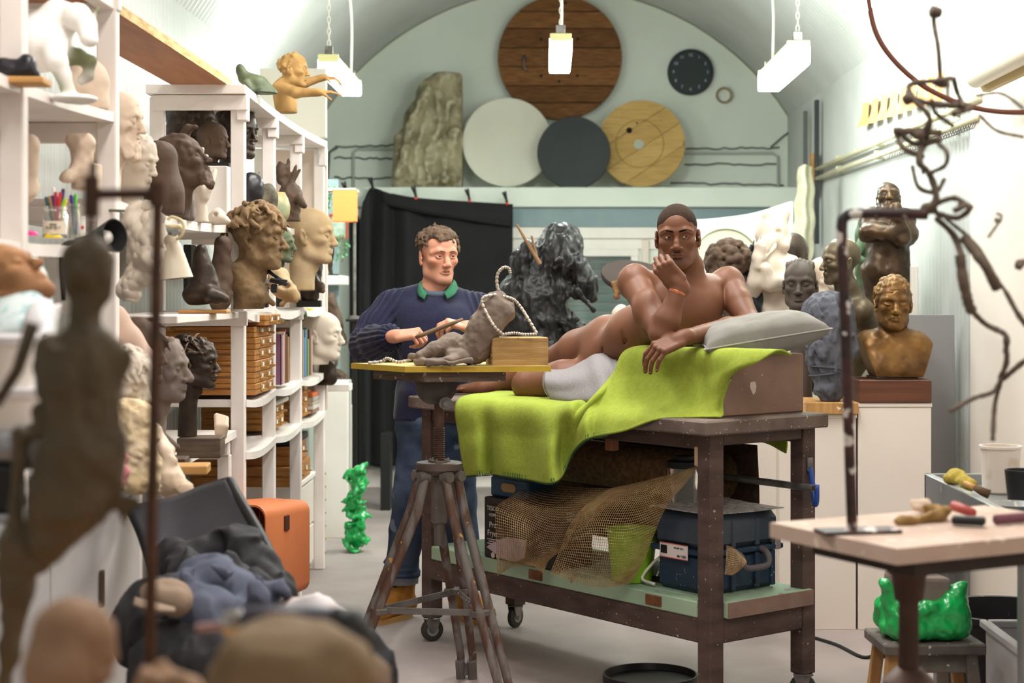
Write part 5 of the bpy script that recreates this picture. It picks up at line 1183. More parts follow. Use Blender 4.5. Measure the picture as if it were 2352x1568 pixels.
blob('pale plaster head form behind the horse, half hidden by the post', 'plaster_form', [('e', q(200, 185, 4.75), (.06, .06, .065), .02), ('c', q(200, 185, 4.75), q(205, 235, 4.75), .05, .06), ('c', q(185, 200, 4.70), q(178, 215, 4.70), .02, .014)], m_plasterw, floor=1.976)
blob('pale fallen plaster scraps under the horse\'s hooves', 'plaster_scrap', [('c', q(190, 238, 4.35), q(225, 246, 4.4), .02, .012), ('e', q(205, 246, 4.37), (.035, .03, .012), .01)], m_plaster, floor=1.968)
blob('gnarled pale plaster foot standing on the middle left shelf', 'foot_sculpture', [('c', q(190, 330, 4.6), q(188, 385, 4.6), .032, .03, .02), ('c', q(185, 390, 4.6), q(155, 408, 4.55), .026, .018, .015), ('e', q(172, 322, 4.6), (.022, .02, .018), .01), ('c', q(160, 322, 4.58), q(178, 332, 4.58), .010, .012), ('e', q(160, 400, 4.55), (.012, .012, .010), .006), ('c', q(190, 385, 4.6), q(195, 420, 4.62), .022, .024)], m_plasterw, noise=((.006, 30, 2),), floor=1.745)
mk('plaster_block', b2(P(186, 440, 4.72), P(214, 372, 4.62), .004), m_plasterw, label='small pale plaster block beside the gnarled foot', cat='block')
blob('pale rippled plaster fragment at the far left of the middle shelf', 'plaster_form', [('c', q(60, 330, 4.3), q(72, 420, 4.3), .03, .022, .02), ('c', q(50, 340, 4.3), q(55, 440, 4.3), .03, .03)], m_plasterw, noise=((.008, 24, 2),))
# pens in jars and odds and ends on the pen shelf
m_glass = M('jar_glass_clear', '#eef0ea', .04, trans=.92)
def jar(px, y0, y1, r, d, label):
    c = P(px, y1, d); hgt = (y1-y0)*d/FPX; t = thing('glass_jar', label, 'jar', c)
    mk('glass', lathe([(.001, 0), (r, .0), (r*1.02, .006), (r*1.02, hgt*.68), (r*.86, hgt*.80), (r*.86, hgt*.86), (r*.92, hgt*.88), (r*.92, hgt), (r*.84, hgt), (r*.80, hgt*.80), (r*.95, hgt*.66), (r*.95, .008), (.001, .008)], c, 28), m_glass, t, smooth=True, auto=40)
    return t, c, hgt
dj = 4.35; t, c, hg = jar(128, 474, 547, .033, dj, 'wide glass jar of coloured pens with a cream label')
G = [[c+np.array([.0345*math.sin(a), -.0345*math.cos(a), z]) for a in np.linspace(-.9, 1.1, 7)] for z in (.010, .044)]
mk('jar_label', thick(loft(G, 3, 16), .0006), M('cream_label', '#e8dcc8', .7), t, label='cream paper label')
for k, (b_, z) in enumerate((('FINE', .034), ('DUE GUT', .026))): text('label_text', b_, .0095, c+np.array([.004, -.0362, z]), np.stack([np.array([1., 0, 0]), Z_, np.array([0, -1., 0])], 1), m_black, t)
t2, c2, hg2 = jar(171, 468, 547, .016, dj+.13, 'narrow glass jar of purple and green pens behind the wide jar')
pens = [('#1d5a5e', 105, 452, c, 'teal'), ('#a8814f', 113, 450, c, 'brass tipped'), ('#3a2466', 120, 449, c, 'violet'), ('#e7e3de', 122, 430, c, 'white'), ('#b0343f', 128, 440, c, 'crimson'), ('#3b2a66', 146, 433, c, 'dark purple'), ('#e0479f', 137, 450, c, 'hot pink'), ('#7ec62e', 148, 455, c, 'lime green'), ('#cf3a3a', 139, 441, c, 'red'), ('#e9d23d', 152, 456, c, 'yellow'), ('#4b2f86', 163, 447, c2, 'purple, in the narrow jar'), ('#5fbf33', 174, 445, c2, 'bright green, in the narrow jar'), ('#2b3f9a', 168, 452, c2, 'blue, in the narrow jar')]
for hx, px, py, cc, cn in pens:
    top = P(px, py, cc[1]+RNG.uniform(-.012, .012)); bot = cc+np.array([(top[0]-cc[0])*-.15+RNG.uniform(-.006, .006), RNG.uniform(-.006, .006), .009])
    t = thing('pen', cn+' pen standing in a glass jar' if 'narrow' not in cn else cn.split(',')[0]+' pen standing in the narrow glass jar', 'pen', bot, 'pens in the jars')
    ax = unit(top-bot); mp = M('pen_'+hx[1:], hx, .35)
    mk('barrel', tube([bot, bot+ax*.002, top-ax*.035], [.001, .0042, .0042], 10), m_white if cn == 'white' else mp, t, smooth=True, auto=50)
    mk('cap', tube([top-ax*.037, top-ax*.004, top], [.0054, .005, .003], 10), mp, t, smooth=True, auto=50)
wt = thing('white_tube', 'white glue stick with a printed label beside the pen jars', 'glue stick', P(189, 548, 4.58))
mk('body', cyl(P(189, 548, 4.58), P(189, 497, 4.58), .0085, n=18, bev=.002), m_white, wt, smooth=True, auto=40)
mk('red_seal', cyl(P(189, 522, 4.571), P(189, 522, 4.5695), .005, n=12), M('seal_red', '#d0524b', .6), wt)
mk('blue_foot', cyl(P(189, 548, 4.58)+(0, 0, .0005), P(189, 543, 4.58), .0088, n=18), M('seal_blue', '#4a56a0', .6), wt)
blob('bright pink pencil sharpener lying on the pen shelf', 'sharpener', [('c', q(66, 538, 4.12), q(78, 540, 4.12), .010, .010, .004), ('c', q(60, 544, 4.12), q(84, 544, 4.12), .007, .007, .004)], M('hot_pink', '#e2418e', .4), noise=(), vox=.0025, cat='sharpener', floor=1.592)
blob('yellow crumpled putty lump on the pen shelf', 'putty', [('e', q(125, 546, 4.3), (.020, .015, .008), .004), ('e', q(112, 545, 4.3), (.012, .012, .007), .004)], M('yellow_putty', '#e3c52b', .6), noise=((.003, 60, 2),), vox=.0025, cat='putty', floor=1.592)
# lamps: black cone lamp, cream enamel lamp with coiled flex
def cone_lamp(label, apex, mouth, r0, r1, mo, mi, name='work_lamp'):
    t = thing(name, label, 'lamp', apex); ax = unit(mouth-apex); L = np.linalg.norm(mouth-apex)
    mk('shade', lathe([(r0, 0), (r0*1.1, .01), (r1, L), (r1-.003, L), (r0*.9, .012)], apex, 32, ax, closed=True), mo, t, smooth=True, auto=40)
    mk('socket', lathe([(.001, -.05), (r0*.8, -.05), (r0*.9, .005), (.001, .012)], apex, 20, ax), mo, t, smooth=True, auto=40)
    mk('bulb', lathe([(.001, .0), (.016, .01), (.022, .03), (.016, .05), (.001, .056)], apex+ax*.012, 18, ax), mi, t, smooth=True); return t, ax
a, b = P(210, 552, 4.35), P(270, 548, 4.24)
t, ax = cone_lamp('black metal cone work lamp clipped on the pen shelf, pointing right', a, a+unit(np.array([.75, -.42, .12]))*.085, .020, .045, m_black, m_white)
mk('arm', tube(cr([a, P(150, 560, 4.35), P(140, 600, 4.3), P(146, 690, 4.3)], 16), .006, 8), m_black, t, smooth=True)
t, ax = cone_lamp('cream enamel work lamp with chipped shade, hanging below the bridging shelf', P(392, 560, 5.2), P(401, 640, 5.2), .030, .058, M('cream_enamel', '#d6cbb6', .4, col2='#c5b79e', scale=8, speck=('#8b6a42', 12, .70)), m_white)
mk('coiled_flex', tube(cr([P(392, 520, 5.2)+.03*np.array([math.sin(k*1.1), math.cos(k*1.1), -.012*k+.05]) for k in range(14)], 90), .0055, 7), M('cream_flex', '#d5c49c', .6), t, smooth=True)
mk('loop_flex', tube(cr([P(392, 555, 5.2), P(418, 540, 5.18), P(420, 510, 5.18), P(395, 498, 5.2), P(385, 505, 5.2)], 24), .005, 7), M('cream_flex', '#d5c49c', .6), t, smooth=True)
mk('clamp', cyl(P(378, 528, 5.15), P(402, 534, 5.10), .012, n=16), M('grey_clamp', '#8b8d88', .4, .5), t, smooth=True, auto=40)
# big torn plaster relief
G = [[q(300, 470, 4.62), q(335, 465, 4.6), q(372, 470, 4.58)], [q(285, 525, 4.6), q(325, 520, 4.54), q(378, 530, 4.54)], [q(292, 575, 4.6), q(330, 580, 4.52), q(375, 600, 4.54)], [q(300, 620, 4.6), q(330, 625, 4.55), q(360, 640, 4.56)], [q(276, 660, 4.6), q(300, 665, 4.57), q(325, 655, 4.58)], [q(285, 690, 4.6), q(300, 692, 4.58), q(312, 690, 4.6)]]
V, F = loft(G, 60, 44); V[:, 1] += .020*vnoise(V, 26, 3); V[:, 0] += .006*vnoise(V+5, 40, 2)
mk('plaster_fragment', thick((V, F), .012), m_plaster, smooth=True, label='ragged white plaster relief fragment hanging by the grey pipe stand', cat='sculpture')
mk('hanging_rod', tube([P(252, 483, 4.8), P(322, 486, 4.62)], .004, 8), M('green_rod', '#6f715a', .6), label='thin greenish rod holding the plaster fragment to the post', cat='rod')
mk('white_board', b2((-1.62, 5.35, 1.38), (-1.52, 5.42, 1.56), .004), m_white, label='small white board below the plaster fragment', cat='board')
mk('grey_board', box(P(292, 605, 5.2), (.11, .01, .17), rot(0, 25, 0), .002), M('grey_card', '#857d72', .7), label='tilted grey card behind the plaster fragment', cat='card')
# ---- middle and lower shelves of the long unit
def clay_extra(S, T, R, s):
    S.chain([T(-.06, .06, -.13), T(-.02, .02, -.22), T(.05, .03, -.30)], [.04*s, .05*s, .03*s], .03)
    S.cone(T(-.05, .07, -.15), T(-.10, .10, -.22), .014, .012, .02).cone(T(0, .0, -.20), T(.0, -.06, -.25), .02, .01, .02)
t = bust('large rough ochre clay portrait head with swept hair, before the shelf posts', 592, 545, 6.62, 1.06, 82, m=m_clayexp, hair=[('locks', 90, dict(length=.06, r=.010, down=.05, zmin=.03, lift=1.06)), ('locks', 40, dict(length=.05, r=.009, down=-.4, zmin=.05, lift=1.04))], floor=1.385, extra=clay_extra, seed=9, noise=((.004, 34, 2), (.003, 14, 1)), old=.5, cheek=1.15, vox=.0042)
bust('smooth beige bald head facing right at the far end of the long shelf', 713, 540, 8.1, 1.14, 84, m=m_claylt, floor=1.46, noise=((.0008, 15, 1),), neck=.18, nose=1.02, vox=.005)
w = lambda x, y, d: P(x, y, d)
blob('dark bronze bust with a lowered head and sweeping arm, on black blocks', 'bust', [('e', w(712, 605, 8.3), (.055, .06, .06), .02), ('c', w(712, 620, 8.3), w(712, 680, 8.3), .06, .045, .03), ('c', w(708, 630, 8.3), w(735, 660, 8.2), .035, .022, .02), ('c', w(735, 655, 8.2), w(741, 668, 8.18), .02, .015), ('c', w(695, 640, 8.3), w(690, 665, 8.3), .035, .03), ('e', w(722, 612, 8.25), (.02, .02, .014), .01)], m_bronze, floor=1.41, base=(w(710, 698, 8.3)*np.array([1, 1, 0])+(0, 0, 1.378), (.12, .10, .034)), noise=((.006, 24, 2),))
bust('dark green head looking right, between the ochre clay head and the beige head', 640, 560, 7.6, .70, 88, m=m_greenpat, floor=1.385, base=(.06, .06, .06), noise=((.003, 30, 2),))
bust('tiny brown head on a black block', 601, 655, 6.95, .34, 75, m=m_claydk, floor=1.388, base=(.055, .055, .045), vox=.004, noise=())
blob('twisted buff clay mask lying on the shelf edge', 'mask', [('c', w(640, 640, 7.3), w(672, 680, 7.2), .05, .035, .02), ('e', w(650, 662, 7.25), (.06, .04, .04), .02), ('c', w(668, 685, 7.2), w(650, 698, 7.2), .02, .012), ('-e', w(655, 655, 7.2), (.025, .02, .02), .01), ('c', w(678, 668, 7.18), w(684, 680, 7.18), .016, .010)], m_claylt, floor=1.39, noise=((.010, 24, 2),))
blob('small brown animal head at the near end of the second shelf', 'animal_head', [('e', w(568, 672, 6.85), (.022, .03, .026), .01), ('c', w(570, 675, 6.85), w(578, 690, 6.83), .018, .010), ('c', w(562, 660, 6.85), w(558, 652, 6.85), .008, .005)], m_claydk, floor=1.388, vox=.004)
blob('white mask edge showing beside the post', 'mask', [('e', w(686, 620, 8.1), (.028, .03, .065), .01), ('c', w(693, 615, 8.08), w(697, 628, 8.06), .010, .008)], m_plasterw, floor=1.4, noise=())
dv = thing('desk_lamp', 'black gooseneck lamp with a clamp in front of the shelf posts', 'lamp', w(640, 655, 6.7))
mk('gooseneck', tube(cr([w(596, 615, 6.75), w(612, 602, 6.7), w(618, 620, 6.68), w(600, 632, 6.68), w(596, 600, 6.66), w(620, 625, 6.62), w(645, 642, 6.6)], 40), .007, 8), m_black, dv, smooth=True)
mk('clamp', join(box(w(640, 648, 6.6), (.07, .03, .016), rot(0, 12, 0), .003), box(w(630, 662, 6.6), (.022, .03, .035), None, .004), tube([w(622, 640, 6.58), w(660, 645, 6.58)], .005, 6), tube([w(640, 654, 6.57), w(656, 652, 6.57)], .004, 6)), m_black, dv)
# seated bronze figures in the lower bay by the end frame
sb = lambda x, y, d=6.2: P(x, y, d)
blob('seated dark bronze woman seen from behind on a wooden base', 'figurine', [('e', sb(462, 580), (.026, .026, .032), .01), ('c', sb(463, 605), sb(468, 650), .036, .05, .02), ('c', sb(445, 625), sb(450, 665), .020, .018), ('c', sb(482, 620), sb(490, 655), .018, .016), ('e', sb(468, 672), (.06, .055, .035), .02), ('c', sb(440, 680), sb(500, 680), .034, .03), ('c', sb(485, 678, 6.15), sb(515, 684, 6.15), .03, .02)], m_bronze, floor=1.386, base=((P(470, 0, 6.2)[0], 6.2, 1.3725), (.18, .12, .0135)), basem=m_pine, vox=.0045)
blob('tall dark carved form behind the seated woman', 'carving', [('c', sb(512, 560, 6.5), sb(506, 640, 6.5), .03, .04), ('c', sb(506, 640, 6.5), sb(505, 690, 6.5), .04, .045), ('e', sb(518, 590, 6.5), (.022, .025, .05), .02)], m_claydk, floor=1.372, noise=((.008, 20, 2),))
mk('dark_board', box(P(436, 620, 6.6), (.03, .10, .20), None, .003), m_black, label='dark upright board left of the seated woman', cat='board')
mk('end_shelf', b2((-1.62, 5.6, 1.345), (-1.25, 6.74, 1.372), .003), m_shelfp, label='white shelf board holding the seated bronze woman', cat='shelf')
# twig-crowned grey head, pot and dark stone in the upper bays
blob('gnarled dark head crowned with twigs behind the slim posts', 'head_sculpture', [('e', w(668, 450, 7.9), (.055, .06, .07), .02), ('c', w(668, 460, 7.9), w(665, 505, 7.9), .045, .05), ('c', w(688, 455, 7.85), w(697, 470, 7.83), .02, .014), ('c', w(650, 415, 7.9), w(642, 375, 7.9), .014, .006), ('c', w(662, 415, 7.9), w(662, 365, 7.9), .010, .003), ('c', w(668, 415, 7.9), w(684, 370, 7.9), .010, .003), ('c', w(672, 418, 7.9), w(690, 390, 7.9), .009, .003), ('e', w(645, 400, 7.9), (.025, .03, .05), .02)], m_claydk, floor=1.79, noise=((.008, 26, 2),))
blob('mottled dark stone head form left of the twig-crowned head', 'head_sculpture', [('e', w(612, 455, 7.4), (.05, .05, .07), .02), ('c', w(612, 460, 7.4), w(610, 500, 7.4), .05, .055), ('c', w(600, 420, 7.4), w(594, 395, 7.4), .008, .003)], M('mottled_stone', '#6d6656', .8, col2='#393226', scale=20, bump=.5, bscale=40), floor=1.745, noise=((.008, 26, 2),))
blob('black rounded wax form at the near end of the upper bay', 'wax_form', [('e', w(578, 430, 7.0), (.05, .06, .06), .02), ('c', w(575, 430, 7.0), w(575, 480, 7.0), .05, .05)], M('black_wax', '#1d1b20', .35), floor=1.75)
pt = thing('glazed_pot', 'small cream and ochre glazed pot between the slim posts', 'pot', P(640, 492, 7.75))
mk('bowl', lathe([(.001, 0), (.04, .0), (.052, .03), (.055, .07), (.045, .10), (.03, .13), (.001, .132)], (P(640, 492, 7.75)[0], 7.75, 1.79), 24), M('ochre_glaze', '#c9ad74', .3, col2='#8c9a7c', scale=12), pt, smooth=True)
# shallow wooden drawers with brass pulls stacked on the shelves
def case(x0, x1, y0, y1, z0, z1, label, group, clasp=1):
    t = thing('wooden_case', label, 'box', ((x0+x1)/2, (y0+y1)/2, z0), group)
    mk('body', b2((x0, y0, z0), (x1, y1, z1), .003), m_boxw, t)
    mk('lid_line', b2((x0-.001, y0-.001, (z0+z1)/2-.001), (x1+.001, y1+.001, (z0+z1)/2+.001), 0), M('dark_seam', '#5d3717', .7), t)
    mk('finger_groove', b2((x0+.06, y0-.0015, (z0+z1)/2+.004), (x1-.05, y0+.001, (z0+z1)/2+.007), 0), M('dark_seam', '#5d3717', .7), t)
    for k in range(2):
        yy = y0+(y1-y0)*(.3+.4*k); c = np.array([x1, yy, (z0+z1)/2])
        if clasp: mk('brass_clasp', join(cyl(c+(0, 0, -.008), c+(.028, 0, -.008), .006, n=10), box(c+(.002, 0, .004), (.004, .022, .03), None, .001), cyl(c+(.028, -.012, -.008), c+(.028, .012, -.008), .005, n=8)), m_brass, t, smooth=True, auto=40)
        mk('paper_tab', b2((x1, yy+.03, (z0+z1)/2-.012), (x1+.002, yy+.07, (z0+z1)/2+.012), 0), m_white, t)
    return t
ordn = 'lowest second third fourth fifth sixth'.split()
for k in range(6): case(-1.64, -1.232-(k % 2)*.004, 7.0, 7.45, 1.0165+k*.0485, 1.0165+k*.0485+.047, 'brown wooden drawer case with brass clasps, %s in the tall stack' % ordn[k], 'wooden cases in the tall stack')
case(-1.55, -1.20, 7.05, 7.455, 1.309, 1.355, 'brown wooden drawer case shifted out on top of the tall stack', 'wooden cases in the tall stack')
for k in range(2): case(-1.62, -1.29, 7.75, 8.12, .802+k*.058, .802+k*.058+.056, '%s brown wooden case of the pair under the tall stack' % ('lower', 'upper')[k], 'wooden cases under the tall stack')
mk('flat_board', b2((-1.62, 7.72, .9195), (-1.27, 8.14, .94), .002), M('greyish_board', '#cfc7bd', .6), label='pale flat board lying on the upper pair of wooden cases', cat='board')
for k in range(3): case(-1.55, -1.27, 8.33, 8.80, .802+k*.058, .802+k*.058+.056, 'honey brown wooden case, %s of the three in the last bay' % ('lowest', 'middle', 'topmost')[k], 'wooden cases in the last bay')
# white drawer chest and wide cases on it
ch = thing('drawer_chest', 'low white chest of two drawers on the floor under the long shelf', 'cabinet', (-1.46, 8.85, FL))
mk('carcass', b2((-1.62, 8.55, FL+.05), (-1.30, 9.12, .44), .004), m_white, ch); mk('top', b2((-1.63, 8.53, .44), (-1.275, 9.14, .468), .004), m_white, ch)
for z0, z1 in ((FL+.06, .185), (.195, .425)): mk('drawer', b2((-1.302, 8.58, z0), (-1.282, 9.10, z1), .004), m_cream, ch)
for y in (8.6, 9.05): mk('foot', b2((-1.36, y, FL), (-1.31, y+.05, FL+.05), .003), m_pine, ch)
for k in range(2): case(-1.80, -1.30+.02*(1-k), 8.35+.06*k, 8.95, .4685+k*.10, .4685+k*.10+.098, '%s of two wide wooden cases standing on the white chest' % ('lower', 'upper')[k], 'wide wooden cases on the white chest')
bx = thing('black_case', 'flat black case lying on the wide wooden cases', 'case', (-1.5, 8.7, .667))
mk('shell', b2((-1.72, 8.42, .6675), (-1.29, 8.95, .705), .006), m_black, bx); mk('rail', b2((-1.72, 8.40, .705), (-1.29, 8.43, .72), .003), m_steel, bx)
for x in (-1.44, -1.33): mk('knob', lathe([(.001, 0), (.016, 0), (.018, .02), (.012, .042), (.001, .045)], (x, 8.5, .705), 16), m_black, bx, smooth=True)
# column of clasps on a narrow board at the chest corner
cc = thing('clasp_board', 'narrow wooden strip with brass clasps standing at the corner of the white chest', 'rack', (-1.27, 9.35, FL))
mk('strip', b2((-1.285, 9.30, FL), (-1.25, 9.33, .48), .003), m_boxw, cc)
for k in range(7): mk('brass_clasp', join(cyl((-1.265, 9.30, .0+k*.073), (-1.265, 9.262, .0+k*.073), .007, n=10), cyl((-1.28, 9.262, .0+k*.073), (-1.235, 9.262, .0+k*.073), .006, n=10)), m_brass, cc, smooth=True, auto=40)
S = Solid(); g = random.Random(4)
for k in range(26): 
    z = FL+.02+k*.019; S.ell((-1.262+.135+g.uniform(-.03, .03), 9.75+g.uniform(-.04, .04), z), (g.uniform(.04, .07), g.uniform(.03, .05), g.uniform(.016, .030)), rot(g.uniform(-40, 40), g.uniform(-40, 40), 0), .01)
V, F, _ = S.mesh(.007, noise=[(.012, 22, 2), (.014, 20, 2, (1, 1, 1))], clip=[((0, 0, FL+.001), (0, 0, -1))])
mk('plastic_bundle', (V, F), M('green_plastic', '#12a34c', .25, coat=.5, bump=.4, bscale=30), smooth=False, label='tall crumpled bundle of bright green plastic by the white chest', cat='plastic')
# books
cols_ = ['#2a2623', '#7a6a5e', '#b08f7a', '#4f7aa8', '#6d9ac0', '#4f5b3a', '#7fa04c', '#5b3b2d', '#8f6a62', '#c9a89a']
wd = ['black', 'taupe', 'buff', 'blue', 'pale blue', 'olive', 'green', 'brown', 'dusty pink', 'pale pink']
y = 8.32
for k in range(10):
    t_ = RNG.uniform(.026, .05); hgt = RNG.uniform(.19, .27); d_ = RNG.uniform(.16, .20); m1 = M('book_'+str(k), cols_[k], .6)
    t = thing('book', '%s spined book standing in the last bay, %s from the near post' % (wd[k], 'first second third fourth fifth sixth seventh eighth ninth tenth'.split()[k]), 'book', (-1.33, y+t_/2, 1.016), 'books in the last bay')
    mk('cover', join(b2((-1.24-d_, y, 1.0165), (-1.24, y+.003, 1.0165+hgt), 0), b2((-1.24-d_, y+t_-.003, 1.0165), (-1.24, y+t_, 1.0165+hgt), 0), b2((-1.243, y, 1.0165), (-1.24, y+t_, 1.0165+hgt), 0)), m1, t)
    mk('pages', b2((-1.24-d_+.004, y+.003, 1.02), (-1.244, y+t_-.003, 1.0165+hgt-.004), 0), M('page_edges', '#d8cbb4', .8), t); y += t_+.004
y = 7.78
for k, (cx_, cn) in enumerate((('#7b4d63', 'plum'), ('#c9a0a0', 'rose'), ('#d9c7ad', 'cream'), ('#8d3f2c', 'rust'), ('#5d4632', 'dark brown'), ('#a06a3c', 'tan'))):
    t_ = RNG.uniform(.03, .055); hgt = RNG.uniform(.22, .28)
    t = thing('book', '%s spined book right behind the tall stack of wooden cases' % cn, 'book', (-1.36, y+t_/2, 1.016), 'books behind the tall stack')
    mk('cover', join(b2((-1.46, y, 1.0165), (-1.25, y+.003, 1.0165+hgt), 0), b2((-1.46, y+t_-.003, 1.0165), (-1.25, y+t_, 1.0165+hgt), 0), b2((-1.253, y, 1.0165), (-1.25, y+t_, 1.0165+hgt), 0)), M('bookb_'+str(k), cx_, .6), t)
    mk('pages', b2((-1.455, y+.003, 1.02), (-1.254, y+t_-.003, 1.0165+hgt-.004), 0), M('page_edges', '#d8cbb4', .8), t); y += t_+.004
for k in range(5):
    z = .802+.058*3+.001+k*0; 
    z = .8025+k*.022; mk('magazine', b2((-1.45, 8.84, z), (-1.25+.004*(k % 2), 9.08, z+.020), .002), M('magazine_'+str(k), ('#8d6a5a', '#cfc6ba', '#b9aa9c', '#a79f94', '#c7673a')[k], .6), label='%s of the lying magazines in the last bay' % ('lowest brown', 'second pale', 'third buff', 'fourth grey', 'topmost orange')[k], cat='magazine', group='lying magazines')
mk('green_ball', lathe([(.036*math.sin(a), -.036*math.cos(a)) for a in np.linspace(.01, 3.13, 12)], (-1.25, 8.38, 1.337), 20), m_greenpat, smooth=True, label='small dark green ball on top of the standing books', cat='ball')
mk('yellow_slab', box((-1.30, 8.70, 1.335), (.09, .36, .014), rot(8, 0, 0), .002), M('yellow_wood', '#d9b04c', .6), label='thin yellow wood slab lying over the standing books', cat='slab')
# ---- low shelf portraits
ZL = .876
bust('grey clay head of an old man with a hooked nose, on the low shelf', 366, 845, 5.3, .90, 84, m=m_greyclay, old=1.0, nose=1.25, nosew=1.2, floor=ZL, neckr=1.1, noise=((.004, 30, 2),), hair=[('curls', 40, .012, dict(zmin=.0, ymin=.0))], seed=5, vox=.0042, base=(.15, .15, .02), basem=m_pine)
bust('dark bronze woman\'s head with braided hair tied in a topknot, on a wooden block', 449, 832, 5.8, .76, 84, m=m_bronze, lips=1.35, nosew=1.15, hair=[('locks', 70, dict(length=.05, r=.007, down=-.1, zmin=.04)), ('bun', (-.01, .06, .112), (.03, .03, .022)), ('curls', 40, .009, dict(zmin=.07, ymin=.0))], neck=.17, neckr=.8, seed=12, vox=.0038, floor=ZL, base=(.15, .13, .07, .02), basem=M('dark_block', '#6b5a49', .6, col2='#4d3f33', scale=10, stretch=(1, 1, 8)))
bust('dark haired clay head half hidden behind the grey old man', 322, 808, 5.0, .80, 70, m=m_claydk, hair=[('cap', 1.04), ('locks', 80, dict(length=.08, r=.008, zmin=-.02, down=.5))], floor=ZL, seed=14)
for x, y_, w_, h_, lb2, mm in ((425, 1021, .15, .028, 'pale pine board lying on the low shelf below the old man\'s head', m_pine), (395, 1008, .10, .03, 'short dark wooden block behind the pale pine board', m_claydk)):
    c = P(x, y_, 5.25 if mm is m_pine else 5.45); mk('wood_offcut', box((c[0], c[1], ZL+.002+h_/2+(0 if mm is m_pine else .0)), (w_, .12, h_), rot(0, 0, 6), .003), mm, label=lb2, cat='wood')
S = Solid(); 
for k in range(4): S.chain([P(498+k*7, 955+2*k, 6.45), P(500+k*6, 978, 6.42), P(500+k*5, 1002, 6.45)], [.012, .0125, .011], .004)
V, F, _ = S.mesh(.004); mk('fist_sculpture', (V, F), m_plasterw, smooth=True, label='small cream plaster fist behind the wooden block of the dark head', cat='sculpture')
blob('brown clay toe fragment on the low shelf edge', 'toe_fragment', [('c', P(375, 1005, 4.95), P(402, 1028, 4.9), .016, .014), ('e', P(404, 1029, 4.9), (.012, .012, .010), .005)], m_claydk, noise=(), vox=.003)
# pale plaster figures by the grey worktop
u = lambda x, y, d=4.7: P(x, y, d)
blob('smooth pinkish plaster shoulder behind the clay standing figure', 'torso', [('c', u(270, 750, 4.9), u(320, 830, 4.9), .04, .05, .03), ('c', u(285, 790, 4.9), u(300, 900, 4.9), .055, .06), ('e', u(270, 740, 4.9), (.03, .03, .05), .02)], M('pinkish_plaster', '#c9ab98', .7, bump=.2, bscale=40), floor=.905, noise=((.003, 12, 2),))
bust('white plaster portrait head with swept hair and stern face, behind the pipe stand', 288, 880, 4.62, .82, 60, 8, m=m_plaster, hair=[('locks', 110, dict(length=.06, r=.008, zmin=-.02, down=.3))], floor=.905, old=.7, seed=16, vox=.0042)
blob('rough cream plaster torso fragment on the worktop edge', 'plaster_form', [('c', u(285, 950, 4.5), u(300, 1050, 4.5), .035, .055, .02), ('e', u(275, 940, 4.5), (.022, .02, .02), .01), ('c', u(310, 960, 4.5), u(330, 1060, 4.5), .05, .05), ('c', u(300, 1050, 4.5), u(320, 1095, 4.5), .06, .06)], M('cream_plaster', '#e2cfae', .8, col2='#d2b98f', scale=10, bump=.5, bscale=36), floor=.905, noise=((.012, 34, 3),))
blob('reclining white plaster figure tumbling off the worktop end', 'plaster_figure', [('c', u(345, 1000, 4.85), u(365, 1060, 4.85), .036, .05, .03), ('c', u(365, 1060, 4.85), u(395, 1110, 4.8), .045, .042, .02), ('c', u(330, 1040, 4.85), u(345, 1110, 4.8), .03, .03), ('c', u(385, 1090, 4.8), u(425, 1125, 4.75), .03, .022), ('c', u(372, 1030, 4.82), u(398, 1062, 4.8), .018, .014), ('e', u(338, 985, 4.85), (.03, .03, .028), .02)], m_plasterw, noise=((.008, 22, 3),))
blob('crumpled pink cloth lump on the grey worktop', 'cloth_lump', [('e', u(262, 1075, 4.2), (.032, .04, .036), .015), ('c', u(225, 1090, 4.15), u(262, 1085, 4.2), .028, .03), ('e', u(270, 1052, 4.22), (.022, .03, .02), .01)], M('pink_cloth', '#d98d90', .9, bump=.3, bscale=40), floor=.905, noise=((.014, 30, 2),), cat='cloth')
# ---- grey base cabinet with worktop along the left
m_greycab = M('grey_cabinet', '#c4bfbd', .45, col2='#b6b0ae', scale=1.5)
cb_ = thing('base_cabinet', 'long pale grey base cabinet with worktop at the lower left', 'cabinet', (-1.5, 3.5, FL))
mk('worktop', b2((-1.85, 2.0, .872), (-1.185, 4.92, .9045), .004), M('worktop_grey', '#8f9296', .4, col2='#7f8286', scale=3), cb_)
mk('carcass', b2((-1.84, 2.0, FL+.08), (-1.225, 4.90, .871), .003), m_greycab, cb_); mk('plinth', b2((-1.84, 2.0, FL), (-1.26, 4.9, FL+.08), .003), m_black, cb_)
for k, (y0, y1) in enumerate(((4.02, 4.895), (3.13, 4.01), (2.24, 3.12))):
    dr = mk('door', b2((-1.224, y0, FL+.09), (-1.204, y1, .862), .003), m_greycab, cb_)
    if k < 2: mk('handle', box((-1.196, y0+.43-.12*k, .655), (.012, .016, .10), None, .004), M('bronze_handle', '#6b5a4b', .35, .7), dr)
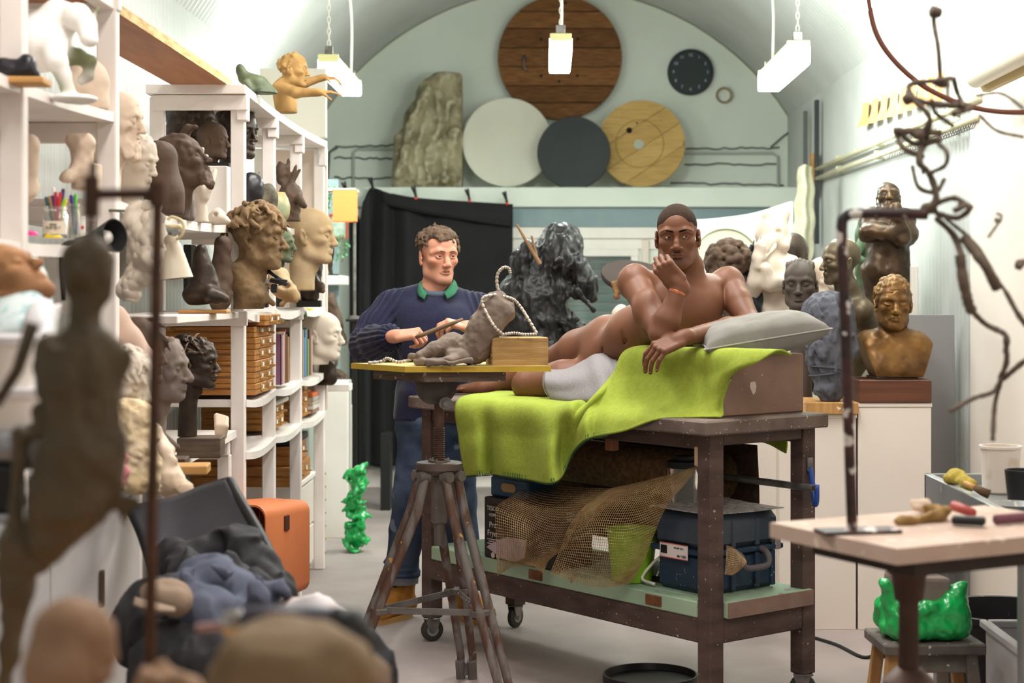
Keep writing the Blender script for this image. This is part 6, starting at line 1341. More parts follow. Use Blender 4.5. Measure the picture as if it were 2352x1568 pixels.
# clutter on the worktop at the far left
m_bagw = M('white_bag', '#d9d6d6', .5, col2='#c6c2c4', scale=5, bump=.4, bscale=18)
bgp = lambda x, y, d: P(x, y, d)
G = [[bgp(20, 830, 3.0), bgp(70, 720, 3.05), bgp(110, 690, 3.1), bgp(135, 700, 3.2)], [bgp(40, 880, 2.95), bgp(85, 790, 2.95), bgp(120, 760, 3.0), bgp(140, 780, 3.15)], [bgp(50, 960, 2.95), bgp(90, 890, 2.93), bgp(122, 870, 2.97), bgp(142, 880, 3.1)], [bgp(40, 1110, 3.0), bgp(90, 1060, 2.95), bgp(125, 1040, 3.0), bgp(145, 1040, 3.15)]]
V, F = loft(G, 36, 36); V = V+.010*np.stack([vnoise(V, 16, 2), vnoise(V+3, 16, 2), vnoise(V+7, 16, 2)], 1)
pbg = thing('plastic_bag', 'white plastic bag printed with grey capital letters on the worktop', 'bag', P(95, 1060, 3.0))
mk('film', thick((V, F), .003), m_bagw, pbg, smooth=True)
RT = np.stack([unit((.93, .25, .30)), unit((-.30, -.1, .95)), np.cross(unit((.93, .25, .30)), unit((-.30, -.1, .95)))], 1)
for b_, x, y_ in (('SYS', 82, 790), ('ONS', 92, 832)): text('lettering', b_, .034, P(x, y_, 2.90), RT, M('grey_print', '#6b6769', .6), pbg, label='grey printed letters')
G = [[bgp(-40, 640, 3.3), bgp(40, 600, 3.35), bgp(78, 592, 3.4), bgp(95, 610, 3.5)], [bgp(-40, 720, 3.2), bgp(45, 690, 3.2), bgp(90, 665, 3.25), bgp(112, 660, 3.4)], [bgp(-40, 790, 3.15), bgp(50, 765, 3.12), bgp(98, 740, 3.18), bgp(122, 735, 3.35)], [bgp(-40, 900, 3.2), bgp(50, 880, 3.15), bgp(98, 860, 3.2), bgp(124, 840, 3.35)]]
V, F = loft(G, 30, 36); V[:, 1] += .012*vnoise(V, 14, 2)
mk('patterned_cloth', thick((V, F), .004), M('pale_print_cloth', '#d5e0de', .9, col2='#a9c6c6', scale=34, ramp=(.52, .6)), smooth=True, label='pale blue-green patterned cloth draped over the brown head at the left edge', cat='cloth')
bust('brown clay head lying face up in the patterned cloth at the left edge', 22, 652, 3.28, .70, 70, -50, m=M('terracotta_clay', '#a9794f', .7, col2='#8f6340', scale=9, bump=.3, bscale=40), neck=0, noise=((.004, 20, 2),))
for (x, y_, d, r, h_, lb2) in ((10, 905, 2.85, .055, .085, 'upper white plastic tub in the stack at the left edge'), (25, 1010, 2.85, .06, .075, 'lower white plastic tub in the stack at the left edge')):
    c = P(x, y_, d); t = thing('plastic_tub', lb2, 'tub', c, 'white tubs at the left edge')
    mk('tub', lathe([(.001, 0), (r*.88, 0), (r, h_), (r*.94, h_), (.001, h_*.97)], c, 28), m_white, t, smooth=True, auto=40); mk('lid', lathe([(.001, h_), (r*1.06, h_), (r*1.06, h_+.014), (r*.98, h_+.018), (.001, h_+.016)], c, 28), m_bagw, t, smooth=True, auto=40)
gr = thing('bench_grinder', 'grey and black bench tool at the left edge below the tubs', 'tool', P(30, 1100, 2.8))
c = P(20, 985, 2.8)
mk('motor', cyl(c+(-.09, 0, -.03), c+(.028, 0, -.03), .03, n=24, bev=.004), M('tool_grey', '#9fa1a5', .35, .6), gr, smooth=True, auto=40)
mk('drum', cyl(c+(.030, 0, -.03), c+(.046, 0, -.03), .038, n=28, bev=.004), m_black, gr, smooth=True, auto=40)
mk('stand', b2(c+(-.06, -.03, -.14), c+(.02, .03, -.06), .006), m_black, gr); mk('foot_plate', b2(c+(-.09, -.05, -.155), c+(.05, .05, -.14), .003), M('tool_grey', '#9fa1a5', .35, .6), gr)
# ---- far left corner: pedestal, lampshade, frame, ivy
pd = thing('white_pedestal', 'tall white pedestal at the end of the long shelf carrying the dark curly mask', 'plinth', (-1.365, 10.75, FL))
mk('body', b2((-1.48, 10.64, FL), (-1.27, 10.88, .70), .004), m_white, pd); mk('top_board', b2((-1.485, 10.635, .70), (-1.265, 10.885, .715), .003), m_white, pd)
bust('dark brown curly mask sculpture tilted upside down on the white pedestal', 768, 882, 10.75, .72, 70, 20, m=m_claydk, hair=[('curls', 120, .020, dict(ymin=-.08, lift=1.08))], base=(.15, .10, .012), floor=.716, seed=22, noise=((.006, 24, 2),))
bust('white plaster face with closed eyes facing right at the end of the long shelf', 738, 768, 9.0, 1.10, 82, m=m_plaster, eyes='closed', floor=1.06, neck=.05, noise=((.001, 12, 1),))
blob('dark bronze neck form below the white plaster face', 'bronze_form', [('c', P(752, 835, 9.15), P(745, 875, 9.15), .045, .05), ('c', P(760, 840, 9.1), P(760, 870, 9.1), .03, .035)], m_bronze, floor=.94)
mk('end_ledge', b2((-1.36, 9.22, .90), (-1.10, 9.36, .94), .003), m_white, label='small white ledge on the far end of the long shelf below the white face', cat='ledge')
blob('slim brown standing figure behind the white plaster face', 'figurine', [('e', P(760, 692, 10.4), (.04, .04, .05), .02), ('c', P(762, 705, 10.4), P(775, 750, 10.4), .045, .035, .02), ('c', P(775, 750, 10.4), P(790, 785, 10.4), .03, .02), ('c', P(765, 750, 10.4), P(762, 830, 10.4), .035, .04)], m_claydk, floor=.90, noise=((.008, 20, 2),))
mk('figure_stand', b2((-1.44, 10.3, FL), (-1.24, 10.5, .90), .003), m_white, label='narrow white plinth under the slim brown figure', cat='plinth')
bust('small white plaster head on the alcove shelf', 745, 595, 10.8, .62, 60, m=m_plaster, floor=1.561, noise=())
blob('thin dark figurine on the alcove shelf', 'figurine', [('e', P(762, 570, 10.75), (.018, .018, .02), .01), ('c', P(760, 580, 10.75), P(757, 605, 10.75), .022, .016), ('c', P(757, 605, 10.75), P(762, 634, 10.75), .014, .010)], m_bronze, floor=1.561, base=(P(758, 640, 10.75)*np.array([1, 1, 0])+(0, 0, 1.561), (.11, .08, .01)), vox=.004)
lp = thing('lampshade', 'glowing orange square lampshade in front of the black curtain', 'lamp', P(792, 510, 10.4))
m_orange = M('orange_shade', '#e88a4a', .8, emit=.35)
a, b = P(765, 437, 10.4), P(820, 509, 10.4); w_ = b[0]-a[0]; zc = (a[2]+b[2])/2; h_ = a[2]-b[2]
sq = [(-.5, -.5), (.5, -.5), (.5, .5), (-.5, .5)]; Rz = rot(0, 0, 8); cx0 = (a[0]+b[0])/2
V = np.array([[*(Rz@np.array([x*w_*f, y_*w_*f, 0])+np.array([cx0, 10.4, 0]))[:2], zc+s_*h_/2] for f in (1, .97) for s_ in (-1, 1) for x, y_ in sq]); F = []
for i in range(4): j = (i+1) % 4; F += [(i, j, 4+j, 4+i), (8+j, 8+i, 12+i, 12+j), (4+i, 4+j, 12+j, 12+i), (j, i, 8+i, 8+j)]
mk('shade', (V, F), m_orange, lp)
mk('trim', tube([V[4+i]+(0, 0, .001) for i in range(4)], .004, 6, closed=True), m_cream, lp); mk('stem', join(cyl((cx0+.06, 10.4, 1.30), (cx0+.06, 10.4, zc-.06), .01, n=10), cyl((cx0+.06, 10.4, zc-.06), (cx0+.06, 10.4, zc-.02), .025, n=12)), m_steel, lp); mk('lamp_foot', lathe([(.001, 0), (.04, 0), (.04, .012), (.012, .02), (.001, .02)], (cx0+.06, 10.4, 1.2885), 20), m_steel, lp)
ds = thing('dark_stand', 'narrow dark stand under the orange lampshade', 'stand', (cx0+.06, 10.4, FL)); mk('top', b2((cx0+.01, 10.35, 1.27), (cx0+.11, 10.45, 1.288), .003), m_dkbase, ds); mk('column', b2((cx0+.045, 10.385, FL), (cx0+.075, 10.415, 1.27), .003), m_dkbase, ds)
fr_ = thing('picture_frame', 'small red framed picture below the orange lampshade', 'picture', P(780, 545, 10.9))
c = P(778, 520, 10.92); m_red = M('red_frame', '#a5482e', .5)
mk('frame', join(*[box(c+(x, 0, z), s_, None, .003) for x, z, s_ in ((-.055, 0, (.014, .016, .16)), (.055, 0, (.014, .016, .16)), (0, .075, (.12, .016, .014)), (0, -.075, (.12, .016, .014)))]), m_red, fr_)
mk('picture', box(c+(0, .004, 0), (.10, .004, .14), None, .001), M('pale_print', '#b7c6b9', .6, col2='#7fa08a', scale=20), fr_)
for nm, cx_, cy_, n_, lb2 in (('ivy', 752, 455, 46, 'trailing green ivy beside the far end of the shelf top'), ('ivy', 787, 572, 40, 'trailing ivy strand hanging below the red picture frame')):
    lv = []; g = random.Random(cx_)
    for k in range(n_):
        c = P(cx_+g.uniform(-15, 16), cy_+g.uniform(-28, 30), 10.6+g.uniform(-.06, .06)); Rr = rot(g.uniform(-50, 50), g.uniform(-40, 40), g.uniform(0, 360)); L = .022
        lv.append(xf((np.array([[0, 0, 0], [L*.5, .004, L*.4], [0, .002, L], [-L*.5, .004, L*.4]]), [(0, 1, 2), (0, 2, 3)]), Rr, c))
    t = thing(nm, lb2, 'plant', P(cx_, cy_+30, 10.6)); o = mk('foliage', join(*lv), M('ivy_green', '#5d9a62', .5, col2='#3d7a48', scale=30), t); o['kind'] = 'stuff'
    mk('stem', tube(cr([P(cx_, cy_-34, 10.6), P(cx_+6, cy_, 10.58), P(cx_-2, cy_+30, 10.6)], 12), .003, 5), M('ivy_stem', '#4b5a33', .7), t)
mk('wall_shelf', b2((-1.50, 10.55, 2.10), (-1.22, 10.75, 2.115), .002), M('pale_pink_shelf', '#e9d8c9', .5), label='thin pale shelf above the ivy at the far left', cat='shelf')
# ---- black curtain on clips
dc = 12.84; xs = [803, 812, 826, 836, 850, 866, 884, 905, 935, 980, 1030, 1080, 1130, 1178]; ty = [447, 450, 505, 460, 432, 433, 440, 447, 455, 460, 465, 466, 467, 471]; dy = [0, -.05, .03, -.10, .02, .03, -.04, .02, -.03, .02, -.02, .02, 0, 0]
top = [P(x, y_, dc+k) for x, y_, k in zip(xs, ty, dy)]
rows = []
for f in np.linspace(0, 1, 7): rows.append([np.array([p_[0], p_[1]+(.05*math.sin(i*2.1) if i < 9 else .025*math.sin(i*1.7))*min(1, f*3), p_[2]*(1-f)+.10*f]) for i, p_ in enumerate(top)])
V, F = loft(rows, 50, 120)
cu = thing('black_curtain', 'black cloth backdrop hung on clips behind the standing sculptor', 'curtain', P(990, 1080, dc))
m_cur = M('black_cloth', '#121113', .85, col2='#1b191b', scale=3, sheen=.1)
mk('cloth', thick((V, F), .006), m_cur, cu, smooth=True)
G = [[P(900, 445, dc-.03), P(960, 455, dc-.05), P(1060, 462, dc-.04), P(1178, 469, dc-.03)], [P(880, 452, dc-.05), P(965, 478, dc-.09), P(1060, 490, dc-.07), P(1176, 500, dc-.05)], [P(890, 470, dc-.05), P(960, 486, dc-.07), P(1040, 500, dc-.06), P(1174, 520, dc-.04)]]
mk('folded_top', thick(loft(G, 12, 60), .006), m_cur, cu, smooth=True)
for x, y_, rd in ((795, 442, 0), (856, 432, 0), (955, 452, 1), (1078, 458, 1), (1164, 464, 1)):
    c = P(x, y_, dc-.04); t = thing('clip', 'black spring clip holding the curtain, %s from the left' % {795: 'first', 856: 'second', 955: 'third', 1078: 'fourth', 1164: 'fifth'}[x], 'clip', c, 'curtain clips')
    mk('jaw', join(box(c, (.022, .03, .03), None, .004), tube([c+(0, -.01, .01), c+(-.03, -.03, .075)], .009, 8), tube([c+(0, .01, .01), c+(-.012, .02, .085)], .008, 8)), m_black, t)
    if rd: mk('red_tip', box(c+(.004, -.018, -.012), (.022, .012, .018), None, .003), M('clip_red', '#e0402a', .4), t)
mk('dark_flight_case', b2(P(880, 1208, 11.6)+(-.02, 0, 0), P(902, 990, 11.8), .004), m_black, label='tall narrow black case on the floor behind the sculptor', cat='case')
# ---------------------------------------------------------------- on the ledge and end wall
LZ = 2.2755
def disc_frame(tilt): return np.stack([np.array([1., 0, 0]), rot(tilt, 0, 0)@Z_, -(rot(tilt, 0, 0)@np.array([0, 1., 0]))], 1)
def chord_poly(r, y0, y1, n=14):
    """strip of a disc of radius r between heights y0 and y1"""
    y0, y1 = max(y0, -r*.9995), min(y1, r*.9995); f = lambda y: math.sqrt(max(r*r-y*y, 0)); ys = np.linspace(y0, y1, n)
    return [(f(y), y) for y in ys]+[(-f(y), y) for y in ys[::-1]]
m_plank = [M('old_plank_%d' % k, c, .8, col2=c2, scale=7, stretch=(1.2, 1, 12), bump=.4, bscale=30, speck=('#2f1d10', 9, .71)) for k, (c, c2) in enumerate((('#8f6238', '#6d4524'), ('#835730', '#5f3b1e'), ('#99693c', '#744a27')))]
wd_ = thing('wooden_disc', 'big round disc of weathered brown planks on the end wall', 'disc', P(1286, 275, 13.66))
c = P(1286, 133, 13.68); R_ = disc_frame(0); r = .512; ys = [-.55, -.372, -.232, -.075, .08, .24, .38, .55]
for k in range(7): mk('plank', prism(chord_poly(r, ys[k]+.004, ys[k+1]-.004), .036+.003*(k % 3), R_, c), m_plank[k % 3], wd_)
mk('backing', prism(chord_poly(r*.99, -r, r, 40), .012, R_, c+(0, .022, 0)), M('dark_gap', '#2a1a0f', .9), wd_)
for x, y in ((1243, 90), (1327, 90), (1243, 174), (1326, 174), (1284, 187)): mk('bolt_hole', cyl(P(x, y, 13.645), P(x, y, 13.66), .011, n=14), M('hole_dark', '#1c120b', .9), wd_)
mk('metal_hook', tube(cr([P(1204, 128, 13.64), P(1203, 140, 13.63), P(1204, 155, 13.64), P(1211, 160, 13.64)], 12), .010, 8), m_steel, wd_, smooth=True)
def plain_disc(name, label, px, py, rp, d, m, tilt=-4, thk=.03):
    c = P(px, py, d); r = rp*d/FPX; w_ = rot(tilt, 0, 0)@np.array([0, -1., 0])
    return mk(name, lathe([(.001, -thk/2), (r-.004, -thk/2), (r, -thk/2+.004), (r, thk/2-.004), (r-.004, thk/2), (.001, thk/2)], c, 72, w_), m, smooth=True, auto=30, label=label, cat='disc'), c, r, w_
plain_disc('painted_disc', 'cream white round disc standing on the ledge left of the dark one', 1165, 327, 103, 13.42, M('cream_disc', '#e4e2d2', .5, col2='#dbd8c6', scale=2))
plain_disc('painted_disc', 'small charcoal round disc standing on the ledge in front of the others', 1318, 351, 84, 13.25, M('charcoal_disc', '#2e3335', .6, col2='#363b3d', scale=3))
pd_ = thing('pale_disc', 'pale yellow wooden disc with a round hole, right of the charcoal disc', 'disc', P(1473, 430, 13.42))
c = P(1473, 330, 13.42); r = .354; q_ = math.radians(33); R_ = disc_frame(-4)@np.array([[math.cos(q_), -math.sin(q_), 0], [math.sin(q_), math.cos(q_), 0], [0, 0, 1]])
m_pal = [M('pale_plank_%d' % k, cc, .6, col2=c2, scale=5, stretch=(1, 1, 10), speck=('#8a6a36', 16, .72)) for k, (cc, c2) in enumerate((('#cda862', '#bb9450'), ('#d5b06a', '#c29c58')))]
ys = [-.37, -.20, -.03, .14, .37]
for k in range(4): mk('plank', prism(chord_poly(r, ys[k]+.002, ys[k+1]-.002), .03, R_, c), m_pal[k % 2], pd_)
fw = R_@np.array([0, 0, 1.]); fw = fw if fw[1] < 0 else -fw
mk('hole', cyl(P(1467, 332, 13.42)+fw*.0165, P(1467, 332, 13.42)+fw*.012, .039, n=28), M('hole_pale', '#b9c1b4', .8), pd_, label='pale round centre hole')
for x, y, rr in ((1445, 300, .024), (1498, 353, .018), (1425, 360, .008), (1463, 283, .008)): mk('hole', cyl(P(x, y, 13.42)+fw*.0165, P(x, y, 13.42)+fw*.013, rr, n=18), M('hole_dark', '#1c120b', .9), pd_, label='dark round hole')
mk('scribed_ring', tube([P(1469, 331, 13.42)+fw*.0155+(R_@np.array([.195*math.cos(t), .195*math.sin(t), 0])) for t in np.linspace(0, 2*math.pi, 48, False)], .0035, 6, closed=True), M('scribe', '#a07f42', .7), pd_)
# carved marble relief
S = Solid(); D_ = 13.40; z_ = lambda x, y, d=D_: P(x, y, d)
for a, b, ra, rb in (((1025, 190), (1035, 415), .12, .13), ((960, 260), (945, 415), .10, .15), ((990, 215), (990, 415), .13, .17), ((925, 320), (920, 415), .07, .08), ((1050, 185), (1048, 410), .05, .05)): S.cone(z_(*a), z_(*b), ra, rb, .04)
for pts in (((985, 205), (950, 270), (945, 330), (915, 400)), ((1005, 215), (1010, 290), (985, 350), (960, 415)), ((1030, 240), (1000, 320), (1000, 415)), ((960, 300), (985, 340), (1010, 330), (1040, 300)), ((1045, 300), (1025, 370), (1020, 415)), ((940, 290), (930, 350), (945, 410)), ((1000, 270), (970, 300), (955, 370))):
    S.chain([z_(x, y, D_-.13) for x, y in pts], [.030]*len(pts), .03)
for pts in (((970, 235), (955, 310), (930, 400)), ((1018, 230), (1022, 320), (1000, 400)), ((1040, 320), (1030, 400)), ((985, 280), (965, 350), (975, 410))): S.chain([z_(x, y, D_-.17) for x, y in pts], [.018]*len(pts), .03, None, True)
V, F, _ = S.mesh(.011, noise=[(.018, 9, 3)], clip=[((0, 0, LZ), (0, 0, -1)), (z_(1062, 300), (1, 0, 0)), (z_(900, 300), (-1, 0, 0)), ((0, 13.55, 0), (0, 1, 0)), (z_(990, 168), (0, 0, 1)), (z_(940, 225), (-.75, 0, .66))])
mk('carved_relief', (V, F), M('marbled_stone', '#a59a7c', .6, col2='#6d6348', scale=5, ramp=(.4, .62), bump=.3, bscale=20, edge=('#d3cdb4', .50, .57)), smooth=True, label='broken marbled stone relief of draped figures standing on the ledge', cat='sculpture')
# wall clock and wire ring
ck = thing('wall_clock', 'round black wall clock with pale numerals on the end wall', 'clock', P(1586, 166, 13.74)); c = P(1586, 166, 13.74)
mk('case', lathe([(.001, -.02), (.186, -.02), (.192, -.012), (.192, .012), (.186, .022), (.174, .022), (.172, .010), (.001, .010)], c, 64, (0, -1, 0)), M('clock_rim', '#20262a', .4), ck, smooth=True, auto=35)
mk('face', lathe([(.001, .0102), (.172, .0102), (.172, .011), (.001, .011)], c, 48, (0, -1, 0)), M('clock_face', '#30373a', .55), ck)
RF = np.stack([np.array([1., 0, 0]), Z_, np.array([0, -1., 0])], 1)
for k in range(1, 13):
    a = math.radians(90-30*k); text('numeral', str(k), .036, c+np.array([.142*math.cos(a), -.0115, .142*math.sin(a)]), RF, M('numeral_pale', '#b7d3df', .5), ck)
rn = thing('wire_ring', 'small brown ring of twine hanging on a nail right of the clock', 'ring', P(1663, 219, 13.74))
mk('coil', join(*[tube([P(1663, 219, 13.74)+np.array([(.055+.005*j)*math.cos(t), -.006*j, (.055+.004*j)*math.sin(t)]) for t in np.linspace(0, 2*math.pi, 26, False)], .006, 6, closed=True) for j in range(3)]), M('twine', '#a5977a', .8), rn, smooth=True)
mk('nail', cyl(P(1664, 203, 13.73), P(1664, 203, 13.77), .005, n=8), m_steel, rn)
# ---------------------------------------------------------------- plinths behind the bench
def plinth(x0, x1, y0, y1, z1, label, m=None, topm=None):
    t = thing('plinth', label, 'plinth', ((x0+x1)/2, (y0+y1)/2, FL)); mk('front_panel', b2((x0, y0, FL), (x1, y0+.012, z1-.02), .002), m or m_cream, t)
    mk('body', b2((x0+.002, y0+.0125, FL), (x1-.002, y1, z1-.02), .002), m or m_cream, t); mk('top', b2((x0-.004, y0-.004, z1-.019), (x1+.004, y1, z1), .003), topm or m or m_cream, t); return t
sx_ = lambda px, d: (px-CX)*d/FPX
m_plin = M('plinth_white', '#eae0d6', .5, col2='#e2d6ca', scale=1.2)
plinth(sx_(1971, 7.5), sx_(2139, 7.5), 7.5, 7.86, .95, 'right white plinth carrying the gilded bronze bust', m_plin)
plinth(sx_(1790, 7.5), sx_(1966, 7.5), 7.5, 7.86, .90, 'middle white plinth carrying the wrapped bust, behind the bench end', m_plin)
plinth(sx_(1690, 7.6), sx_(1784, 7.6), 7.6, 7.9, .88, 'narrow white plinth seen under the bench end, left of the other two', m_plin)
mk('wooden_board', b2((sx_(1850, 7.5), 7.47, .9005), (sx_(1969, 7.5), 7.84, .955), .004), M('pine_board', '#c0935a', .6, col2='#a87b45', scale=5, stretch=(8, 1, 1), speck=('#e0d3bf', 30, .68)), label='pale plastered wooden board on the middle plinth under the wrapped bust', cat='board')
wb2 = thing('plinth_block', 'dark reddish wooden block on the right plinth under the gilded bronze bust', 'block', (sx_(2055, 7.5), 7.65, .95))
mk('block', b2((sx_(1972, 7.5), 7.49, .9505), (sx_(2139, 7.5), 7.80, 1.055), .004), M('red_wood', '#6b3f2a', .5, col2='#54301f', scale=4, stretch=(.6, .6, 9)), wb2); mk('black_plate', b2((sx_(2015, 7.5), 7.52, 1.0555), (sx_(2112, 7.5), 7.76, 1.065), .002), m_dkbase, wb2)
# gilded bust
m_gild = M('gilded_bronze', '#7d5a2e', .42, .55, col2='#4f3418', scale=9, bump=.3, bscale=45, edge=('#b98f52', .51, .58))
bust('gilded bronze bust of a man with closed eyes on the right plinth', 2051, 696, 7.62, 1.0, -4, m=m_gild, eyes='closed', hair=[('curls', 190, .012, dict(front=.066, zmin=-.02)), ('locks', 60, dict(length=.035, r=.007, down=.4, zmin=.05, front=.068))], neck=.16, sh=(.15, .105, .235), floor=1.0655, seed=31, noise=((.003, 26, 2), (.004, 10, 1)), vox=.0042, clip=[(P(1990, 820, 7.6), (-.9, 0, -.35)), (P(2128, 830, 7.6), (.9, 0, -.4))], old=.3)
# grey panel leaning beside it, narrow pale post
mk('grey_leaning_board', xf(box((0, 0, 0), (.245, .015, 1.42), None, .002), rot(-2, 0, 0), (1.835, 7.93, .635)), M('grey_board', '#8f8d8c', .5, col2='#848282', scale=1.2), label='tall grey board leaning in the corner right of the gilded bust', cat='board')
mk('pale_post', b2((1.775, 8.05, FL), (1.808, 8.09, 1.58), .003), M('pale_post', '#d9d3ca', .6), label='narrow pale post standing behind the gilded bust', cat='post')
# wrapped bust
y_ = lambda px, py, d=7.55: P(px, py, d)
S = Solid(); S.ell(y_(1895, 725), (.085, .09, .10), None, .03).cone(y_(1893, 740), y_(1905, 840), .11, .085, .05).cone(y_(1876, 775), y_(1882, 805), .06, .06, .03).cone(y_(1905, 840), y_(1905, 895), .055, .07, .02).cone(y_(1925, 700), y_(1945, 800), .06, .05, .04)
for k in range(16):
    g = random.Random(k); a = y_(1862+g.uniform(0, 75), 700+g.uniform(0, 90), 7.46+g.uniform(0, .03)); S.cone(a, a+np.array([g.uniform(-.05, .05), g.uniform(-.01, .02), -g.uniform(.05, .14)]), .010, .006, .014)
V, F, _ = S.mesh(.0055, noise=[(.010, 12, 1), (.013, 15, 2, (1.2, 1.2, .5)), (.006, 34, 2, (1, 1, .6))], clip=[((0, 0, .9555), (0, 0, -1))])
wr = thing('wrapped_bust', 'bust wrapped in slate grey cloth and tied with cord, on the middle plinth', 'sculpture', y_(1905, 900))
mk('wrapping', (V, F), M('slate_wrap', '#5b5c64', .8, col2='#4b4c54', scale=6, bump=.4, bscale=60), wr, smooth=True)
mk('cord', join(*[tube([y_(1902, py)+np.array([(rr+.004)*math.cos(t), (rr+.004)*math.sin(t), .012*math.sin(t+py)]) for t in np.linspace(0, 2*math.pi, 24, False)], .004, 6, closed=True) for py, rr in ((846, .086), (856, .080))]), M('slate_cord', '#4a4b52', .8), wr, smooth=True)
# dark clay head with cornrows
def rows_(S, T, R, s):
    for k in range(7):
        x = -.055+k*.0183; pts = [(x*1.0, -.060+abs(x)*.5, .085-abs(x)*.45), (x*1.05, -.01, .118-abs(x)*.35), (x*1.0, .06, .100-abs(x)*.4)]
        S.chain([T(*p) for p in cr(pts, 7)], [.010*s]*7, .004*s)
bust('dark grey-brown clay head with cornrowed hair gazing left, above the pillow', 1838, 653, 7.9, 1.0, -14, m=M('dark_clay_face', '#51453c', .6, col2='#463b33', scale=8, bump=.2, bscale=45), lips=1.35, nosew=1.25, nose=.95, extra=rows_, floor=.9, neck=.16, noise=((.001, 15, 2),), vox=.0042, neckr=.95)
# white plaster half figure with shell-like head
x_ = lambda px, py, d=8.3: P(px, py, d); S = Solid()
S.cone(x_(1778, 640), x_(1776, 700), .125, .105, .05).cone(x_(1776, 700), x_(1776, 745), .115, .125, .04).cone(x_(1760, 745), x_(1755, 800), .08, .07, .03).cone(x_(1800, 745), x_(1805, 800), .08, .07, .03)
S.cone(x_(1775, 590), x_(1778, 640), .07, .12, .05).ell(x_(1775, 545), (.085, .085, .10), None, .03).cone(x_(1770, 530), x_(1765, 500), .06, .035, .03).cone(x_(1785, 540), x_(1806, 488), .05, .022, .02).cone(x_(1770, 525), x_(1800, 500), .04, .02, .02)
S.ell(x_(1790, 533, 8.2), (.026, .04, .022), None, .01, None, True).ell(x_(1757, 548, 8.2), (.018, .03, .016), None, .01, None, True)
S.cone(x_(1765, 560, 8.22), x_(1745, 610, 8.22), .034, .03, .02).cone(x_(1800, 565, 8.24), x_(1815, 545, 8.28), .03, .012, .02)
S.chain([x_(1738, 620, 8.28), x_(1728, 665, 8.2), x_(1738, 645, 8.15), x_(1742, 590, 8.12), x_(1748, 560, 8.14)], [.05, .042, .038, .032, .026], .02)
S.chain([x_(1812, 605, 8.28), x_(1812, 640, 8.18), x_(1770, 650, 8.12), x_(1760, 615, 8.10)], [.05, .042, .036, .03], .02)
hand(S, x_(1742, 602, 8.10), (.1, -.1, 1), (-.3, -.9, 0), .95, 1, curl=((25, 40, 25),)*4, k=.006)
V, F, _ = S.mesh(.006, noise=[(.009, 14, 2)], clip=[(x_(1776, 790), (0, 0, -1))])
t = thing('half_figure', 'white plaster half figure with folded arms and a shell-like hollow head', 'sculpture', x_(1776, 790)); mk('figure', (V, F), m_plaster, t, smooth=True); zb = x_(1776, 790)[2]; cb = x_(1776, 790)
mk('pedestal', b2((cb[0]-.17, 8.15, FL), (cb[0]+.17, 8.47, zb), .004), m_plin, t)
# dark hair and black shapes behind it, curly head, plastic drape
bust('dark head glimpsed behind the white half figure\'s shoulder', 1822, 590, 8.9, 1.0, 150, m=m_bronze, hair=[('cap', 1.05)], floor=FL+1.0, noise=((.003, 15, 2),), neck=.2, base=(.2, .2, .3))
bust('dark clay head of curls turned away, right of the reclining man', 1668, 612, 8.2, 1.0, -115, 10, m=m_claydk, hair=[('curls', 230, .017, dict(zmin=-.09, ymin=.2, front=-.2, lift=1.04))], neck=.12, seed=44, noise=((.004, 30, 2),), floor=.95, vox=.005)
S = Solid(); S.cone(P(1715, 610, 8.3), P(1708, 690, 8.3), .08, .12, .05).cone(P(1708, 690, 8.3), P(1715, 790, 8.3), .13, .12, .05).cone(P(1690, 640, 8.25), P(1680, 720, 8.2), .05, .06, .03).cone(P(1735, 575, 8.35), P(1735, 552, 8.35), .03, .022, .01)
V, F, _ = S.mesh(.007, noise=[(.012, 10, 1), (.022, 13, 2, (1.2, 1, .5))], clip=[((0, 0, .95), (0, 0, -1))])
m_bag = M('black_plastic_sheet', '#211f1f', .5, spec=.35, col2='#1a1818', scale=6, bump=.4, bscale=40, bdist=.008, coat=.15)
mk('draped_bust', (V, F), M('blue_black_plastic', '#23272d', .35, coat=.4, bump=.5, bscale=18, bdist=.01), smooth=True, label='bust under crumpled blue-black plastic between the curly head and the white figure', cat='sculpture')
plinth(sx_(1630, 8.3), sx_(1745, 8.3), 8.08, 8.5, .95, 'white plinth hidden behind the reclining man\'s shoulder', m_plin)
md = thing('round_mirror', 'round pale greenish disc leaning on the backdrop board behind the man\'s head', 'disc', P(1667, 668, 9.3)); c = P(1667, 600, 9.3)
mk('disc', lathe([(.001, -.008), (.185, -.008), (.185, .008), (.001, .008)], c, 56, (0, -1, .06)), M('pale_green_disc', '#dde1c6', .4), md, smooth=True, auto=30); mk('rim', tube([c+np.array([.185*math.cos(t), -.004, .185*math.sin(t)]) for t in np.linspace(0, 2*math.pi, 56, False)], .006, 8, closed=True), M('disc_rim', '#b9bda0', .5), md, smooth=True)
mk('easel_foot', b2((c[0]-.03, 9.33, FL), (c[0]+.03, 9.36, c[2]), .003), m_pine, md)
# white plaster group, green figure, bald bronze and arms-crossed torso
plinth(sx_(1880, 8.9), sx_(1975, 8.9), 8.75, 9.1, 1.18, 'white plinth behind the bald bronze, carrying the pale plaster heads', m_plin)
bust('pale plaster head with a mass of curls behind the bald bronze bust', 1932, 610, 8.9, 1.05, -40, m=m_plaster, hair=[('curls', 170, .018, dict(ymin=-.05))], floor=1.181, seed=51)
bust('second pale plaster head, lower and left of the curly one', 1893, 640, 8.95, .9, 30, m=m_plasterw, floor=1.181, hair=[('cap', 1.05)], seed=52)
def btorso(S, T, R, s):
    S.chain([T(0, .04, -.15), T(0, .10, -.30), T(.0, .12, -.45)], [.055*s, .095*s, .10*s], .04*s); S.cone(T(-.09, .08, -.26), T(.09, .08, -.26), .06*s, .06*s, .04*s); S.cone(T(0, .10, -.45), T(0, .05, -.58), .09*s, .06*s, .04*s)
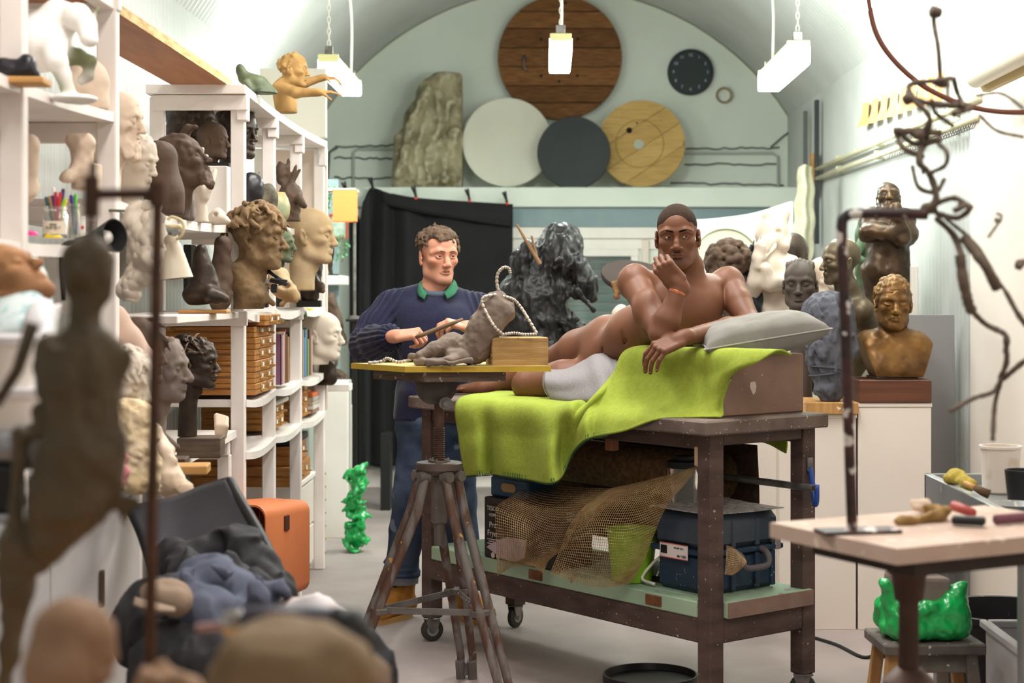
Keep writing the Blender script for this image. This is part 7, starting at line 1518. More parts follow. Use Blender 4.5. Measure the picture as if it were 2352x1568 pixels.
bust('slim bald bronze bust in profile facing left, behind the black armature rod', 1932, 600, 7.95, .92, -78, m=M('olive_bronze', '#6b5d47', .45, .4, col2='#4d4232', scale=10, edge=('#a08d69', .51, .58)), extra=btorso, neck=.14, neckr=.8, floor=.955, noise=((.001, 12, 1),), vox=.005)
plinth(sx_(1965, 8.3), sx_(2100, 8.3), 8.15, 8.5, 1.30, 'tall white plinth behind the gilded bust carrying the dark bronze torso', m_plin)
k_ = lambda px, py, d=8.3: P(px, py, d); S = Solid()
m_btor = M('torso_bronze', '#55412f', .4, .5, col2='#35281d', scale=9, bump=.3, bscale=40, edge=('#98784f', .51, .58))
S.cone(k_(2036, 520), k_(2040, 565), .115, .10, .05).cone(k_(2040, 565), k_(2036, 620), .095, .115, .04).cone(k_(2020, 625), k_(2010, 690), .085, .055, .03).cone(k_(2056, 625), k_(2062, 690), .08, .055, .03).cone(k_(2005, 690), k_(2000, 715), .055, .05, .02)
S.cone(k_(2036, 500), k_(2040, 480), .05, .05, .03).cone(k_(2000, 505), k_(2075, 505), .055, .055, .03)
S.chain([k_(1998, 505), k_(1995, 535, 8.22), k_(2040, 535, 8.16), k_(2070, 525, 8.15)], [.055, .045, .036, .03], .02).chain([k_(2078, 505), k_(2084, 540, 8.25), k_(2070, 545, 8.18), k_(2062, 500, 8.15), k_(2058, 480, 8.16)], [.055, .048, .042, .032, .028], .02)
S.cone(k_(2036, 545, 8.18), k_(2034, 610, 8.18), .006, .006, .02, None, True).ell(k_(2018, 528, 8.19), (.055, .04, .04), None, .02)
T = head(S, k_(2040, 455, 8.28), rot(0, 0, -8)@rot(-20, 0, 0), .74, neck=.10)
V, F, _ = S.mesh(.005, noise=[(.008, 16, 2)], clip=[((0, 0, 1.345), (0, 0, -1))])
t = thing('bronze_torso', 'dark bronze male torso with crossed arms and raised bald head, highest at right', 'sculpture', (k_(2036, 715)[0], 8.3, 1.3005)); mk('figure', (V, F), m_btor, t, smooth=True)
mk('base', b2((k_(1985, 0)[0], 8.2, 1.3005), (k_(2085, 0)[0], 8.42, 1.325), .003), m_dkbase, t); mk('upper_base', b2((k_(1990, 0)[0], 8.22, 1.3255), (k_(2078, 0)[0], 8.40, 1.345), .003), m_dkbase, t)
S = Solid(); S.ell(P(1985, 515, 8.6), (.03, .04, .045), None, .01).cone(P(1984, 540, 8.6), P(1986, 620, 8.6), .045, .05, .03).cone(P(1986, 620, 8.6), P(1984, 690, 8.6), .045, .035, .02).chain([P(1978, 560, 8.55), P(1966, 590, 8.5), P(1984, 600, 8.48)], [.026, .022, .018], .015)
V, F, _ = S.mesh(.006, noise=[(.006, 18, 2)]); t = thing('green_figure', 'green patinated standing figure half hidden behind the dark bronze torso', 'sculpture', (P(1985, 0, 8.6)[0], 8.6, FL)); mk('figure', (V, F), M('verdigris', '#57734f', .6, col2='#41573c', scale=12), t, smooth=True); mk('stand', b2((P(1972, 0, 8.6)[0], 8.54, FL), (P(1998, 0, 8.6)[0], 8.68, P(0, 695, 8.6)[2]), .003), m_dkbase, t)
# ---------------------------------------------------------------- draped sculpture behind the man, tilted turntable
o_ = lambda px, py, d=9.0: P(px, py, d); S = Solid()
S.ell(o_(1285, 590), (.135, .13, .135), None, .04).cone(o_(1290, 560), o_(1262, 600), .11, .12, .05).cone(o_(1265, 620), o_(1225, 700), .13, .17, .06).cone(o_(1225, 700), o_(1235, 790), .20, .20, .06).cone(o_(1190, 690), o_(1165, 760), .10, .12, .05)
S.chain([o_(1325, 620, 8.92), o_(1345, 650, 8.9), o_(1362, 685, 8.9)], [.07, .055, .03], .03).cone(o_(1300, 660, 8.92), o_(1350, 680, 8.9), .05, .04, .03).cone(o_(1285, 745), o_(1335, 780), .10, .08, .05)
S.chain([o_(1215, 570, 8.9), o_(1190, 600, 8.88), o_(1200, 625, 8.88)], [.05, .05, .04], .02).ell(o_(1212, 612, 8.78), (.05, .06, .05), None, .02, None, True)
for k in range(34):
    g = random.Random(100+k); a = o_(1200+g.uniform(-20, 130), 560+g.uniform(0, 200), 8.83+g.uniform(-.02, .06)); v_ = np.array([g.uniform(-.10, .10), g.uniform(-.02, .02), -g.uniform(.02, .12)]); S.cone(a, a+v_, .013, .006, .018)
V, F, _ = S.mesh(.0062, noise=[(.014, 8, 2), (.011, 12, 2, (1.3, 1, .55)), (.007, 30, 2, (1, 1, .6))], clip=[((0, 0, 1.16), (0, 0, -1))])
db = thing('draped_sculpture', 'large sculpture under crumpled black plastic between the sculptor and the man', 'sculpture', (o_(1235, 0)[0], 9.0, FL))
mk('plastic_cover', (V, F), m_bag, db, smooth=True)
mk('support_block', b2((o_(1175, 0)[0], 8.9, .9), (o_(1335, 0)[0], 9.2, 1.18), .006), M('tan_block', '#a58a68', .8, col2='#7d6548', scale=9), db); mk('support_leg', b2((o_(1215, 0)[0], 8.98, FL), (o_(1295, 0)[0], 9.12, .9), .004), m_wood, db)
for a, b, lb2, r_ in (((1187, 516), (1240, 606), 'long wooden rod sticking out of the black plastic', .013), ((1221, 541), (1232, 590), 'short wooden rod sticking out of the black plastic', .010)):
    mk('wooden_rod', tube([o_(*a, 8.78), o_(*b, 8.82)], [r_*.5, r_], 8), M('rod_wood', '#8b6a49', .7), db, smooth=True, auto=50, label=lb2)
tt = thing('tilted_turntable', 'brown round turntable tilted edge-up behind the reclining man\'s shoulder', 'stand', (P(1470, 640, 8.6)[0], 8.6, FL)); c = P(1468, 640, 8.6); w_ = unit(np.array([.16, -.42, .9]))
mk('disc', lathe([(.001, -.012), (.20, -.012), (.205, 0), (.20, .012), (.001, .012)], c, 48, w_), M('brown_turntable', '#40332c', .8, spec=.15, col2='#362b25', scale=4), tt, smooth=True, auto=30)
mk('bracket', join(box(P(1416, 660, 8.42), (.04, .05, .07), rot(0, -15, 0), .006), box(P(1416, 680, 8.42), (.03, .05, .03), rot(0, -15, 0), .005)), M('red_brown_iron', '#6b3426', .5, .4, col2='#a08452', scale=30), tt); mk('column', cyl((c[0], 8.6, FL), c-w_*.012, .025, n=16), m_rust, tt, smooth=True, auto=40)
blob('small white plaster lump glimpsed behind the man\'s waist', 'plaster_form', [('e', P(1428, 728, 8.0), (.05, .05, .06), .02)], m_plaster, floor=1.28, base=((P(1428, 0, 8.0)[0], 8.0, FL), (.12, .12, 1.357)), basem=m_plin)
# ---------------------------------------------------------------- right wall end: red-brown hose, steel trough, stool
mk('hose', tube(cr([P(1990, -60, 4.6), P(1995, 0, 4.6), P(2012, 75, 4.6), P(2050, 135, 4.6), P(2110, 190, 4.6), P(2180, 228, 4.6), P(2260, 252, 4.6), P(2352, 258, 4.6), P(2460, 250, 4.7)], 60), .0075, 10), M('red_brown_hose', '#6d3f30', .5), smooth=True, label='thin red-brown hose curving down across the upper right corner', cat='hose')
tr = thing('steel_trough', 'long shallow steel trough table along the right wall', 'table', (1.6, 4.9, FL))
m_stn = M('brushed_steel', '#a5a6a5', .35, .7, col2='#8d8e8e', scale=4, speck=('#d8d2ca', 20, .68))
ZTR = .85
for lo, hi in (((1.255, 4.35, ZTR-.09), (1.28, 5.5, ZTR)), ((1.255, 5.48, ZTR-.09), (1.96, 5.5, ZTR)), ((1.28, 4.35, ZTR-.09), (1.96, 5.48, ZTR-.035)), ((1.255, 4.35, ZTR-.09), (1.96, 4.375, ZTR))): mk('rim_wall', b2(lo, hi, .003), m_stn, tr)
for x, y in ((1.29, 5.42), (1.29, 4.45), (1.92, 5.42), (1.92, 4.45)): mk('leg', b2((x-.02, y-.02, FL), (x+.02, y+.02, ZTR-.09), .003), m_stn, tr)
pbk = thing('plaster_bucket', 'translucent plaster-smeared plastic bucket standing in the steel trough', 'bucket', P(2300, 1118, 5.3))
c = np.array([P(2298, 0, 5.25)[0], 5.25, ZTR-.0345]); mk('bucket', lathe([(.001, 0), (.050, 0), (.056, .006), (.062, .14), (.066, .142), (.066, .15), (.059, .15), (.052, .01), (.001, .008)], c, 32), M('milky_plastic', '#e3d8cb', .5, col2='#b39a78', scale=9, ramp=(.5, .7), trans=.15), pbk, smooth=True, auto=35)
blob('mustard yellow cloth on the near edge of the steel trough', 'cloth_lump', [('c', P(2180, 1098, 5.2), P(2230, 1110, 5.1), .016, .020), ('c', P(2195, 1090, 5.2), P(2215, 1100, 5.15), .02, .012)], M('mustard_cloth', '#a8943f', .9, bump=.3, bscale=60), noise=((.008, 40, 2),), cat='cloth', vox=.004, floor=ZTR-.0345)
br_ = thing('paint_brush', 'worn brush with brown bristles lying in the steel trough', 'brush', P(2240, 1125, 4.95)); mk('bristles', tube([P(2272, 1135, 4.92), P(2255, 1128, 4.93), P(2240, 1120, 4.95)], [.014, .013, .010], 12), M('bristles', '#5b442e', .9, bump=.5, bscale=120), br_, smooth=True); mk('handle', tube([P(2240, 1120, 4.95), P(2215, 1108, 5.0)], [.010, .006], 10), m_pine, br_, smooth=True)
mk('black_tub', lathe([(.001, 0), (.045, 0), (.055, .10), (.050, .10), (.042, .008), (.001, .006)], (P(2350, 0, 5.0)[0], 5.0, ZTR-.0345), 26), m_black, smooth=True, auto=35, label='black tub at the right edge of the picture in the steel trough', cat='tub')
mk('steel_dish', lathe([(.001, 0), (.05, .0), (.075, .03), (.07, .03), (.048, .006), (.001, .005)], (P(2330, 0, 4.75)[0], 4.75, ZTR-.0345), 30), m_stn, smooth=True, auto=50, label='small shiny steel dish in the steel trough at the right edge', cat='dish')
stl = thing('wooden_stool', 'paint-stained wooden stool carrying the green wrapped clay', 'stool', (1.185, 5.2, FL)); m_stw = M('stool_wood', '#b0844f', .7, col2='#8c6639', scale=6, stretch=(4, 4, 1)); m_std = M('stool_seat', '#6f665d', .7, col2='#4b4540', scale=8, speck=('#bdb4aa', 40, .66))
mk('seat', box((1.185, 5.2, .355), (.315, .27, .034), rot(0, 0, 3), .005), m_std, stl)
for sx2, sy2 in ((-1, -1), (1, -1), (-1, 1), (1, 1)):
    a = np.array([1.185+sx2*.12, 5.2+sy2*.10, .338]); b = np.array([1.185+sx2*.165, 5.2+sy2*.14, FL]); d_ = unit(b-a); mk('leg', xf(box((0, 0, 0), (.036, .036, np.linalg.norm(b-a)), None, .003), np.stack([unit(np.cross((0, 1, 0), d_)), unit(np.cross(d_, np.cross((0, 1, 0), d_))), d_], 1), (a+b)/2), m_stw if sx2 < 0 or sy2 > 0 else m_std, stl)
for sy2 in (-1, 1): mk('apron', b2((1.185-.12, 5.2+sy2*.10-.01, .28), (1.185+.12, 5.2+sy2*.10+.01, .338), .003), m_std, stl)
gcl = thing('wrapped_clay', 'block of grey clay in a bright green plastic bag on the stool', 'clay', (1.18, 5.2, .373)); S = Solid()
S.box((1.18, 5.2, .435), (.13, .115, .062), .04, rot(0, 0, 8), .02)
for k in range(30):
    g = random.Random(k+300); a = g.uniform(0, 6.28); S.cone((1.18+.125*math.cos(a), 5.2+.11*math.sin(a), .39+g.uniform(0, .10)), (1.18+.12*math.cos(a+.5), 5.2+.105*math.sin(a+.5), .40+g.uniform(0, .11)), .014, .008, .012)
for sg in (-1, 1): S.cone((1.18+sg*.09, 5.16, .50), (1.18+sg*.125, 5.15, .545), .04, .015, .03)
S.ell((1.16, 5.2, .54), (.10, .095, .06), None, .01, None, True); V, F, _ = S.mesh(.0055, noise=[(.010, 22, 3)], clip=[((0, 0, .3735), (0, 0, -1))])
mk('green_bag', (V, F), M('green_bag', '#15a24e', .25, coat=.5, bump=.5, bscale=26, bdist=.008), gcl, smooth=True); mk('clay_block', xf(box((0, 0, 0), (.17, .14, .15), None, .012, 2), rot(0, 4, 12), (1.16, 5.2, .492)), m_greyclay, gcl)
bn = thing('black_bin', 'large black rubber bin behind the stool at the right edge', 'bin', (1.62, 5.75, FL)); mk('bin', lathe([(.001, 0), (.19, 0), (.20, .02), (.235, .40), (.25, .41), (.25, .43), (.228, .43), (.19, .03), (.001, .025)], (1.60, 5.75, FL), 40), M('black_rubber', '#1e1c1f', .55, speck=('#8a8285', 40, .70)), bn, smooth=True, auto=35)
cr2 = thing('plastic_crate', 'translucent grey plastic box on the floor in the lower right corner', 'box', (1.55, 4.7, FL)); m_cr = M('grey_translucent', '#b9b5b4', .4, trans=.1)
cx0, cx1, cy0, cy1, cz = 1.42, 1.90, 4.86, 5.36, .385
for lo, hi in (((cx0, cy0, FL), (cx0+.012, cy1, cz)), ((cx1-.012, cy0, FL), (cx1, cy1, cz)), ((cx0, cy1-.012, FL), (cx1, cy1, cz)), ((cx0, cy0, FL), (cx1, cy0+.012, cz)), ((cx0, cy0, FL), (cx1, cy1, FL+.012))): mk('side_wall', b2(lo, hi, .003), m_cr, cr2)
mk('rim', join(b2((cx0-.015, cy0-.015, cz-.02), (cx0+.015, cy1+.015, cz+.005), .004), b2((cx0, cy1-.015, cz-.02), (cx1, cy1+.015, cz+.005), .004), b2((cx0, cy0-.015, cz-.02), (cx1, cy0+.015, cz+.005), .004)), m_cr, cr2)
blob('pale blue cloth hanging over the rim of the grey plastic box', 'cloth_lump', [('c', (1.50, 5.0, .39), (1.56, 5.0, .43), .03, .04), ('c', (1.52, 4.95, .38), (1.58, 4.95, .46), .035, .025), ('c', (1.50, 4.92, .37), (1.56, 4.95, .30), .03, .05)], M('pale_blue_cloth', '#9ea8d8', .9, bump=.3, bscale=40), noise=((.018, 22, 2),), cat='cloth', vox=.006)
blob('crumpled dark green cloth on the floor beside the grey plastic box', 'cloth_lump', [('e', (1.24, 5.1, FL+.03), (.06, .05, .035), .02), ('e', (1.27, 5.0, FL+.02), (.04, .06, .03), .02)], M('dark_green_cloth', '#26443a', .95), noise=((.016, 26, 2),), cat='cloth', vox=.006, floor=FL+.001)
fz = FL+.008
mk('floor_cable', tube(cr([P(1860, 1452, 7.5)*np.array([1, 1, 0])+(0, 0, fz), (1.13, 7.4, fz), (1.25, 7.15, fz), (1.32, 6.9, fz), (1.42, 6.95, fz), (1.5, 6.5, fz), (1.3, 5.6, fz), (1.15, 5.4, fz), (1.25, 5.2, fz), (1.1, 5.0, fz)], 70), .007, 8), m_black, smooth=True, label='black cable trailing over the floor from the bench to the stool', cat='cable')
mk('red_cloth', thick(loft([[(1.12, 5.45, FL+.012), (1.22, 5.46, FL+.02)], [(1.13, 5.32, FL+.03), (1.23, 5.34, FL+.012)]], 8, 8), .004), M('red_rag', '#c8543c', .9), label='red rag on the floor under the stool', cat='cloth')
# hooks and small tools hanging under the lower wall pipe
hk2 = []
for k in range(34):
    px = 2045+k*6; a = Rw(px, 414-(px-1866)*.377+7, .05); hk2.append(tube([a, a+(-.012, 0, -.03), a+(-.03, 0, -.035), a+(-.036, 0, -.02)], .003, 5))
o = mk('hook_row', join(*hk2), m_steel, wp2); o['kind'] = 'stuff'
# ---------------------------------------------------------------- blurred foreground, right: stand with wire and twig armature
n_ = np.array([.684, 3.23]); ru, rv = unit(np.array([.335, .18])), unit(np.array([-.18, .335]))
st2 = thing('modelling_stand', 'near modelling stand with a pale board on a brown iron column, right foreground', 'stand', (.84, 3.6, FL))
c2_ = [n_, n_+ru*.62, n_+ru*.62+rv*.42, n_+rv*.42]; m_ply = M('pale_board_wood', '#c9b2a2', .7, col2='#b79c89', scale=5, speck=('#e0cdbb', 30, .66))
mk('board', poly_slab(c2_, .918, .950), m_ply, st2); c3_ = [n_+ru*.07+rv*.03, n_+ru*.55+rv*.03, n_+ru*.55+rv*.36, n_+ru*.07+rv*.36]
mk('turntable', poly_slab(c3_, .885, .9175), M('turntable_dark', '#3a2c22', .6, col2='#2a1f18', scale=8), st2); cc_ = n_+ru*.20+rv*.20; cp = (cc_[0], cc_[1])
mk('neck_cone', lathe([(.001, .80), (.030, .80), (.036, .85), (.07, .884), (.001, .8845)], (*cp, 0), 24), m_rust, st2, smooth=True, auto=40)
mk('column', cyl((*cp, .2), (*cp, .82), .0215, n=24), m_rust, st2, smooth=True, auto=40)
mk('socket', lathe([(.001, .50), (.030, .50), (.036, .57), (.05, .60), (.055, .63), (.03, .655), (.001, .66)], (*cp, 0), 24), M('iron_socket', '#7b655b', .5, .4, col2='#5c4a42', scale=8), st2, smooth=True, auto=40)
mk('foot', lathe([(.001, FL), (.22, FL), (.22, FL+.03), (.05, FL+.08), (.03, .52), (.001, .53)], (*cp, 0), 28), m_rust, st2, smooth=True, auto=40)
ar = thing('wire_armature', 'black bent rod armature with tangled wire and twigs on the near stand', 'armature', (.62, 3.47, .95)); m_rod = M('plastered_rod', '#1b1716', .5, col2='#4a2a26', scale=20, speck=('#c5beb6', 26, .60)); m_tw = M('twig_wire', '#6d5f51', .8, col2='#54483d', scale=30)
da = 3.45; e_ = lambda x, y, d=da: P(x, y, d)
mk('rod', tube(cr([e_(1958, 1222), e_(1950, 1000), e_(1944, 800), e_(1936, 600), e_(1934, 515), e_(1944, 496), e_(1965, 491), e_(2040, 490), e_(2130, 492)], 60), .0115, 12), m_rod, ar, smooth=True)
mk('foot_plate', box(e_(1970, 1228, 3.45)*np.array([1, 1, 0])+(0, 0, .954), (.17, .07, .007), rot(0, 0, 12), .002), m_rod, ar)
tw = [([(2120, 490), (2150, 455), (2135, 400), (2110, 370), (2125, 330), (2160, 320)], .007), ([(2160, 320), (2100, 330), (2060, 300), (2075, 340), (2120, 360)], .006), ([(2125, 330), (2135, 270), (2100, 230), (2090, 195), (2150, 185), (2185, 180)], .006), ([(2160, 185), (2155, 110), (2145, 50), (2150, 20)], .006), ([(2140, 26), (2160, 30)], .012), ([(2085, 225), (2150, 240), (2230, 245), (2190, 262)], .007), ([(2190, 180), (2200, 215), (2215, 245)], .006), ([(2055, 300), (2120, 303), (2160, 305)], .008),
      ([(2130, 400), (2170, 380), (2175, 350), (2155, 330)], .005), ([(2095, 380), (2110, 430), (2150, 440), (2170, 410)], .005), ([(2140, 470), (2190, 455), (2215, 470), (2190, 485)], .006), ([(2150, 490), (2200, 500), (2230, 475), (2205, 470)], .006), ([(2150, 500), (2190, 540), (2210, 590)], .007), ([(2205, 585), (2212, 640), (2225, 700), (2232, 712)], .011), ([(2170, 500), (2240, 560), (2290, 640), (2310, 670)], .004), ([(2215, 545), (2262, 610), (2290, 660)], .011), ([(2230, 712), (2265, 745), (2310, 770), (2310, 810)], .006), ([(2310, 670), (2352, 740), (2420, 800)], .006), ([(2310, 770), (2312, 830), (2300, 870), (2352, 830), (2400, 800)], .006), ([(2300, 870), (2280, 900), (2235, 915), (2180, 945)], .005), ([(2300, 870), (2285, 930), (2280, 1010)], .005), ([(2270, 545), (2300, 500), (2290, 490)], .003), ([(2240, 220), (2300, 215), (2352, 250)], .0035), ([(2250, 265), (2290, 300), (2352, 315)], .004), ([(2130, 280), (2115, 330), (2120, 400)], .004), ([(2190, 290), (2150, 260), (2140, 230)], .005)]
for pts, r in tw:
    pp = [e_(x, y, da+RNG.uniform(-.03, .03)) for x, y in pts]; mk('twig', tube(cr(pp, 8*len(pp)), np.clip(r*(.85+.3*np.array([RNG.random() for _ in range(8*len(pp))])), .002, .02), 8), m_tw, ar, smooth=True)
for x, y, r in ((2085, 225, .014), (2135, 480, .016), (2110, 312, .013), (2160, 190, .012), (2290, 505, .010), (2342, 605, .010)): 
    S = Solid(); S.ell(e_(x, y), (r, r, r*.8), None, .01); V, F, _ = S.mesh(.003, noise=[(.006, 60, 2)]); mk('clay_knot', (V, F), m_tw, ar, smooth=True)
def tl_(px, py): d = (EYE-.951)*FPX/(py-CY); return P(px, py, d)
f0 = .9505
blob('ochre clay scraps heaped on the near stand board', 'clay_scrap', [('c', tl_(2070, 1205)+(0, 0, .008), tl_(2170, 1195)+(0, 0, .012), .010, .016), ('e', tl_(2150, 1190)+(0, 0, .016), (.026, .02, .018), .01)], M('ochre_scrap', '#a07f4a', .8, col2='#7d6038', scale=30), noise=((.008, 50, 2),), vox=.0035, floor=f0, cat='clay')
blob('pale plaster scrap behind the ochre clay on the near stand board', 'plaster_scrap', [('e', tl_(2115, 1180)+(0, 0, .018), (.022, .02, .018), .01)], m_plasterw, noise=((.006, 50, 2),), vox=.0035, floor=f0)
kn = thing('scraper_tool', 'black and red handled scraper on the near stand board', 'tool', tl_(2215, 1205)); mk('red_grip', tube([tl_(2190, 1182)+(0, 0, .020), tl_(2235, 1192)+(0, 0, .014)], [.012, .010], 10), M('grip_red', '#a5433a', .5), kn, smooth=True); mk('blade', box(tl_(2225, 1208)+(0, 0, .012), (.07, .03, .018), rot(0, 0, -20), .004), m_black, kn)
mk('purple_rod', cyl(tl_(2285, 1206)+(0, 0, .012), tl_(2380, 1198)+(0, 0, .012), .011, n=16, bev=.003), M('purple_handle', '#6b3f4c', .5), smooth=True, auto=40, label='dark purple round handle at the right edge on the near stand board', cat='tool')
# ---------------------------------------------------------------- blurred foreground, left: pipe stand with clay écorché figure
dp = 2.25; i_ = lambda x, y, d=dp: P(x, y, d)
tb2 = thing('work_table', 'near work table below the picture carrying the pipe stand and clay heads', 'table', (-.5, 1.95, FL)); mk('table_top', b2((-1.05, 1.45, .70), (.05, 2.5, .735), .004), m_pine, tb2)
for x, y in ((-1.0, 1.5), (0.0, 1.5), (-1.0, 2.45), (0.0, 2.45)): mk('leg', b2((x-.03, y-.03, FL), (x+.03, y+.03, .70), .003), m_pine, tb2)
ps_ = thing('pipe_stand', 'rusty brown pipe stand holding the standing clay figure, left foreground', 'stand', (i_(352, 0)[0], dp, .7355)); m_pipeb = M('rusty_pipe', '#5a3d2c', .5, .3, col2='#3f2a20', scale=18)
mk('upright', tube(cr([i_(344, 1700), i_(347, 1300), i_(355, 900), i_(362, 500), i_(361, 440)], 20), .0082, 12), m_pipeb, ps_, smooth=True)
mk('crossbar', cyl(i_(372, 443), i_(212, 446), .0078, n=14, bev=.002), m_pipeb, ps_, smooth=True, auto=40)
mk('elbow', xf(lathe([(.001, -.016), (.0125, -.016), (.0125, .016), (.001, .016)], (0, 0, 0), 16), None, i_(361, 447)), m_pipeb, ps_, smooth=True, auto=40)
mk('drop_pin', join(cyl(i_(211, 405), i_(209, 500), .0105, n=14), cyl(i_(214, 370), i_(213, 405), .005, n=10), cyl(i_(209, 500), i_(206, 550), .004, n=8)), m_pipeb, ps_, smooth=True, auto=40)
mk('base_plate', b2((i_(352, 0)[0]-.11, dp-.09, .7355), (i_(352, 0)[0]+.09, dp+.09, .748), .003), m_pipeb, ps_); mk('lower_post', cyl((i_(344, 0)[0], dp, .748), i_(344, 1690), .012, n=14), m_pipeb, ps_, smooth=True, auto=40)
S = Solid(); S.ell(i_(200, 600), (.034, .040, .034), None, .01).ell(i_(205, 640), (.030, .036, .034), None, .02).cone(i_(222, 655), i_(232, 682), .016, .012, .012)
S.cone(i_(200, 680), i_(192, 790), .0195, .020, .012).cone(i_(135, 822), i_(250, 815), .023, .023, .02).cone(i_(190, 825), i_(188, 890), .046, .045, .02).cone(i_(188, 880), i_(190, 960), .046, .036, .03).cone(i_(190, 960), i_(185, 1050), .038, .048, .03)
S.cone(i_(118, 800), i_(112, 890), .022, .018, .015)
for k in range(7): S.cone(i_(108, 800+k*16, dp-.03), i_(150, 806+k*16, dp-.045), .0035, .0035, .003)
S.chain([i_(264, 820), i_(240, 905), i_(246, 960), i_(262, 1110), i_(272, 1145)], [.022, .016, .016, .011, .008], .008)
for j, (x, y) in enumerate(((330, 1162), (322, 1175), (300, 1190), (285, 1200))): S.chain([i_(272, 1140), i_((272+x)/2, (1140+y)/2-4), i_(x, y)], [.007, .005, .003], .003)
S.chain([i_(195, 1050), i_(165, 1140), i_(115, 1230), i_(88, 1290)], [.052, .050, .030, .012], .02).chain([i_(165, 1060), i_(130, 1150), i_(105, 1240)], [.04, .036, .02], .02)
S.cone(i_(190, 780, dp-.055), i_(188, 960, dp-.05), .003, .003, .016, None, True); S.cone(i_(250, 900, dp-.06), i_(210, 990, dp-.06), .003, .003, .014, None, True)
V, F, _ = S.mesh(.0034, noise=[(.004, 40, 2)]); m_ec = M('olive_clay', '#5f5340', .75, col2='#514634', scale=14, bump=.3, bscale=60)
ec = thing('anatomy_figure', 'standing olive-brown clay anatomical figure seen from behind with a hanging arm', 'sculpture', i_(180, 1300)); mk('body', (V, F), m_ec, ec, smooth=True)
mk('arm_stick', tube([i_(75, 742), i_(40, 850), i_(-10, 930)], [.010, .008, .007], 10), m_ec, ec, smooth=True)
S = Solid(); S.chain([i_(98, 985), i_(62, 1000), i_(46, 1002)], [.014, .010, .015], .008).chain([i_(46, 1005), i_(38, 1100), i_(34, 1240)], [.014, .009, .016], .008).chain([i_(34, 1260), i_(40, 1350), i_(22, 1480), i_(14, 1560), i_(10, 1700)], [.026, .022, .014, .008, .007], .012).chain([i_(88, 1290), i_(55, 1275), i_(34, 1260)], [.016, .02, .02], .012).cone(i_(100, 950), i_(98, 990), .018, .014, .01)
V, F, _ = S.mesh(.0034, noise=[(.004, 40, 2)], clip=[((0, 0, .7355), (0, 0, -1))]); mk('jointed_leg', (V, F), m_ec, ec, smooth=True); mk('support_wire', tube([i_(60, 1300), i_(30, 1470), i_(10, 1760)], .003, 6), m_steel, ec)
mk('foot_base', b2((i_(10, 0)[0]-.06, dp-.06, .7355), (i_(10, 0)[0]+.08, dp+.06, .75), .003), m_pine, ec)
m_fh = M('pale_brown_clay', '#a58468', .8, col2='#937257', scale=9, bump=.3, bscale=40)
bust('pale brown clay head crown rising at the bottom left edge of the picture', 168, 1515, 1.75, .50, 160, 20, m=m_fh, neck=0, floor=.7355, hair=[('cap', 1.0)], noise=((.003, 30, 2),), vox=.004)
blob('two-lobed buff clay head form at the bottom edge, in front of the clothes', 'head_sculpture', [('e', P(660, 1590, 1.75), (.085, .08, .082), .03), ('e', P(610, 1500, 1.72), (.042, .05, .030), .015), ('e', P(720, 1540, 1.72), (.05, .05, .045), .02), ('c', P(660, 1620, 1.75), P(650, 1800, 1.75), .07, .07), ('-c', P(590, 1530, 1.66), P(660, 1520, 1.66), .008, .008, .01), ('c', P(780, 1560, 1.75), P(815, 1530, 1.75), .03, .022)], M('buff_foreground_clay', '#927a5c', .8, col2='#7d674b', scale=9, bump=.3, bscale=40), noise=((.006, 24, 2),), floor=.7355)
blob('small pale clay scrap at the bottom edge between the two heads', 'clay_scrap', [('c', P(365, 1565, 1.8), P(435, 1575, 1.8), .012, .016), ('c', P(350, 1580, 1.8), P(360, 1900, 1.8), .02, .03), ('e', P(400, 1560, 1.8), (.02, .02, .012), .01)], m_fh, noise=((.010, 50, 2),), vox=.004, floor=.7355, cat='clay')
dt = 2.05; tlx = thing('power_tool', 'dark hand tool with a chrome collar and pink rod lying behind the clay head', 'tool', P(640, 1440, dt)); g_ = lambda x, y, d=dt: P(x, y, d)
mk('rod', cyl(g_(452, 1442), g_(520, 1436), .0055, n=12), M('pink_rod', '#a07d7c', .5), tlx, smooth=True, auto=40); mk('chrome_collar', lathe([(.001, -.012), (.014, -.012), (.017, -.004), (.017, .010), (.012, .014), (.001, .014)], g_(537, 1432), 22, g_(560, 1430)-g_(520, 1434)), M('chrome', '#c9c6c2', .15, .95), tlx, smooth=True, auto=40)
mk('barrel', tube([g_(555, 1432), g_(570, 1430), g_(700, 1428), g_(760, 1432)], [.013, .020, .022, .020], 18), M('dark_blue_shell', '#34323f', .4), tlx, smooth=True, auto=40); mk('grip', tube([g_(760, 1432), g_(800, 1440), g_(812, 1470), g_(805, 1560), g_(800, 1800)], [.022, .028, .030, .026, .024], 16), m_black, tlx, smooth=True)
mk('grip_foot', box((g_(800, 0)[0], dt, .752), (.08, .06, .03), None, .006), m_black, tlx)
# ---------------------------------------------------------------- folding chair with clothes, orange chair shell
r_ = lambda x, y, d: P(x, y, d)
fc = thing('folding_chair', 'black canvas chair with a wide grey back, heaped with clothes, lower left', 'chair', (r_(480, 0, 4.3)[0], 4.2, FL)); m_can = M('charcoal_canvas', '#45444a', .7, col2='#3d3c42', scale=3, bump=.2, bscale=120)
G = [[r_(296, 1172, 4.75), r_(400, 1150, 4.72), r_(470, 1122, 4.68), r_(527, 1104, 4.62)], [r_(325, 1240, 4.6), r_(420, 1235, 4.58), r_(510, 1215, 4.53), r_(582, 1205, 4.48)], [r_(350, 1330, 4.45), r_(450, 1330, 4.42), r_(550, 1320, 4.36), r_(632, 1300, 4.32)], [r_(370, 1430, 4.3), r_(480, 1430, 4.27), r_(590, 1420, 4.2), r_(690, 1400, 4.15)]]
V, F = loft(G, 24, 24); mk('back', thick((V, F), .018), m_can, fc, smooth=True); gg = V.reshape(24, 24, 3)
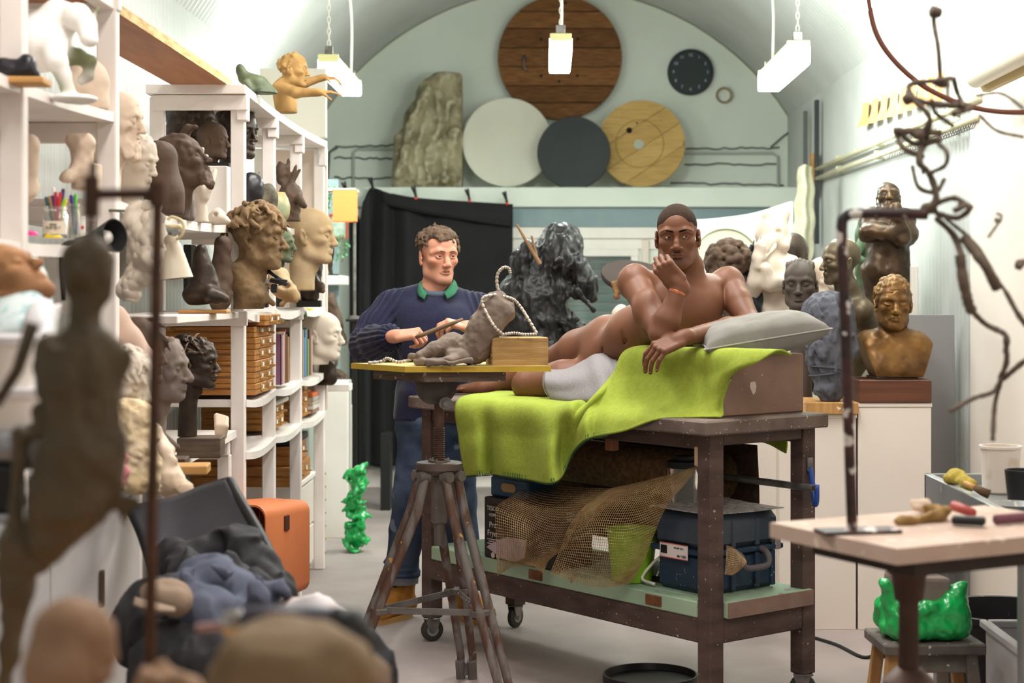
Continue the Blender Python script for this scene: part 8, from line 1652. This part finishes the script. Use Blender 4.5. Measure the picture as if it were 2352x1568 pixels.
for nm, ln in (('top_hem', gg[0]), ('side_hem', gg[:, -1]), ('side_hem', gg[:, 0])): mk(nm, tube(ln, .013 if nm == 'top_hem' else .009, 8), m_black, fc, smooth=True)
sb_ = r_(560, 1480, 4.0); mk('seat', xf(box((0, 0, 0), (.62, .62, .04), None, .012, 2), rot(-4, 0, 12), (sb_[0]+.02, 3.85, .40)), m_can, fc)
for dx, dy in ((-.26, -.26), (.26, -.26), (-.26, .26), (.26, .26)): mk('leg', tube([(sb_[0]+dx, 3.85+dy, .385), (sb_[0]+dx*1.1, 3.85+dy*1.1, FL)], .013, 10), m_black, fc, smooth=True)
mk('arm_frame', tube(cr([r_(527, 1104, 4.62), r_(640, 1320, 4.30), (r_(700, 0, 4.1)[0], 4.1, .42)], 16), .014, 10), m_black, fc, smooth=True)
m_shirt = M('blue_grey_cotton', '#5b5f70', .9, col2='#4f5363', scale=6, bump=.3, bscale=60); m_jack = M('black_jacket', '#201f21', .75, col2='#2a292c', scale=5, bump=.4, bscale=50)
def garment(label, prims, m, seed, nse=.016, name='garment', vox=.0065, cat='clothing'):
    return blob(label, name, prims, m, vox=vox, noise=((nse*.6, 12, 2), (nse, 13, 2, (1, 1, .7))), cat=cat)
a_ = lambda x, y, d=4.0: P(x, y, d)
garment('crumpled black jacket heaped on the folding chair', [('c', a_(400, 1290, 4.25), a_(560, 1260, 4.3), .06, .05, .04), ('c', a_(560, 1255, 4.25), a_(640, 1370, 4.1), .05, .05, .03), ('c', a_(470, 1330, 4.1), a_(620, 1400, 4.0), .09, .07, .05), ('c', a_(380, 1440, 3.9), a_(640, 1520, 3.8), .12, .12, .06), ('c', a_(420, 1540, 3.7), a_(780, 1560, 3.7), .12, .12, .06), ('c', a_(690, 1460, 3.9), a_(800, 1560, 3.8), .05, .07, .05)], m_jack, 1)
S = Solid()
for pts, rs in (([(450, 1320, 3.95), (500, 1345, 3.85), (560, 1400, 3.8)], [.055, .07, .06]), ([(440, 1350, 3.85), (450, 1430, 3.75), (470, 1520, 3.7)], [.05, .075, .06]), ([(540, 1340, 3.85), (600, 1370, 3.8), (630, 1400, 3.8)], [.04, .045, .035]), ([(500, 1400, 3.75), (560, 1440, 3.72), (600, 1480, 3.72)], [.055, .05, .035]), ([(480, 1430, 3.7), (500, 1530, 3.66)], [.05, .045])): S.chain([a_(*p_) for p_ in pts], rs, .02)
for cx_, cy_, r in ((560, 1345, .035), (620, 1375, .032), (475, 1325, .03)): S.chain([a_(cx_, cy_, 3.78)+np.array([r*math.cos(t)*1.3, -.01*math.sin(2*t), r*math.sin(t)]) for t in np.linspace(0, 2*math.pi, 12)], [.014]*12, .006)
for k in range(14):
    g = random.Random(k+70); a = a_(430+g.uniform(0, 190), 1340+g.uniform(0, 120), 3.70); S.cone(a, a+np.array([g.uniform(-.06, .06), -.01, -g.uniform(.03, .10)]), .011, .006, .014)
V, F, _ = S.mesh(.006, noise=[(.008, 16, 2), (.014, 14, 2, (1, 1, .6))]); mk('garment', (V, F), m_shirt, smooth=True, label='rumpled blue-grey shirt lying on the black jacket', cat='clothing')
cap_ = thing('peaked_hat', 'beige peaked flat hat resting on the clothes beside the pipe stand', 'cap', a_(370, 1400, 3.7)); S = Solid(); S.ell(a_(385, 1365, 3.7), (.060, .065, .035), rot(0, 8, 0), .02).cone(a_(345, 1372, 3.66), a_(410, 1385, 3.64), .022, .03, .02); V, F, _ = S.mesh(.005, noise=[(.006, 18, 2)]); m_bei = M('beige_wool', '#8d7866', .95, bump=.3, bscale=120); mk('crown', (V, F), m_bei, cap_, smooth=True)
mk('peak', thick(loft([[a_(312, 1375, 3.64), a_(345, 1385, 3.58), a_(400, 1400, 3.57)], [a_(308, 1392, 3.60), a_(345, 1404, 3.53), a_(402, 1408, 3.54)]], 6, 14), .006), m_bei, cap_, smooth=True)
garment('white cloth bunched at the near side of the folding chair', [('c', a_(690, 1402, 3.6), a_(745, 1408, 3.55), .028, .03, .02), ('c', a_(740, 1400, 3.6), a_(778, 1418, 3.55), .026, .02, .02), ('c', a_(690, 1420, 3.6), a_(760, 1480, 3.6), .03, .04, .02)], M('white_linen', '#d9d2d3', .9), 3, .012, 'cloth_lump', cat='cloth')
garment('pinkish beige cloth folded on the black jacket above the white cloth', [('c', a_(640, 1385, 3.8), a_(690, 1400, 3.75), .022, .02, .02), ('c', a_(650, 1400, 3.8), a_(720, 1440, 3.75), .03, .03, .02)], M('pink_beige', '#b8a093', .9), 4, .008, 'cloth_lump', cat='cloth')
garment('brown suede bag at the bottom edge right of the clay head', [('c', P(800, 1520, 2.6), P(830, 1600, 2.6), .03, .05, .03), ('c', P(815, 1590, 2.6), P(815, 1800, 2.6), .06, .08, .04)], M('brown_suede', '#75614f', .9, bump=.3, bscale=90), 5, .012, 'bag', .006, 'bag')
# orange moulded shell
oc = thing('orange_shell', 'orange moulded plastic stool shell lying on its side by the white drawers', 'stool', (r_(620, 0, 6.9)[0], 6.9, FL)); m_or = M('orange_plastic', '#d27e50', .5, col2='#c57044', scale=3)
def rrect(w, h, r, n=7):
    return [(sx3*(w-r)+r*math.cos(a), sy3*(h-r)+r*math.sin(a)) for sx3, sy3, a0 in ((1, 1, 0), (-1, 1, 90), (-1, -1, 180), (1, -1, 270)) for a in np.radians(np.linspace(a0, a0+90, n))]
fx = r_(600, 1262, 6.75); Rz = rot(0, 0, -24); lay = []; nseg = 28
for s_, yy in ((1.0, -.17), (1.03, -.155), (.92, .17), (.90, .172), (.87, .16), (.965, -.15), (.965, -.17)): lay.append([fx+Rz@np.array([x*s_, yy, z*s_]) for x, z in rrect(.135, .205, .05)])
V = np.vstack(lay); F = [(i*nseg+k, i*nseg+(k+1) % nseg, ((i+1) % 7)*nseg+(k+1) % nseg, ((i+1) % 7)*nseg+k) for i in range(7) for k in range(nseg)]
mk('shell', (V, F), m_or, oc, smooth=True, auto=50); mk('back_panel', (np.vstack([fx+Rz@np.array([x*.88, .165, z*.88]) for x, z in rrect(.135, .205, .05)]), [tuple(range(nseg))]), m_or, oc)
hx_ = fx+Rz@np.array([.134, -.02, .12]); mk('grip_hole', box(hx_, (.012, .035, .06), Rz, .005), M('hole_shadow', '#4a2415', .9), oc)
cb3 = thing('wire_bundle', 'cream paper bundle tied with wire inside the orange shell', 'bundle', fx+(0, -.05, -.12)); S = Solid(); S.ell(fx+(-.03, -.06, .02), (.06, .06, .045), rot(0, 30, 0), .02).cone(fx+(-.05, -.06, .05), fx+(.0, -.07, -.06), .04, .03, .02); V, F, _ = S.mesh(.006, noise=[(.012, 22, 2)]); mk('paper', (V, F), m_plasterw, cb3, smooth=True)
mk('wire', tube(cr([fx+np.array([-.03+.055*math.cos(t), -.125+.01*math.sin(3*t), .02+.06*math.sin(t)]) for t in np.linspace(0, 6.5, 14)], 50), .0018, 5), m_brass, cb3)
